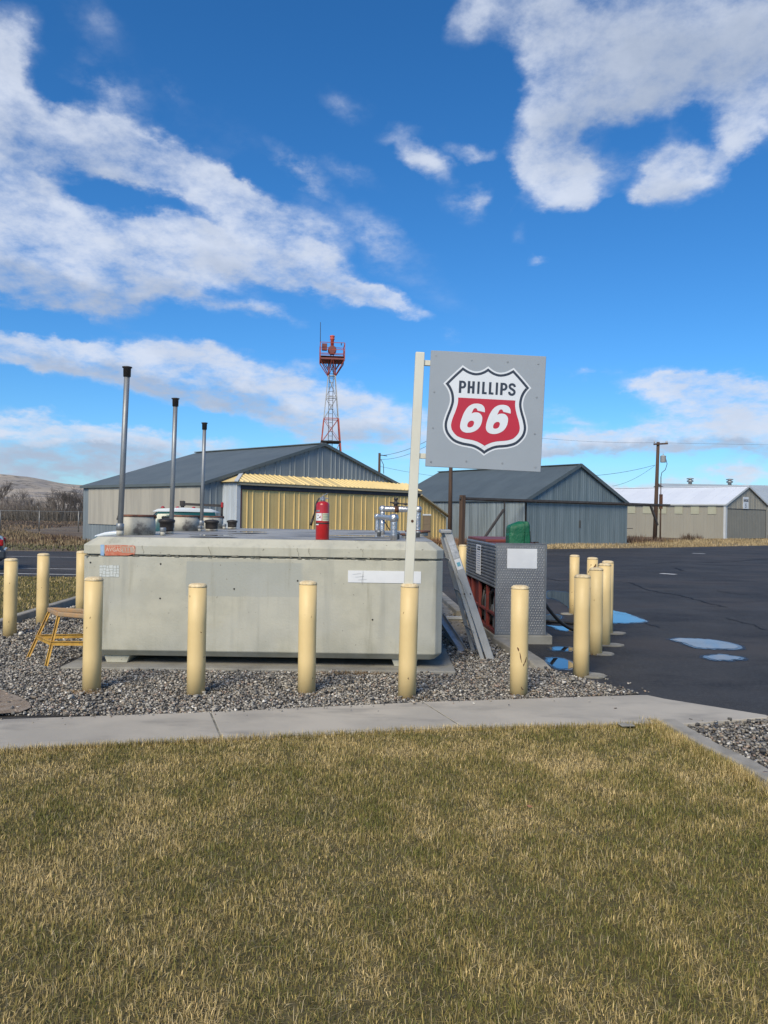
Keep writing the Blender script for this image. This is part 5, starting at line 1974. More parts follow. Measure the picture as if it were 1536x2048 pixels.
# top
m = MB()
m.box(-cw + 0.004, cw - 0.02, 0.75, cd - 0.02, CZ1 - 0.008, CZ1 + 0.03)
m.build('red_top', m_redtop, cab, bevel=0.006)
m = MB()
m.box(cw - 0.10, cw - 0.05, 0.2, 0.3, CZ1 - 0.008, CZ1 + 0.02)
m.build('black_stub', m_blackmetal, cab, bevel=0.004)

# the green covered reel is a thing of its own sitting on the cabinet
gc = empty('covered_reel', (P(1036.5, 1087, 10.55).x, 10.42, CZ1 - 0.006), R(4), 'dark green vinyl cover draped over a boxy reel on top of the cabinet', 'cover')
m = MB()
gw, gd, gh = 0.150, 0.24, 0.295
nx, nz = 10, 12
bm_ = []
prof = []
rings = []
for k in range(nz + 1):
    t = k / nz
    z = gh * t
    ring = []
    M__ = 40
    for i in range(M__):
        a = 2 * PI * i / M__
        ex_ = 0.24
        cxx = math.copysign(abs(math.cos(a)) ** ex_, math.cos(a)) * gw
        cyy = math.copysign(abs(math.sin(a)) ** ex_, math.sin(a)) * gd / 2
        shrink = 1 - 0.06 * t - (0.10 if k == nz else 0) - (0.03 if k == nz - 1 else 0)
        fold = 1 + 0.014 * math.sin(7 * a + 3 * t) * (1 - t * 0.5) + 0.008 * math.sin(17 * a)
        tt = z - (0.055 * (1 - (cxx / gw + 1) / 2) * t if k >= nz // 2 else 0) + (0.006 * math.sin(5 * a) if k >= nz - 1 else 0)
        ring.append((cxx * shrink * fold, cyy * shrink * fold + gd / 2, tt))
    rings.append(ring)
vs = [q for r_ in rings for q in r_]
fs = []
for k in range(nz):
    for i in range(40):
        fs.append((k * 40 + i, k * 40 + (i + 1) % 40, (k + 1) * 40 + (i + 1) % 40, (k + 1) * 40 + i))
vs.append((0, gd / 2, gh + 0.006))
for i in range(40):
    fs.append((nz * 40 + i, nz * 40 + (i + 1) % 40, len(vs) - 1))
m.add(vs, fs, 0, True)
m.build('cover', m_green, gc)
m = MB()
m.tube([(0.055, -0.010, 0.0), (0.056, -0.012, gh * 0.6), (0.054, -0.001, gh * 0.94), (0.05, 0.05, gh + 0.002)], 0.004, 6)
m.build('seam', m_green, gc)
m = MB()
m.beam((gw - 0.004, 0.03, 0.02), (gw - 0.012, 0.03, 0.17), 0.02, 0.03)
m.build('buckle', m_hose, gc, bevel=0.004)

m = MB()
pz = [G(997, 1291), G(1107, 1291)]
m.prism([(CX0 - 0.02, CY0 - 0.035), (CX1 + 0.09, CY0 - 0.02), (CX1 + 0.07, CY1 + 0.1), (CX0 - 0.17, CY1 + 0.1)], -0.05, 0.122)
tag(m.build('dispenser_pad', m_pad, bevel=0.014, seg=2), kind='structure')

# delivery hose sagging to the ground
m = MB()
hp_ = [(CX1 + 0.0, 10.6, 0.60), (CX1 + 0.10, 10.62, 0.46), (CX1 + 0.22, 10.68, 0.32), (CX1 + 0.36, 10.78, 0.20), (CX1 + 0.52, 10.9, 0.11), (CX1 + 0.68, 11.0, 0.07), (CX1 + 0.80, 11.05, 0.06), (CX1 + 0.92, 11.15, 0.045), (CX1 + 1.0, 11.5, 0.035), (CX1 + 0.9, 12.0, 0.035), (CX1 + 0.4, 12.3, 0.035)]
sm_ = []
hv = [Vector(q) for q in hp_]
for i in range(len(hv) - 1):
    p0, p1, p2, p3 = hv[max(0, i - 1)], hv[i], hv[i + 1], hv[min(len(hv) - 1, i + 2)]
    for k in range(4):
        t = k / 4
        sm_.append(0.5 * ((2 * p1) + (p2 - p0) * t + (2 * p0 - 5 * p1 + 4 * p2 - p3) * t * t + (3 * p1 - p0 - 3 * p2 + p3) * t ** 3))
sm_.append(hv[-1])
m.tube(sm_, 0.024, 10)
tag(m.build('fuel_hose', m_hose), 'black rubber fuel hose sagging from the cabinet down to the wet asphalt', 'hose')

# ================================================================== LADDER
lad = empty('step_ladder', (1.2, 8.95, 0), 0, 'folded aluminium step ladder leaning against the right end of the tank', 'ladder')


def L_(x, y, z):
    return Vector((x - 1.2, y - 8.95, z))


fA, tA = L_(1.275, 8.98, 0.0), L_(0.755, 9.06, 1.50)      # near broad rail
fB, tB = L_(1.22, 9.42, 0.0), L_(0.735, 9.34, 1.50)       # far rail of the step side
dirn = (tA - fA).normalized()
ladder_up = Vector((dirn.z, 0, -dirn.x))
m = MB()
m.beam(fA, tA, 0.022, 0.088, up=ladder_up)
m.build('rail', m_alu, lad, bevel=0.004)
m = MB()
m.beam(fB, tB, 0.022, 0.085, up=ladder_up)
m.build('rail', m_alu, lad, bevel=0.004)
back = ladder_up * -0.085
m = MB()
m.beam(fA + back + dirn * 0.03 + Vector((0, 0.03, 0)), tA + back * 0.55 + Vector((0, 0.03, 0)) - dirn * 0.05, 0.02, 0.045, up=ladder_up)
m.build('rear_rail', m_alu, lad, bevel=0.003)
m = MB()
m.beam(fB + back + dirn * 0.06, tB + back * 0.55 - dirn * 0.05, 0.02, 0.045, up=ladder_up)
m.build('rear_rail', m_alu, lad, bevel=0.003)
for k in range(5):
    t = 0.17 + 0.17 * k
    a, b = fA.lerp(tA, t), fB.lerp(tB, t)
    m = MB()
    m.beam(a + Vector((0, 0.012, 0)), b - Vector((0, 0.012, 0)), 0.075, 0.022, up=(0.0, 0, 1))
    m.build('step', m_alu, lad, bevel=0.003)
for k in (0.25, 0.55, 0.8):
    a, b = fA.lerp(tA, k) + back, fB.lerp(tB, k) + back
    m = MB()
    m.beam(a, b, 0.03, 0.012, up=ladder_up)
    m.build('cross_brace', m_alu, lad)
m = MB()
tc_ = (tA + tB) / 2
m.box(tA.x - 0.085, tA.x + 0.045, tA.y - 0.03, tB.y + 0.03, 1.485, 1.525)
m.build('top_cap', m_alu, lad, bevel=0.008, seg=2)
# labels on the near rail face
ny = Vector((0, -0.0125, 0))


def rail_label(t0, t1, mat, name, w=0.070):
    a, b = fA.lerp(tA, t0) + ny, fA.lerp(tA, t1) + ny
    m = MB()
    m.beam(a, b, 0.002, w, up=ladder_up)
    return m.build(name, mat, lad)


rail_label(0.71, 0.79, m_white, 'rail_label')
rail_label(0.80, 0.93, M_('scratched_label', (0.55, 0.57, 0.60), (0.32, 0.34, 0.37), scale=30, rough=0.5), 'rail_label')
rail_label(0.735, 0.765, M_('teal_print', (0.10, 0.36, 0.50), (0.2, 0.45, 0.55), scale=40), 'label_print', 0.04).location = (0, -0.0022, 0)
for t in (0.52,):
    m = MB()
    q = fA.lerp(tA, t)
    m.tube([q + Vector((0.02, -0.013, 0)), q + Vector((0.02, -0.02, 0))], 0.010, 8)
    m.tube([q + Vector((-0.05, -0.013, 0.0)), q + Vector((-0.05, -0.02, 0.0))], 0.010, 8)
    m.build('rivet', m_blackmetal, lad)
m = MB()
m.beam(fA.lerp(tA, 0.49) + ny * 1.6 + Vector((0.01, 0, 0)), fA.lerp(tA, 0.68) + ny * 1.6 - Vector((0.05, 0, 0)), 0.003, 0.022, up=ladder_up)
m.build('spreader_bar', m_alu, lad)
for f in (fA, fB):
    m = MB()
    m.box(f.x - 0.05, f.x + 0.05, f.y - 0.02, f.y + 0.02, -0.0, 0.03)
    m.build('foot', m_blackmetal, lad, bevel=0.004)

# grey channel section lying against the pad behind the ladder
m = MB()
ga, gb = Vector((0.80, 10.9, 0.27)), Vector((0.985, 9.45, 0.03))
m.beam(ga, gb, 0.115, 0.012)
m.beam(ga + Vector((0.055, 0, 0.02)), gb + Vector((0.055, 0, 0.02)), 0.008, 0.05)
m.beam(ga + Vector((-0.055, 0, 0.02)), gb + Vector((-0.055, 0, 0.02)), 0.008, 0.05)
tag(m.build('metal_channel', m_alu, bevel=0.002), 'loose grey metal channel lying on the gravel behind the ladder foot', 'metal channel')
m = MB()
q = G(911, 1236, 0.08)
m.box(-0.15, 0.13, -0.05, 0.05, -0.02, 0.02)
o = m.build('white_board', m_whitetrim, bevel=0.003)
o.location = (q.x, q.y, 0.085)
m = MB()
m.box(-0.13, 0.11, -0.04, 0.04, -0.10, -0.02)
m.build('board_support', m_kerb, o)
tag(o, 'short pale board lying level between tank and ladder', 'board')

# ================================================================== OCHRE STAND
st_c = Vector((-3.42, 8.62, 0))
stand = empty('metal_stand', st_c, 0, 'ochre yellow four legged metal stand with worn orange rim on the gravel', 'stand')
c_t = [P(98, 1219, 8.86), P(116, 1228, 8.40), P(178, 1233, 8.36), P(166, 1222, 8.82)]
f_t = [G(53, 1318, 0.012), G(90, 1334, 0.012), G(186, 1336, 0.012), G(190, 1316, 0.012)]
c_t = [p - st_c for p in c_t]
f_t = [p - st_c for p in f_t]
for i in range(4):
    m = MB()
    a, b = c_t[i] + Vector((0, 0, -0.01)), f_t[i]
    m.beam(a, b, 0.030, 0.007, up=(1, 0, 0))
    m.beam(a + Vector((0.014, 0.008, 0)), b + Vector((0.014, 0.008, 0)), 0.006, 0.026, up=(1, 0, 0))
    m.build('leg', m_yellowmetal, stand)
for i in range(4):
    m = MB()
    m.beam(c_t[i], c_t[(i + 1) % 4], 0.042, 0.050)
    m.build('rim', m_wornwood, stand, bevel=0.012, seg=2)
mids = [c_t[i].lerp(f_t[i], 0.56 if i in (0, 1) else 0.53) for i in range(4)]
for i in range(4):
    m = MB()
    m.beam(mids[i], mids[(i + 1) % 4], 0.006, 0.046)
    m.beam(mids[i] + Vector((0, 0, 0.022)), mids[(i + 1) % 4] + Vector((0, 0, 0.022)), 0.034, 0.005)
    m.build('brace', m_yellowmetal, stand)

# ================================================================== BUILDINGS
def panels(parent, name, mat, O, U, V, N, total, wp, vb, vt, period, rw, rd, breaks=(), s0=0.0, th=0.0, trap=0.35):
    """Sheet metal cladding, one object per sheet, ribs standing proud of it."""
    O, U, V, N = Vector(O), Vector(U), Vector(V), Vector(N)
    cuts = [s0]
    while cuts[-1] + wp < total - wp * 0.25:
        cuts.append(cuts[-1] + wp)
    cuts.append(total)
    out = []
    for a, b in zip(cuts[:-1], cuts[1:]):
        prof = [(a + 0.002, 0.0)]
        k = math.ceil((a + 0.01) / period)
        while k * period < b - rw * 0.6:
            c = k * period
            if c - rw / 2 > a + 0.004:
                prof += [(c - rw / 2, 0.0), (c - rw / 2 + rw * trap, rd), (c + rw / 2 - rw * trap, rd), (c + rw / 2, 0.0)]
            k += 1
        prof.append((b - 0.002, 0.0))
        for br in breaks:
            if a < br < b and all(abs(br - q[0]) > 0.003 for q in prof):
                for j in range(len(prof) - 1):
                    if prof[j][0] < br < prof[j + 1][0]:
                        t = (br - prof[j][0]) / (prof[j + 1][0] - prof[j][0])
                        prof.insert(j + 1, (br, prof[j][1] * (1 - t) + prof[j + 1][1] * t))
                        break
        fb = vb if callable(vb) else (lambda s, _v=vb: _v)
        ft = vt if callable(vt) else (lambda s, _v=vt: _v)
        prof = [q for q in prof if ft(q[0]) - fb(q[0]) > -0.001]
        if len(prof) < 2:
            continue
        vs = []
        for s, d in prof:
            vs.append(O + U * s + V * fb(s) + N * (d + 0.004))
            vs.append(O + U * s + V * max(ft(s), fb(s) + 0.001) + N * (d + 0.004))
        n = len(prof)
        fs = [(2 * i, 2 * i + 2, 2 * i + 3, 2 * i + 1) for i in range(n - 1)]
        if th > 0:
            b0 = len(vs)
            for s, d in prof:
                vs.append(O + U * s + V * fb(s) - N * th)
                vs.append(O + U * s + V * max(ft(s), fb(s) + 0.001) - N * th)
            for i in range(n - 1):
                fs.append((2 * i, b0 + 2 * i, b0 + 2 * i + 2, 2 * i + 2))
                fs.append((2 * i + 1, 2 * i + 3, b0 + 2 * i + 3, b0 + 2 * i + 1))
        me = bpy.data.meshes.new(name)
        me.from_pydata([tuple(q) for q in vs], [], fs)
        me.materials.append(mat)
        out.append(link(name, me, parent))
    return out


def hangar_root(name, A, B, label, cat='hangar'):
    a = math.atan2(B[1] - A[1], B[0] - A[0])
    return empty(name, (A[0], A[1], 0), a, label, cat), math.hypot(B[0] - A[0], B[1] - A[1])


X, Y, Z = Vector((1, 0, 0)), Vector((0, 1, 0)), Vector((0, 0, 1))


def gable_core(parent, W, D, ze, zr, mat, ins=0.03, name='light_block_core'):  # unseen solid added behind the cladding to keep light from passing through
    m = MB()
    p = [(ins, 0), (W - ins, 0), (W - ins, ze - 0.05), (W / 2, zr - 0.06), (ins, ze - 0.05)]
    vs = [(q[0], ins, q[1]) for q in p] + [(q[0], D - ins, q[1]) for q in p]
    m.add(vs, [tuple(range(5)), tuple(range(9, 4, -1))] + [(i, (i + 1) % 5, 5 + (i + 1) % 5, 5 + i) for i in range(5)])
    return m.build(name, mat, parent)


def roof_sheets(parent, W, D, ze, zr, over, mat, wp, period, rw, rd, eave_over=0.15, right=True):
    sl = math.hypot(W / 2, zr - ze)
    ux = Vector((W / 2, 0, zr - ze)).normalized()
    nl = Vector((-(zr - ze), 0, W / 2)).normalized()
    panels(parent, 'roof_sheet', mat, Vector((0, -over, ze)), Y, ux, nl, D + 2 * over, wp, -eave_over, sl, period, rw, rd, th=0.05)
    if right:
        ur = Vector((-W / 2, 0, zr - ze)).normalized()
        nr_ = Vector(((zr - ze), 0, W / 2)).normalized()
        panels(parent, 'roof_sheet', mat, Vector((W, -over, ze)), Y, ur, nr_, D + 2 * over, wp, -eave_over, sl, period, rw, rd, th=0.05)
    # ridge cap
    m = MB()
    m.beam((W / 2, -over - 0.01, zr + 0.03), (W / 2, D + over + 0.01, zr + 0.03), 0.30, 0.05)
    m.build('ridge_cap', mat, parent)


def rake_trim(parent, W, ze, zr, over, mat, w=0.14, d=0.05, eo=0.15):
    for s in (-1, 1):
        a = Vector((W / 2, -over - 0.035, zr - 0.02))
        b = Vector((0 if s < 0 else W, -over - 0.035, ze - 0.02))
        dd = (b - a).normalized()
        m = MB()
        m.beam(a + dd * 0.0, b + dd * eo, d, w, up=(0, 0, 1))
        m.build('rake_trim', mat, parent)


# ---------------- hangar with the gold door
A1, D1 = (-7.8, 33.4), 10.8
W1 = 14.1
an1 = math.atan2(8.07, 7.2)
B1 = (A1[0] + W1 * math.cos(an1), A1[1] + W1 * math.sin(an1))
h1, _ = hangar_root('hangar', A1, B1, 'big grey metal hangar with wide gold ribbed door behind the fuel tank')
ZE1, ZR1 = 2.97, 5.17
gable_core(h1, W1, D1, ZE1, ZR1, m_dark)


def gz(s, W=W1, ze=ZE1, zr=ZR1):
    return ze + (zr - ze) * (1 - abs(s - W / 2) / (W / 2)) - 0.03


panels(h1, 'gable_sheet', m_bluegrey, (0, 0, 0), X, Z, -Y, W1, 0.92, lambda s: 0.0 if s < 0.93 else 3.0, gz, 0.305, 0.075, 0.035, breaks=(W1 / 2,))
panels(h1, 'side_sheet', m_silver, (0, 0, 0), Y, Z, -X, 2.6, 0.92, 0.0, ZE1 - 0.04, 0.305, 0.06, 0.03)
panels(h1, 'side_sheet', m_bluegrey, (0, 0, 0), Y, Z, -X, D1, 0.92, 0.0, ZE1 - 0.04, 0.305, 0.06, 0.02, s0=2.604)
panels(h1, 'weathered_board', m_tanboard, (-0.05, 0, 0), Y, Z, -X, D1 - 0.65, 1.22, 0.95, ZE1 - 0.07, 0.6, 0.02, 0.008, s0=0.25, th=0.03)
panels(h1, 'back_sheet', m_bluegrey, (W1, D1, 0), -X, Z, Y, W1, 1.84, 0.0, lambda s: gz(W1 - s), 0.61, 0.08, 0.03, breaks=(W1 / 2,))
roof_sheets(h1, W1, D1, ZE1, ZR1, 0.10, m_rooof1, 0.92, 0.92, 0.05, 0.02)
rake_trim(h1, W1, ZE1, ZR1, 0.10, m_rooof1)
m = MB()
m.box(-0.16, -0.08, -0.1, D1 + 0.1, ZE1 - 0.16, ZE1 - 0.03)
m.build('eave_trim', m_rooof1, h1)
# door box standing in front of the gable
S0, S1, PD = 0.95, 13.55, 1.02
m = MB()
m.box(S0 + 0.03, S1 - 0.03, -PD + 0.05, -0.01, 0.0, 3.02)
m.build('door_box', m_dark, h1)
panels(h1, 'return_sheet', m_whitepanel, (S0, 0, 0), -Y, Z, -X, PD, 0.34, 0.0, 2.98, 0.17, 0.05, 0.03)
m = MB()
m.box(S0 - 0.03, S0 + 0.17, -PD - 0.05, -PD, 0, 3.0)
m.build('corner_trim', m_whitetrim, h1)
m = MB()
m.box(S0 + 0.175, S0 + 0.25, -PD - 0.04, -PD, 0, 2.9)
m.build('jamb', M_('maroon_jamb', (0.14, 0.05, 0.05), rough=0.7), h1)
door = empty('hangar_door', (0, 0, 0))
door.parent = h1
panels(door, 'door_sheet', m_gold, (0, -PD, 0), X, Z, -Y, S1 - 0.05, 0.92, 0.0, 2.68, 0.305, 0.07, 0.035, s0=S0 + 0.26)
m = MB()
m.box(S0 + 0.175, S1 - 0.04, -PD - 0.075, -PD - 0.002, 2.685, 2.86)
m.build('header_track', m_black, h1)
m = MB()
m.box(S0 - 0.03, S1 + 0.03, -PD - 0.14, -PD - 0.02, 2.865, 2.98)
m.build('fascia', m_goldtrim, h1, bevel=0.01)
# pent roof
cu_ = Vector((0, PD + 0.16, 0.44)).normalized()
sl_ = math.hypot(PD + 0.16, 0.44)
nn_ = Vector((0, -0.44, PD + 0.16)).normalized()
panels(h1, 'canopy_sheet', m_goldroof, (0, -PD - 0.16, 3.0), X, cu_, nn_, S1 + 0.05, 0.92, 0.0, lambda s: min(sl_, max(0.02, (s - (S0 - 0.16)) * 1.05)), 0.30, 0.08, 0.038, s0=S0 - 0.16, th=0.02, breaks=(S0 - 0.16 + sl_ / 1.05,))
m = MB()
hx = S0 - 0.16
m.add([(hx, -PD - 0.16, 3.0), (hx, -0.005, 3.0), (hx + sl_ / 1.05, -0.005, 3.44)], [(0, 1, 2)])
m.add([(hx, -PD - 0.16, 2.975), (hx, -0.005, 2.975), (S1 + 0.05, -0.005, 2.975), (S1 + 0.05, -PD - 0.16, 2.975)], [(0, 1, 2, 3)])
m.build('canopy_hip', m_goldroof, h1)
m = MB()
m.beam((hx - 0.01, -PD - 0.17, 3.02), (hx + sl_ / 1.05, 0.0, 3.47), 0.16, 0.04)
m.build('hip_cap', m_whitetrim, h1)
# lean-to at the right end of the door
lx = S1 + 0.06
lt = empty('side_annex', (0, 0, 0))
lt.parent = h1
ZA = 2.72
panels(lt, 'annex_sheet', m_gold, (0, -PD + 0.10, 0), X, Z, -Y, lx + 2.5, 0.92, 0.0, lambda s: ZA - (s - lx) * 0.46, 0.305, 0.07, 0.03, s0=lx)
m = MB()
m.beam((lx - 0.1, -PD - 0.05, ZA + 0.07), (lx + 2.6, -PD - 0.05, ZA - 1.12), 0.3, 0.07)
m.build('annex_rake', m_goldtrim, lt)
m = MB()
vs = [(lx, -PD + 0.12, 0), (lx + 2.45, -PD + 0.12, 0), (lx + 2.45, -PD + 0.12, ZA - 1.14), (lx, -PD + 0.12, ZA - 0.02)]
vs += [(q[0], 3.0, q[2]) for q in vs]
m.add(vs, [(0, 1, 2, 3), (7, 6, 5, 4), (0, 4, 5, 1), (1, 5, 6, 2), (2, 6, 7, 3), (3, 7, 4, 0)])
m.build('annex_body', m_goldroof, lt)
bb = G(853, 1096)
m = MB()
m.box(0, 0.36, -0.5, 0, 0, 1.66)
bx = m.build('tan_cabinet', m_brown, None, bevel=0.01)
bx.location = P(845, 1060, 37.5)
bx.location.z = 0
m = MB()
m.box(-0.02, 0.38, -0.52, 0.0, 1.661, 1.73)
m.build('cap', m_whitetrim, bx)
for k in range(4):
    m = MB()
    m.box(0.02, 0.34, -0.512, -0.501, 0.25 + k * 0.33, 0.52 + k * 0.33)
    m.build('door_panel', m_brown, bx, bevel=0.003)
tag(bx, 'narrow brown cabinet with pale cap at the right corner of the gold hangar', 'cabinet')

# ---------------- middle blue grey hangar
A2, B2 = (8.06, 44.0), (15.56, 49.5)
h2, W2 = hangar_root('hangar', A2, B2, 'weathered blue grey metal hangar with closed sliding doors, behind the dispenser')
D2, ZE2, ZR2 = 13.0, 2.64, 4.88
gable_core(h2, W2, D2, ZE2, ZR2, m_dark)


def gz2(s):
    return ZE2 + (ZR2 - ZE2) * (1 - abs(s - W2 / 2) / (W2 / 2)) - 0.03


panels(h2, 'gable_sheet', m_h2, (0, 0, 0), X, Z, -Y, W2, 0.78, ZE2 - 0.1, gz2, 0.195, 0.05, 0.012, breaks=(W2 / 2,))
panels(h2, 'side_sheet', m_h2side, (0, 0, 0), Y, Z, -X, D2, 0.78, 0.0, ZE2 - 0.03, 0.13, 0.07, 0.022, trap=0.45)
roof_sheets(h2, W2, D2, ZE2, ZR2, 0.12, m_h2roof, 0.8, 0.8, 0.05, 0.015)
rake_trim(h2, W2, ZE2, ZR2, 0.12, m_h2roof, w=0.20)
for i, (a, b) in enumerate(((0.03, W2 / 2 - 0.01), (W2 / 2 + 0.01, W2 - 0.02))):
    dr = empty('sliding_door', (0, 0, 0))
    dr.parent = h2
    panels(dr, 'door_sheet', m_h2, (0, -0.10, 0), X, Z, -Y, b, 0.78, 0.10, ZE2 - 0.12, 0.195, 0.03, 0.010, s0=a, th=0.04)
    m = MB()
    m.box(W2 / 2 - 0.06 if i == 0 else W2 / 2 + 0.03, W2 / 2 - 0.03 if i == 0 else W2 / 2 + 0.06, -0.135, -0.105, 1.05, 1.5)
    m.build('handle', m_rail, dr)
m = MB()
m.box(-0.1, W2 + 0.1, -0.3, 0.05, -0.02, 0.09)
m.build('sill', m_pad, h2)
m = MB()
m.box(0.1, 0.17, -0.02, 0.02, 0, 0.01)
# rail carried past both ends of the gable on posts
rail = empty('door_rail', (A2[0], A2[1], 0), h2.rotation_euler.z, 'long dark sliding door rail carried on posts past both ends of the blue hangar', 'rail')
m = MB()
m.box(-5.2, W2 + 4.4, -0.30, -0.19, ZE2 - 0.10, ZE2 + 0.02)
m.build('beam', m_rail, rail)
m = MB()
m.box(-5.18, W2 + 4.38, -0.188, -0.15, ZE2 - 0.14, ZE2 - 0.06)
m.build('track', m_rust, rail)
for x_ in (-5.05,):
    m = MB()
    m.beam((x_, -0.245, 0), (x_ + 0.03, -0.245, ZE2 + (0.12 if x_ < 0 else -0.11)), 0.23, 0.23)
    m.build('post', m_wood, rail)
m = MB()
m.beam((-1.9, -0.245, 0), (-1.9, -0.245, ZE2 - 0.11), 0.06, 0.06)
m.build('thin_post', m_rail, rail)
m = MB()
m.beam((-3.6, -0.245, 0.25), (-1.95, -0.245, 2.05), 0.11, 0.11)
m.build('brace', m_rail, rail)
m = MB()
m.beam((W2 + 3.05, -0.245, 1.25), (W2 + 2.25, -0.245, ZE2 - 0.12), 0.12, 0.12)
m.build('brace', m_rail, rail)
m = MB()
m.box(W2, W2 + 0.5, 1.0, 1.6, 1.9, 1.95)
m.add([(W2, 1.0, 2.25), (W2 + 0.55, 0.9, 1.85), (W2 + 0.55, 1.9, 1.85), (W2, 1.9, 2.25)], [(0, 1, 2, 3)])
m.build('side_hood', m_dark, h2)
m = MB()
m.beam((W2 + 0.1, 0.5, 1.02), (W2 + 1.4, 0.5, 1.0), 0.04, 0.04)
m.beam((W2 + 0.7, 0.5, 0.95), (W2 + 0.7, 0.5, 1.12), 0.03, 0.03)
m.build('side_pipe', m_rail, h2)

# ---------------- right hand tan hangar with its number board
A3, B3 = (28.5, 64.3), (34.62, 69.5)
h3, W3 = hangar_root('hangar', A3, B3, 'long tan hangar with white roof and HANGAR 5 board above its door')
D3, ZE3, ZR3 = 13.0, 2.98, 4.60
gable_core(h3, W3, D3, ZE3, ZR3, m_dark)


def gz3(s):
    return ZE3 + (ZR3 - ZE3) * (1 - abs(s - W3 / 2) / (W3 / 2)) - 0.03


panels(h3, 'gable_sheet', m_tanwall, (0, 0, 0), X, Z, -Y, W3, 0.92, 2.62, gz3, 0.305, 0.05, 0.02, breaks=(W3 / 2,))
panels(h3, 'side_sheet', m_tanwall, (0, 0, 0), Y, Z, -X, D3, 0.92, 0.0, ZE3 - 0.03, 0.305, 0.05, 0.02)
roof_sheets(h3, W3, D3, ZE3, ZR3, 0.12, m_whiteroof, 0.92, 0.92, 0.04, 0.015)
rake_trim(h3, W3, ZE3, ZR3, 0.12, m_whitetrim, w=0.15)
m = MB()
m.box(-0.17, -0.1, -0.12, D3, ZE3 - 0.12, ZE3 + 0.0)
m.build('eave_trim', m_whitetrim, h3)
m = MB()
m.box(-0.05, 0.22, -0.07, -0.035, 0, ZE3 - 0.05)
m.box(-0.07, -0.035, -0.07, 0.12, 0, ZE3 - 0.05)
m.build('corner_trim', m_whitetrim, h3)
m = MB()
m.box(W3 - 0.35, W3 - 0.02, -0.05, -0.01, 0, 2.6)
m.build('corner_trim', m_tanwall, h3)
dr = empty('hangar_door', (0, 0, 0))
dr.parent = h3
panels(dr, 'door_sheet', m_tandoor, (0, -0.005, 0), X, Z, -Y, W3 - 0.4, 0.92, 0.06, 2.55, 0.305, 0.03, 0.010, s0=0.25, th=0.03)
m = MB()
m.box(0.22, W3 - 0.36, -0.02, 0.14, 2.56, 2.63)
m.build('header_track', m_black, h3)
m = MB()
m.box(W3 - 0.40, W3 - 0.355, -0.03, 0.1, 0, 2.56)
m.build('dark_jamb', m_black, h3)
cs, sn = math.cos(h3.rotation_euler.z), math.sin(h3.rotation_euler.z)


def side_pos(u, A, rot):
    """distance along the left side wall (running back from A) where the sight line of column u meets it"""
    d = ray(u, 1020)
    k = d.x / d.y
    vx, vy = -math.sin(rot), math.cos(rot)
    return (k * A[1] - A[0]) / (vx - k * vy)


for (ua, ub) in ((1256, 1271), (1286, 1303), (1318, 1333), (1349.5, 1365.5), (1382, 1398.5), (1416, 1432.5)):
    ta, tb = side_pos(ua, A3, h3.rotation_euler.z), side_pos(ub, A3, h3.rotation_euler.z)
    ta, tb = min(ta, tb), max(ta, tb)
    if ta < 0 or tb > D3:
        tb = min(tb, D3 - 0.1)
    m = MB()
    m.box(-0.045, -0.03, ta, tb, 2.12, ZE3 - 0.10)
    m.build('window', m_paletan, h3)
bs = 3.05
board = empty('number_board', (bs, -0.03, 2.64))
board.parent = h3
m = MB()
m.box(0, 1.02, -0.05, -0.02, 0, 1.02)
m.build('board_face', m_signwhite, board)
t1 = text_part('HANGAR', 0.36, m_black, board, (0.51, -0.056, 0.60), xs=0.62, align='CENTER', bold=0.006, th=0.003)
t2 = text_part('5', 0.50, m_black, board, (0.51, -0.056, 0.10), xs=0.9, align='CENTER', bold=0.01, th=0.003)

# ---------------- pale roofed long building behind
q = P(1352, 967, 92)
h4 = empty('hangar', (q.x, 88, 0), R(4), 'long building with pale grey roof and two ridge vents, behind the white roofed hangar', 'hangar')
W4, D4, ZE4 = 30.0, 16.0, 3.6
ZR4 = 6.05
m = MB()
prof4 = [(0, 0), (D4, 0), (D4, ZE4), (D4 / 2, ZR4 - 0.06), (0, ZE4)]
m.add([(0.02, p_[0], p_[1]) for p_ in prof4] + [(W4, p_[0], p_[1]) for p_ in prof4], [tuple(range(5)), tuple(range(9, 4, -1))] + [(i, (i + 1) % 5, 5 + (i + 1) % 5, 5 + i) for i in range(5)])
m.build('wall', m_tanwall, h4)
s4 = Vector((0, D4 / 2, ZR4 - ZE4))
panels(h4, 'roof_sheet', m_paleroof, (-0.2, 0, ZE4), X, s4.normalized(), Vector((0, -s4.z, s4.y)).normalized(), W4 + 0.4, 1.84, -0.2, s4.length, 0.92, 0.05, 0.03, th=0.05)
s5 = Vector((0, -D4 / 2, ZR4 - ZE4))
panels(h4, 'roof_sheet', m_paleroof, (-0.2, D4, ZE4), X, s5.normalized(), Vector((0, s4.z, s4.y)).normalized(), W4 + 0.4, 3.68, -0.2, s4.length, 0.92, 0.05, 0.03, th=0.05)
for u in (1391, 1473):
    xx_ = P(u, 965, 96).x - h4.location.x
    m = MB()
    m.lathe([(0.22, 0), (0.22, 0.25), (0.38, 0.30), (0.40, 0.42), (0.15, 0.6), (0.42, 0.62), (0.42, 0.72), (0.1, 0.78)], n=12)
    v = m.build('ridge_vent', m_galv, h4)
    v.location = (xx_, D4 / 2, ZR4 - 0.02)

# ================================================================== TOWER
TYD = 66.0
tc0 = P(661, 905, TYD)
tw = empty('beacon_tower', (tc0.x, TYD, 0), R(6), 'tall orange and white lattice beacon tower behind the grey hangar', 'tower')
pxm = TYD / FPX


def zt(v):
    return CAM_H + (1026.3 - v) * pxm


zs = {'base': 0, 'a': zt(905), 'b': zt(838), 'c': zt(795), 'd': zt(752), 'p': zt(722), 'rail': zt(690)}


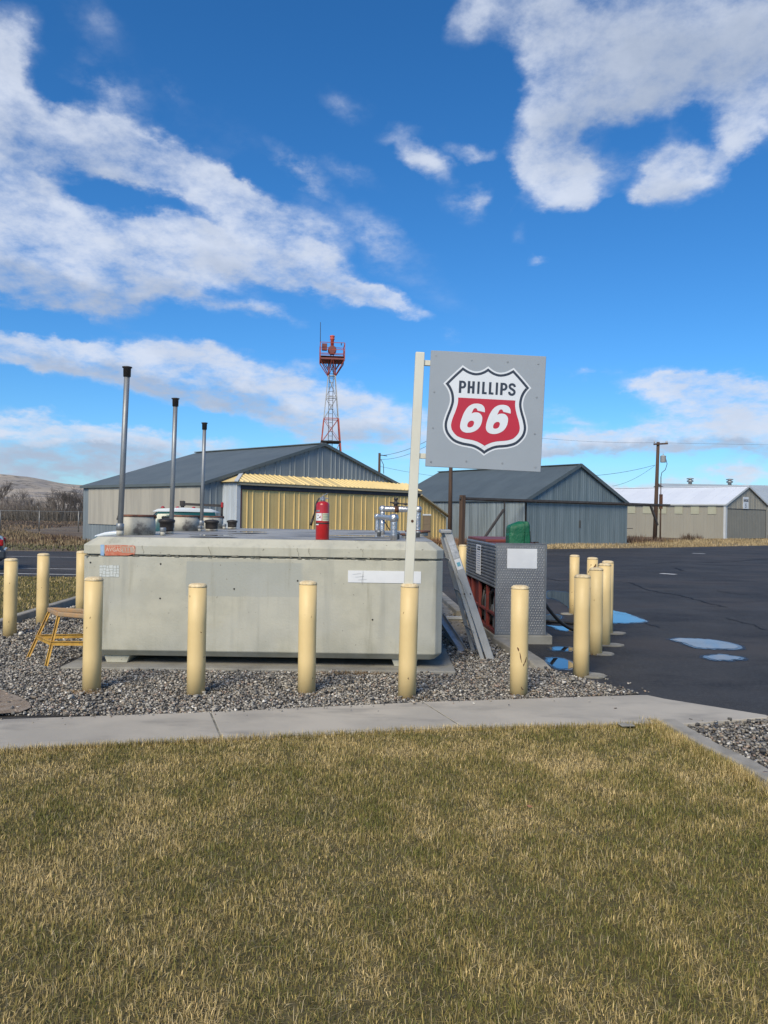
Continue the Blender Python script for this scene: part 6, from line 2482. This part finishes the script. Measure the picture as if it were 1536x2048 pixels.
def half_w(z):
    z0, z1 = zs['a'], zs['d']
    w0, w1 = 0.86, 0.30
    if z > z1:
        return w1
    return w0 + (w1 - w0) * (z - z0) / (z1 - z0)


levels = [0, zs['a'] * 0.5, zt(885), zs['b'], zs['c'], zs['d'], zs['p']]
for sx_ in (-1, 1):
    for sy_ in (-1, 1):
        for (za, zb, mt, wd) in ((0, zs['b'], m_orange, 0.10), (zs['b'], zs['d'], m_towerwhite, 0.07), (zs['d'], zs['p'], m_orange, 0.08)):
            m = MB()
            wa, wb = half_w(za), half_w(zb)
            m.beam((sx_ * wa, sy_ * wa, za), (sx_ * wb, sy_ * wb, zb), wd, wd)
            m.build('leg', mt, tw)
for i, (za, zb) in enumerate(zip(levels[:-1], levels[1:])):
    mt = m_orange if zb <= zs['b'] + 0.01 or za >= zs['d'] - 0.01 else m_towerwhite
    wa, wb = half_w(za), half_w(zb)
    m = MB()
    for s in (-1, 1):
        m.beam((-wa, s * wa, za), (wb, s * wb, zb), 0.035, 0.035)
        m.beam((wa, s * wa, za), (-wb, s * wb, zb), 0.035, 0.035)
        m.beam((s * wa, -wa, za), (s * wb, wb, zb), 0.035, 0.035)
        m.beam((s * wa, wa, za), (s * wb, -wb, zb), 0.035, 0.035)
    m.build('cross_brace', mt, tw)
    m = MB()
    for s in (-1, 1):
        m.beam((-wb, s * wb, zb), (wb, s * wb, zb), 0.06, 0.06)
        m.beam((s * wb, -wb, zb), (s * wb, wb, zb), 0.06, 0.06)
    m.build('girt', mt, tw)
m = MB()
for s in (-0.17, 0.17):
    m.beam((s - 0.05, -0.30 - 0.35 * 0.3, 0), (s - 0.05, -0.30, zs['p']), 0.05, 0.05)
for k in range(int(zs['p'] / 0.38)):
    m.beam((-0.22, -0.33, 0.3 + k * 0.38), (0.12, -0.33, 0.3 + k * 0.38), 0.03, 0.03)
m.build('ladder', m_rail, tw)
m = MB()
m.box(-0.86, 0.82, -0.9, 0.86, zt(886), zt(883))
m.build('lower_landing', m_dark, tw)
pw = 1.03
m = MB()
m.box(-pw, pw, -pw, pw, zs['p'] - 0.05, zs['p'] + 0.10)
m.box(-pw, pw, -pw, pw, zs['p'] + 0.22, zs['p'] + 0.25)
m.build('platform', m_rustbeacon, tw)
m = MB()
for a_, b_ in ((-1, -1), (1, -1), (1, 1), (-1, 1)):
    m.beam((a_ * pw, b_ * pw, zs['p']), (a_ * pw, b_ * pw, zs['rail']), 0.07, 0.07)
for zz in (zs['rail'], (zs['rail'] + zs['p']) / 2 + 0.1, zs['p'] + 0.45):
    m.beam((-pw, -pw, zz), (pw, -pw, zz), 0.045, 0.045)
    m.beam((-pw, pw, zz), (pw, pw, zz), 0.045, 0.045)
    m.beam((-pw, -pw, zz), (-pw, pw, zz), 0.045, 0.045)
    m.beam((pw, -pw, zz), (pw, pw, zz), 0.045, 0.045)
m.build('railing', m_orange, tw)
m = MB()
for a_, b_ in ((-1, -1), (1, -1), (1, 1), (-1, 1)):
    m.beam((a_ * 0.30, b_ * 0.30, zs['d']), (a_ * pw, b_ * pw, zs['p'] - 0.05), 0.06, 0.06)
    m.beam((a_ * 0.30, b_ * 0.30, zs['d'] + 0.5), (a_ * pw * 0.7, b_ * pw * 0.7, zs['p'] - 0.05), 0.05, 0.05)
    m.beam((a_ * 0.30, b_ * 0.30, zs['d']), (a_ * 0.05, b_ * pw, zs['p'] - 0.05), 0.05, 0.05)
m.build('strut', m_orange, tw)
m = MB()
m.box(-0.88, -0.45, -0.6, -0.2, zt(703), zt(690))
m.build('control_box', m_rustbeacon, tw, bevel=0.02)
m = MB()
for s in (-0.12, 0.12):
    m.beam((s, 0, zs['p']), (s, 0, zt(708)), 0.07, 0.07)
m.build('beacon_stand', m_rustbeacon, tw)
m = MB()
zb_ = zt(700.5)
m.tube([(0, -0.34, zb_), (0, -0.30, zb_), (0, 0.30, zb_), (0, 0.34, zb_)], [0.30, 0.36, 0.36, 0.30], 16)
m.build('beacon_drum', m_rustbeacon, tw)
m = MB()
m.lathe([(0.14, zt(692)), (0.15, zt(680)), (0.21, zt(678.5)), (0.21, zt(677)), (0.14, zt(676.5)), (0.21, zt(674)), (0.22, zt(671.5)), (0.10, zt(670.5))], n=14)
m.build('beacon_lamp', m_beacon, tw)
m = MB()
m.tube([(-pw, -pw, zs['p']), (-pw - 0.02, -pw, zt(651))], [0.035, 0.022], 6)
m.build('whip_antenna', m_blackmetal, tw)
m = MB()
m.tube([(pw - 0.3, -pw, zs['rail']), (pw - 0.3, -pw, zt(695))], 0.035, 6)
m.build('wind_gauge', m_blackmetal, tw)

# ================================================================== POLES AND WIRES
def at_px(u, v, d):
    return P(u, v, d)


def pole(u, depth, vtop, r0, r1, lean, label, name='utility_pole'):
    b = P(u, 1040, depth)
    top = P(u, vtop, depth).z
    o = empty(name, (b.x, depth, 0), 0, label, 'utility pole')
    m = MB()
    m.tube([(0, 0, -0.1), (lean * top * 0.5, 0, top * 0.5), (lean * top, 0, top)], [r0, (r0 + r1) / 2, r1], 12)
    m.build('mast', m_wood, o)
    return o, top


p1, h_1 = pole(1310, 53.0, 884, 0.15, 0.105, 0.020, 'tall wooden utility pole with grey transformer in front of the tan hangar')
tx = 0.020 * h_1
m = MB()
m.beam((tx - 0.35, -0.12, h_1 - 0.17), (tx + 0.62, -0.12, h_1 - 0.10), 0.10, 0.11)
m.build('crossarm', m_wood, p1)
for xx_ in (tx - 0.30, tx + 0.50, tx + 0.56):
    m = MB()
    m.lathe([(0.03, 0), (0.06, 0.04), (0.035, 0.08), (0.05, 0.12), (0.02, 0.16)], n=8)
    o = m.build('insulator', m_insul, p1)
    o.location = (xx_, -0.12, h_1 - 0.08)
m = MB()
zt_ = P(1323, 925, 53).z
zt2 = P(1323, 912, 53).z
m.lathe([(0.17, zt_), (0.19, zt_ + 0.04), (0.19, zt2 - 0.02), (0.20, zt2), (0.10, zt2 + 0.05)], cx=tx + 0.34, cy=-0.05, n=18)
m.build('transformer', m_insul, p1)
m = MB()
m.tube([(tx + 0.34, -0.05, zt2 + 0.04), (tx + 0.34, -0.05, zt2 + 0.16)], 0.035, 8)
m.build('bushing', m_insul, p1)
m = MB()
m.tube([(tx + 0.5, -0.05, zt2 - 0.1), (tx + 0.62, -0.05, zt_ - 0.1), (tx + 0.5, -0.05, zt_ - 0.5), (tx + 0.25, -0.08, zt_ - 0.7), (0.33, -0.1, zt_ - 1.0)], 0.022, 6)
m.build('drop_cable', m_hose, p1)
m = MB()
m.tube([(0.33, -0.12, 0), (0.335, -0.12, 2.7)], 0.06, 8)
m.tube([(0.335, -0.12, 2.7), (0.33, -0.1, zt_ - 1.0)], 0.032, 8)
m.build('conduit', m_wood, p1)
m = MB()
m.box(0.22, 0.42, -0.26, -0.12, 2.35, 3.35)
m.build('meter_board', m_rust, p1)

p2, h_2 = pole(900, 44.5, 852, 0.125, 0.10, 0.0, 'dark slender wooden pole rising behind the shield sign')
p3, h_3 = pole(757, 60.0, 906, 0.12, 0.09, 0.0, 'distant wooden pole above the right roof slope of the gold door hangar')
m = MB()
m.tube([(0.05, 0, h_3 - 0.15), (0.6, 0, h_3 - 0.22)], 0.03, 6)
m.tube([(0.12, 0, h_3 - 0.5), (0.32, 0, h_3 - 0.9), (0.35, 0, h_3 - 1.6)], 0.025, 6)
m.build('lamp_arm', m_rail, p3)


def wire(a, b, sag, label, r=0.012):
    a, b = Vector(a), Vector(b)
    m = MB()
    pts = []
    for i in range(13):
        t = i / 12
        q = a.lerp(b, t)
        q.z -= sag * 4 * t * (1 - t)
        pts.append(q)
    m.tube(pts, r, 4, cap=False)
    return tag(m.build('overhead_wire', m_rail), label, 'wire', 'overhead wires')


pt1 = Vector((p1.location.x + tx, 53, h_1 - 0.05))
pt2 = Vector((p2.location.x, 44.5, h_2 - 0.1))
pt3 = Vector((p3.location.x, 60, h_3 - 0.2))
wire(pt1 + Vector((-0.3, 0, 0)), pt2, 0.25, 'upper overhead wire running from the transformer pole to the sign side pole', 0.006)
wire(pt1 + Vector((0.5, 0, 0)), (75, 60, h_1 + 1.5), 0.3, 'overhead wire running from the transformer pole out of the right edge of the photo', 0.006)
wire(P(1310, 930, 53), P(1191, 951, 50), 0.1, 'wire dropping from the transformer pole to the blue hangar ridge', 0.012)
wire(P(1310, 931, 53), P(1225, 972, 66), 0.25, 'wire dropping from the transformer pole behind the white roof', 0.012)
wire(pt3, pt2 + Vector((0, 0, 0.05)), 0.35, 'higher wire from the distant pole up behind the shield sign', 0.014)
wire(pt3 + Vector((0, 0, -0.3)), pt2 + Vector((0, 0, -0.15)), 0.45, 'lower wire from the distant pole up behind the shield sign', 0.012)
wire(P(757, 932, 60), P(1040, 958, 62), 0.4, 'faint low wire from the distant pole passing behind the blue hangar roof', 0.010)

# ================================================================== FENCE
FY = 57.0
fc_ = empty('chain_link_fence', (-40, FY, 0), 0, 'chain link fence with angled post tops along the dry field', 'fence')
FZ = P(79, 1021, FY).z
xs_posts = [P(79, 1020, FY).x + k * 2.9 + 40 for k in range(-8, 3)]
for xp in xs_posts:
    m = MB()
    m.tube([(xp, 0, 0), (xp, 0, FZ)], 0.045, 8)
    m.tube([(xp, 0, FZ), (xp - 0.12, -0.1, FZ + 0.32)], 0.02, 6)
    m.build('post', m_fence, fc_)
m = MB()
m.tube([(xs_posts[0], 0, FZ - 0.05), (xs_posts[-1], 0, FZ - 0.05)], 0.028, 6)
m.build('top_rail', m_fence, fc_)
vs, fs = [], []
xa, xb = xs_posts[0], xs_posts[-1]
k = xa - FZ
while k < xb:
    for s in (1, -1):
        x0, x1 = (k, k + FZ) if s > 0 else (k + FZ, k)
        if min(x0, x1) < xa or max(x0, x1) > xb:
            continue
        b0 = len(vs)
        vs += [(x0 - 0.003, 0, 0.03), (x0 + 0.003, 0, 0.03), (x1 + 0.003, 0, FZ - 0.05), (x1 - 0.003, 0, FZ - 0.05)]
        fs.append((b0, b0 + 1, b0 + 2, b0 + 3))
    k += 0.10
me = bpy.data.meshes.new('wire_mesh')
me.from_pydata(vs, [], fs)
me.materials.append(m_fence)
tag(link('wire_mesh', me, fc_), kind='stuff')

# ================================================================== HILLS
def hills():
    nx_, ny_ = 150, 60
    xs = np.linspace(-900, 900, nx_)
    ys = np.linspace(330, 1000, ny_)
    gx_, gy_ = np.meshgrid(xs, ys)
    n1 = fbm2(gx_.ravel() + 2000, gy_.ravel() + 500, 61, 6, 0.006).reshape(gx_.shape)
    ridge = np.clip((gy_ - 330) / 420, 0, 1) ** 1.15
    az = gx_ / gy_
    # profile read along the horizon: high on the left, falling behind the hangars
    crest = np.interp(az, [-3, -0.9, -0.5, -0.46, -0.42, -0.38, -0.33, -0.2, 0.2, 1.0, 3], [40, 46, 37, 35, 29, 25, 20, 13, 10, 9, 12])
    z = 0.86 * ridge * crest * (0.80 + 0.42 * n1) * (gy_ / 700)
    z += (n1 - 0.5) * 14 * ridge
    z[0] = -2
    V = np.stack([gx_.ravel(), gy_.ravel(), z.ravel()], 1)
    idx = np.arange(nx_ * ny_).reshape(ny_, nx_)
    F = np.stack([idx[:-1, :-1], idx[:-1, 1:], idx[1:, 1:], idx[1:, :-1]], -1).reshape(-1)
    o = np_mesh('hills', V, F, 4, m_hill, None, None, True)
    tag(o, kind='structure')


hills()

# ================================================================== BARE TREES
def tree_mesh(seed, h, spread, nbr):
    r = random.Random(seed)
    mt, mc = MB(), MB()

    def grow(p, d, L, rad, lvl):
        q = p + d * L
        tgt = mt if lvl < 2 else mc
        n = 6 if lvl < 2 else 3
        mid = p.lerp(q, 0.5) + Vector((r.uniform(-1, 1), r.uniform(-1, 1), 0)) * L * 0.06
        tgt.tube([p, mid, q], [rad, rad * 0.8, rad * 0.62], n, cap=False)
        if lvl >= 5:
            return
        k = nbr if lvl < 4 else 3
        for i in range(k):
            a = r.uniform(0, 2 * PI)
            s = Vector((math.cos(a), math.sin(a), 0))
            nd = (d + s * r.uniform(0.35, 0.85) * spread + Vector((0, 0, 0.12))).normalized()
            st = p.lerp(q, r.uniform(0.55, 1.0)) if i else q
            grow(st, nd, L * r.uniform(0.58, 0.84), max(rad * 0.55, 0.012), lvl + 1)

    grow(Vector((0, 0, -0.1)), Vector((r.uniform(-0.08, 0.08), 0, 1)).normalized(), h * 0.26, h * 0.020, 0)
    return mt, mc


protos = []
for sd, sp in ((1, 0.9), (2, 1.1), (3, 0.8)):
    mt, mc = tree_mesh(sd, 8.0, sp, 4)
    root = empty('bare_tree', (0, 0, 0))
    mt.build('trunk', m_bark, root)
    mc.build('crown', m_twig, root)
    protos.append(root)


def copy_tree(o, parent=None):
    c = o.copy()
    col.objects.link(c)
    c.parent = parent
    for ch in list(o.children):
        copy_tree(ch, c)
    return c


used = set()
TREES = [
    (4, 112, 0, 0.98, 'tallest bare tree at the left edge of the photo, above the dark car'),
    (30, 112, 1, 0.80, 'forked bare tree second from the left edge, before the hills'),
    (50, 120, 2, 0.62, 'smaller bare tree left of the fence post, third from the left edge'),
    (72, 125, 0, 0.50, 'low bare tree in the gap of pale hillside'),
    (-30, 108, 2, 0.9, 'bare tree just outside the left edge'),
    (104, 118, 1, 0.66, 'bare tree at the left side of the denser group before the hangar'),
    (117, 121, 2, 0.84, 'slim bare tree in the dense group near the hangar, second of it'),
    (131, 112, 0, 0.78, 'bare tree in the middle of the dense group near the hangar'),
    (143, 125, 1, 0.92, 'tallest bare tree of the dense group near the hangar'),
    (155, 116, 2, 0.76, 'bare tree touching the hangar corner in the photo'),
    (166, 124, 0, 0.7, 'bare tree partly hidden by the hangar corner'),
]
for (u, d, pi_, sc_, lab) in TREES:
    root = protos[pi_] if pi_ not in used else copy_tree(protos[pi_])
    used.add(pi_)
    q = P(u, 1020, d)
    root.location = (q.x, d, 0)
    root.scale = (sc_, sc_, sc_)
    root.rotation_euler = (0, 0, random.uniform(0, 6.28))
    tag(root, lab, 'tree', 'bare trees beyond the fence')
q = P(1221, 1000, 92)
root = copy_tree(protos[1])
root.location = (q.x, 92, 0)
root.scale = (0.70,) * 3
tag(root, 'bare tree top showing between the blue hangar roof and the white roof', 'tree')
root['group'] = 'bare trees behind the hangars'

# thicket of leafless brush at the field's far side
def thicket(name, n, xr, yr, hr, seed, colr, w=0.05):
    r = np.random.default_rng(seed)
    x = r.uniform(*xr, n)
    y = r.uniform(*yr, n)
    bump = fbm2(x, y * 0.2, seed, 3, 0.12)
    h = r.uniform(hr[0], hr[1], n) * (0.35 + 1.1 * bump)
    c = np.array([colr]) * r.uniform(0.6, 1.35, (n, 1))
    blades(name, x, y, 0.0, h, w * r.uniform(0.6, 1.4, n), 0.55, c, seed=seed)


thicket('brush', 15000, (-75, -34), (98, 106), (0.7, 2.6), 71, (0.17, 0.145, 0.12), 0.07)
thicket('brush', 3500, (-58, -41), (104, 112), (1.0, 4.2), 72, (0.20, 0.17, 0.145), 0.045)
q = P(1275, 1085, 51.5)
rr_ = np.random.default_rng(5)
x = rr_.normal(q.x, 0.75, 700)
y = rr_.normal(51.5, 0.4, 700)
blades('dry_bush', x, y, 0, rr_.uniform(0.2, 0.75, 700), 0.03, 0.6, np.array([[0.17, 0.115, 0.085]]) * rr_.uniform(0.6, 1.3, (700, 1)), seed=31)
for (u, d, sx_, n_, h_, c_) in ((1375, 60, 0.25, 260, 0.75, (0.15, 0.11, 0.08)), (1398, 61, 0.12, 120, 0.65, (0.15, 0.11, 0.08)), (1320, 55, 0.6, 500, 0.4, (0.26, 0.18, 0.10)), (905, 42.5, 0.8, 1200, 0.62, (0.27, 0.15, 0.085)), (870, 41.5, 0.8, 800, 0.55, (0.25, 0.15, 0.09)),
                            (1440, 60.5, 1.2, 500, 0.28, (0.30, 0.22, 0.13)), (940, 42.5, 0.5, 400, 0.35, (0.28, 0.18, 0.10))):
    q = P(u, 1085, d)
    x = rr_.normal(q.x, sx_, n_)
    y = rr_.normal(d, 0.3, n_)
    blades('dry_weeds', x, y, 0, rr_.uniform(0.3, 1.0, n_) * h_, 0.03, 0.5, np.array([c_]) * rr_.uniform(0.6, 1.35, (n_, 1)), seed=int(u))

# ================================================================== VEHICLES
def ring(x, hw, zb, zt_, ro, tuck=0.0, n=5):
    """closed cross-section at x: rounded box"""
    pts = []
    for cx, cz, a0 in ((hw - ro, zt_ - ro, 0), (-(hw - ro), zt_ - ro, 90), (-(hw - ro), zb + ro, 180), (hw - ro, zb + ro, 270)):
        for i in range(n):
            a = R(a0 + 90 * i / (n - 1))
            y = cx + ro * math.cos(a)
            z = cz + ro * math.sin(a)
            k = 1 - tuck * (z - zb) / max(0.01, zt_ - zb)
            pts.append((x, y * k, z))
    return pts


def loft_rings(m, rings, mi=0):
    n = len(rings[0])
    vs = [q for r_ in rings for q in r_]
    fs = []
    for i in range(len(rings) - 1):
        for k in range(n):
            fs.append((i * n + k, i * n + (k + 1) % n, (i + 1) * n + (k + 1) % n, (i + 1) * n + k))
    fs.append(tuple(reversed(range(n))))
    fs.append(tuple((len(rings) - 1) * n + k for k in range(n)))
    m.add(vs, fs, mi, True)


def wheel(parent, x, y, r):
    m = MB()
    m.tube([(x, y - 0.10, r), (x, y - 0.085, r), (x, y + 0.085, r), (x, y + 0.10, r)], [r * 0.93, r, r, r * 0.93], 24)
    w = m.build('wheel', m_tyre, parent)
    m = MB()
    s = 1 if y > 0 else -1
    m.tube([(x, y + s * 0.101, r), (x, y + s * 0.112, r)], [r * 0.62, r * 0.55], 18)
    m.build('rim', m_rim, w)


# dark saloon at the left edge, tail to the right
cq = P(24, 1110, 20.6)
car = empty('parked_car', (-10.62, 21.6, 0.01), R(24), 'dark slate saloon car at the left edge of the photo, its tail showing', 'car')
m = MB()
# x runs from the tail (0) to the nose (-4.6)
st = [(0.0, 0.70, 0.30, 0.62), (-0.06, 0.80, 0.24, 0.86), (-0.18, 0.84, 0.22, 0.93), (-0.7, 0.87, 0.20, 0.98), (-1.6, 0.88, 0.18, 0.97), (-3.0, 0.88, 0.18, 0.95), (-3.9, 0.85, 0.20, 0.86), (-4.4, 0.78, 0.24, 0.74), (-4.58, 0.66, 0.30, 0.60)]
loft_rings(m, [ring(x_, hw, zb, z_, 0.14, 0.06) for x_, hw, zb, z_ in st])
m.build('body', m_carpaint, car)
m = MB()
gst = [(-0.62, 0.60, 0.93, 0.99), (-1.05, 0.64, 0.93, 1.28), (-1.5, 0.66, 0.93, 1.40), (-2.3, 0.67, 0.93, 1.42), (-2.75, 0.66, 0.93, 1.32), (-3.35, 0.62, 0.92, 0.98)]
loft_rings(m, [ring(x_, hw + 0.1, zb, z_, 0.03 if z_ - zb < 0.1 else 0.10, 0.16) for x_, hw, zb, z_ in gst])
m.build('cabin_glass', m_glass, car)
m = MB()
rst = [(-1.22, 0.50, 1.36, 1.375), (-1.5, 0.56, 1.375, 1.425), (-2.3, 0.57, 1.385, 1.445), (-2.62, 0.52, 1.355, 1.375)]
loft_rings(m, [ring(x_, hw + 0.05, zb, z_, 0.007, 0.0) for x_, hw, zb, z_ in rst])
m.build('roof', m_carpaint, car)
m = MB()
m.box(-0.13, 0.055, -0.80, 0.80, 0.30, 0.56)
m.build('rear_bumper', m_carpaint, car, bevel=0.05, seg=2)
for s in (-1, 1):
    m = MB()
    m.box(-0.20, 0.0, s * 0.80 - 0.10, s * 0.80 + 0.055, 0.66, 0.84)
    m.build('tail_light', m_tail, car, bevel=0.03, seg=2)
for x_ in (-0.95, -3.7):
    for s in (-0.80, 0.80):
        wheel(car, x_, s, 0.31)

# teal and white pickup behind the tank, nose to the left
tk = empty('parked_truck', (P(190, 1068, 19.5).x - 0.12, 19.9, 0.01), R(12), 'teal and white pickup with roof rack, hidden behind the tank up to its roof', 'truck')
m = MB()
st = [(0.0, 0.72, 0.45, 0.92), (0.10, 0.86, 0.40, 1.02), (0.6, 0.92, 0.38, 1.08), (1.35, 0.94, 0.38, 1.12), (3.1, 0.95, 0.38, 1.14), (5.0, 0.94, 0.40, 1.14), (5.1, 0.90, 0.45, 1.10)]
loft_rings(m, [ring(x_, hw, zb, z_, 0.10, 0.04) for x_, hw, zb, z_ in st])
m.build('body', m_teal, tk)
m = MB()
st = [(0.06, 0.62, 0.98, 1.04), (0.3, 0.74, 1.03, 1.12), (0.8, 0.80, 1.06, 1.17), (1.42, 0.82, 1.08, 1.20)]
loft_rings(m, [ring(x_, hw, zb, z_, 0.028, 0.0) for x_, hw, zb, z_ in st])
m.build('bonnet', m_whitepaint, tk)
m = MB()
st = [(1.10, 0.80, 1.08, 1.16), (1.30, 0.84, 1.08, 1.35), (1.58, 0.84, 1.08, 1.66), (2.98, 0.84, 1.08, 1.68), (3.15, 0.82, 1.08, 1.2)]
loft_rings(m, [ring(x_, hw, zb, z_, 0.03 if z_ - zb < 0.15 else 0.08, 0.13) for x_, hw, zb, z_ in st])
m.build('cab', m_teal, tk)
m = MB()
m.add([(1.20, -0.70, 1.22), (1.20, 0.70, 1.22), (1.57, 0.66, 1.63), (1.57, -0.66, 1.63), (1.14, -0.70, 1.22), (1.14, 0.70, 1.22), (1.53, 0.66, 1.65), (1.53, -0.66, 1.65)],
      [(0, 1, 2, 3), (7, 6, 5, 4), (0, 4, 5, 1), (1, 5, 6, 2), (2, 6, 7, 3), (3, 7, 4, 0)])
m.build('windscreen', m_glass, tk)
for x0, x1 in ((1.68, 2.2), (2.28, 2.9)):
    m = MB()
    m.box(x0, x1, -0.835, -0.77, 1.18, 1.55)
    m.build('side_window', m_glass, tk, bevel=0.01)
m = MB()
st = [(1.45, 0.60, 1.66, 1.675), (1.58, 0.70, 1.66, 1.73), (2.2, 0.74, 1.665, 1.775), (2.9, 0.72, 1.66, 1.745), (3.12, 0.64, 1.655, 1.67)]
loft_rings(m, [ring(x_, hw, zb, z_, 0.006, 0.0) for x_, hw, zb, z_ in st])
m.build('roof', m_whitepaint, tk)
for x_ in (1.68, 2.05, 2.45):
    m = MB()
    m.tube([(x_, -0.45, 1.755), (x_, -0.45, 1.80)], [0.06, 0.03], 10)
    m.build('roof_lamp', m_tail, tk)
m = MB()
m.beam((2.15, -0.4, 1.87), (3.20, -0.4, 1.84), 0.06, 0.06)
m.beam((2.15, 0.4, 1.87), (3.20, 0.4, 1.84), 0.06, 0.06)
m.box(2.10, 2.20, -0.45, 0.45, 1.82, 1.95)
m.beam((3.17, -0.4, 1.14), (3.17, -0.4, 1.92), 0.06, 0.06)
m.beam((3.17, 0.4, 1.14), (3.17, 0.4, 1.92), 0.06, 0.06)
for s in (-0.4, 0.4):
    m.beam((2.15, s, 1.70), (2.15, s, 1.86), 0.05, 0.05)
m.build('rack', m_blackmetal, tk)
m = MB()
m.box(3.14, 3.21, -0.47, -0.38, 1.78, 1.93)
m.build('red_lamp', m_tail, tk, bevel=0.02)
for s in (-1, 1):
    m = MB()
    m.box(1.30, 1.40, s * 1.00 - 0.10, s * 1.00 + 0.10, 1.14, 1.36)
    m.build('mirror', m_blackmetal, tk, bevel=0.02)
for x_ in (0.85, 4.1):
    for s in (-0.85, 0.85):
        wheel(tk, x_, s, 0.38)
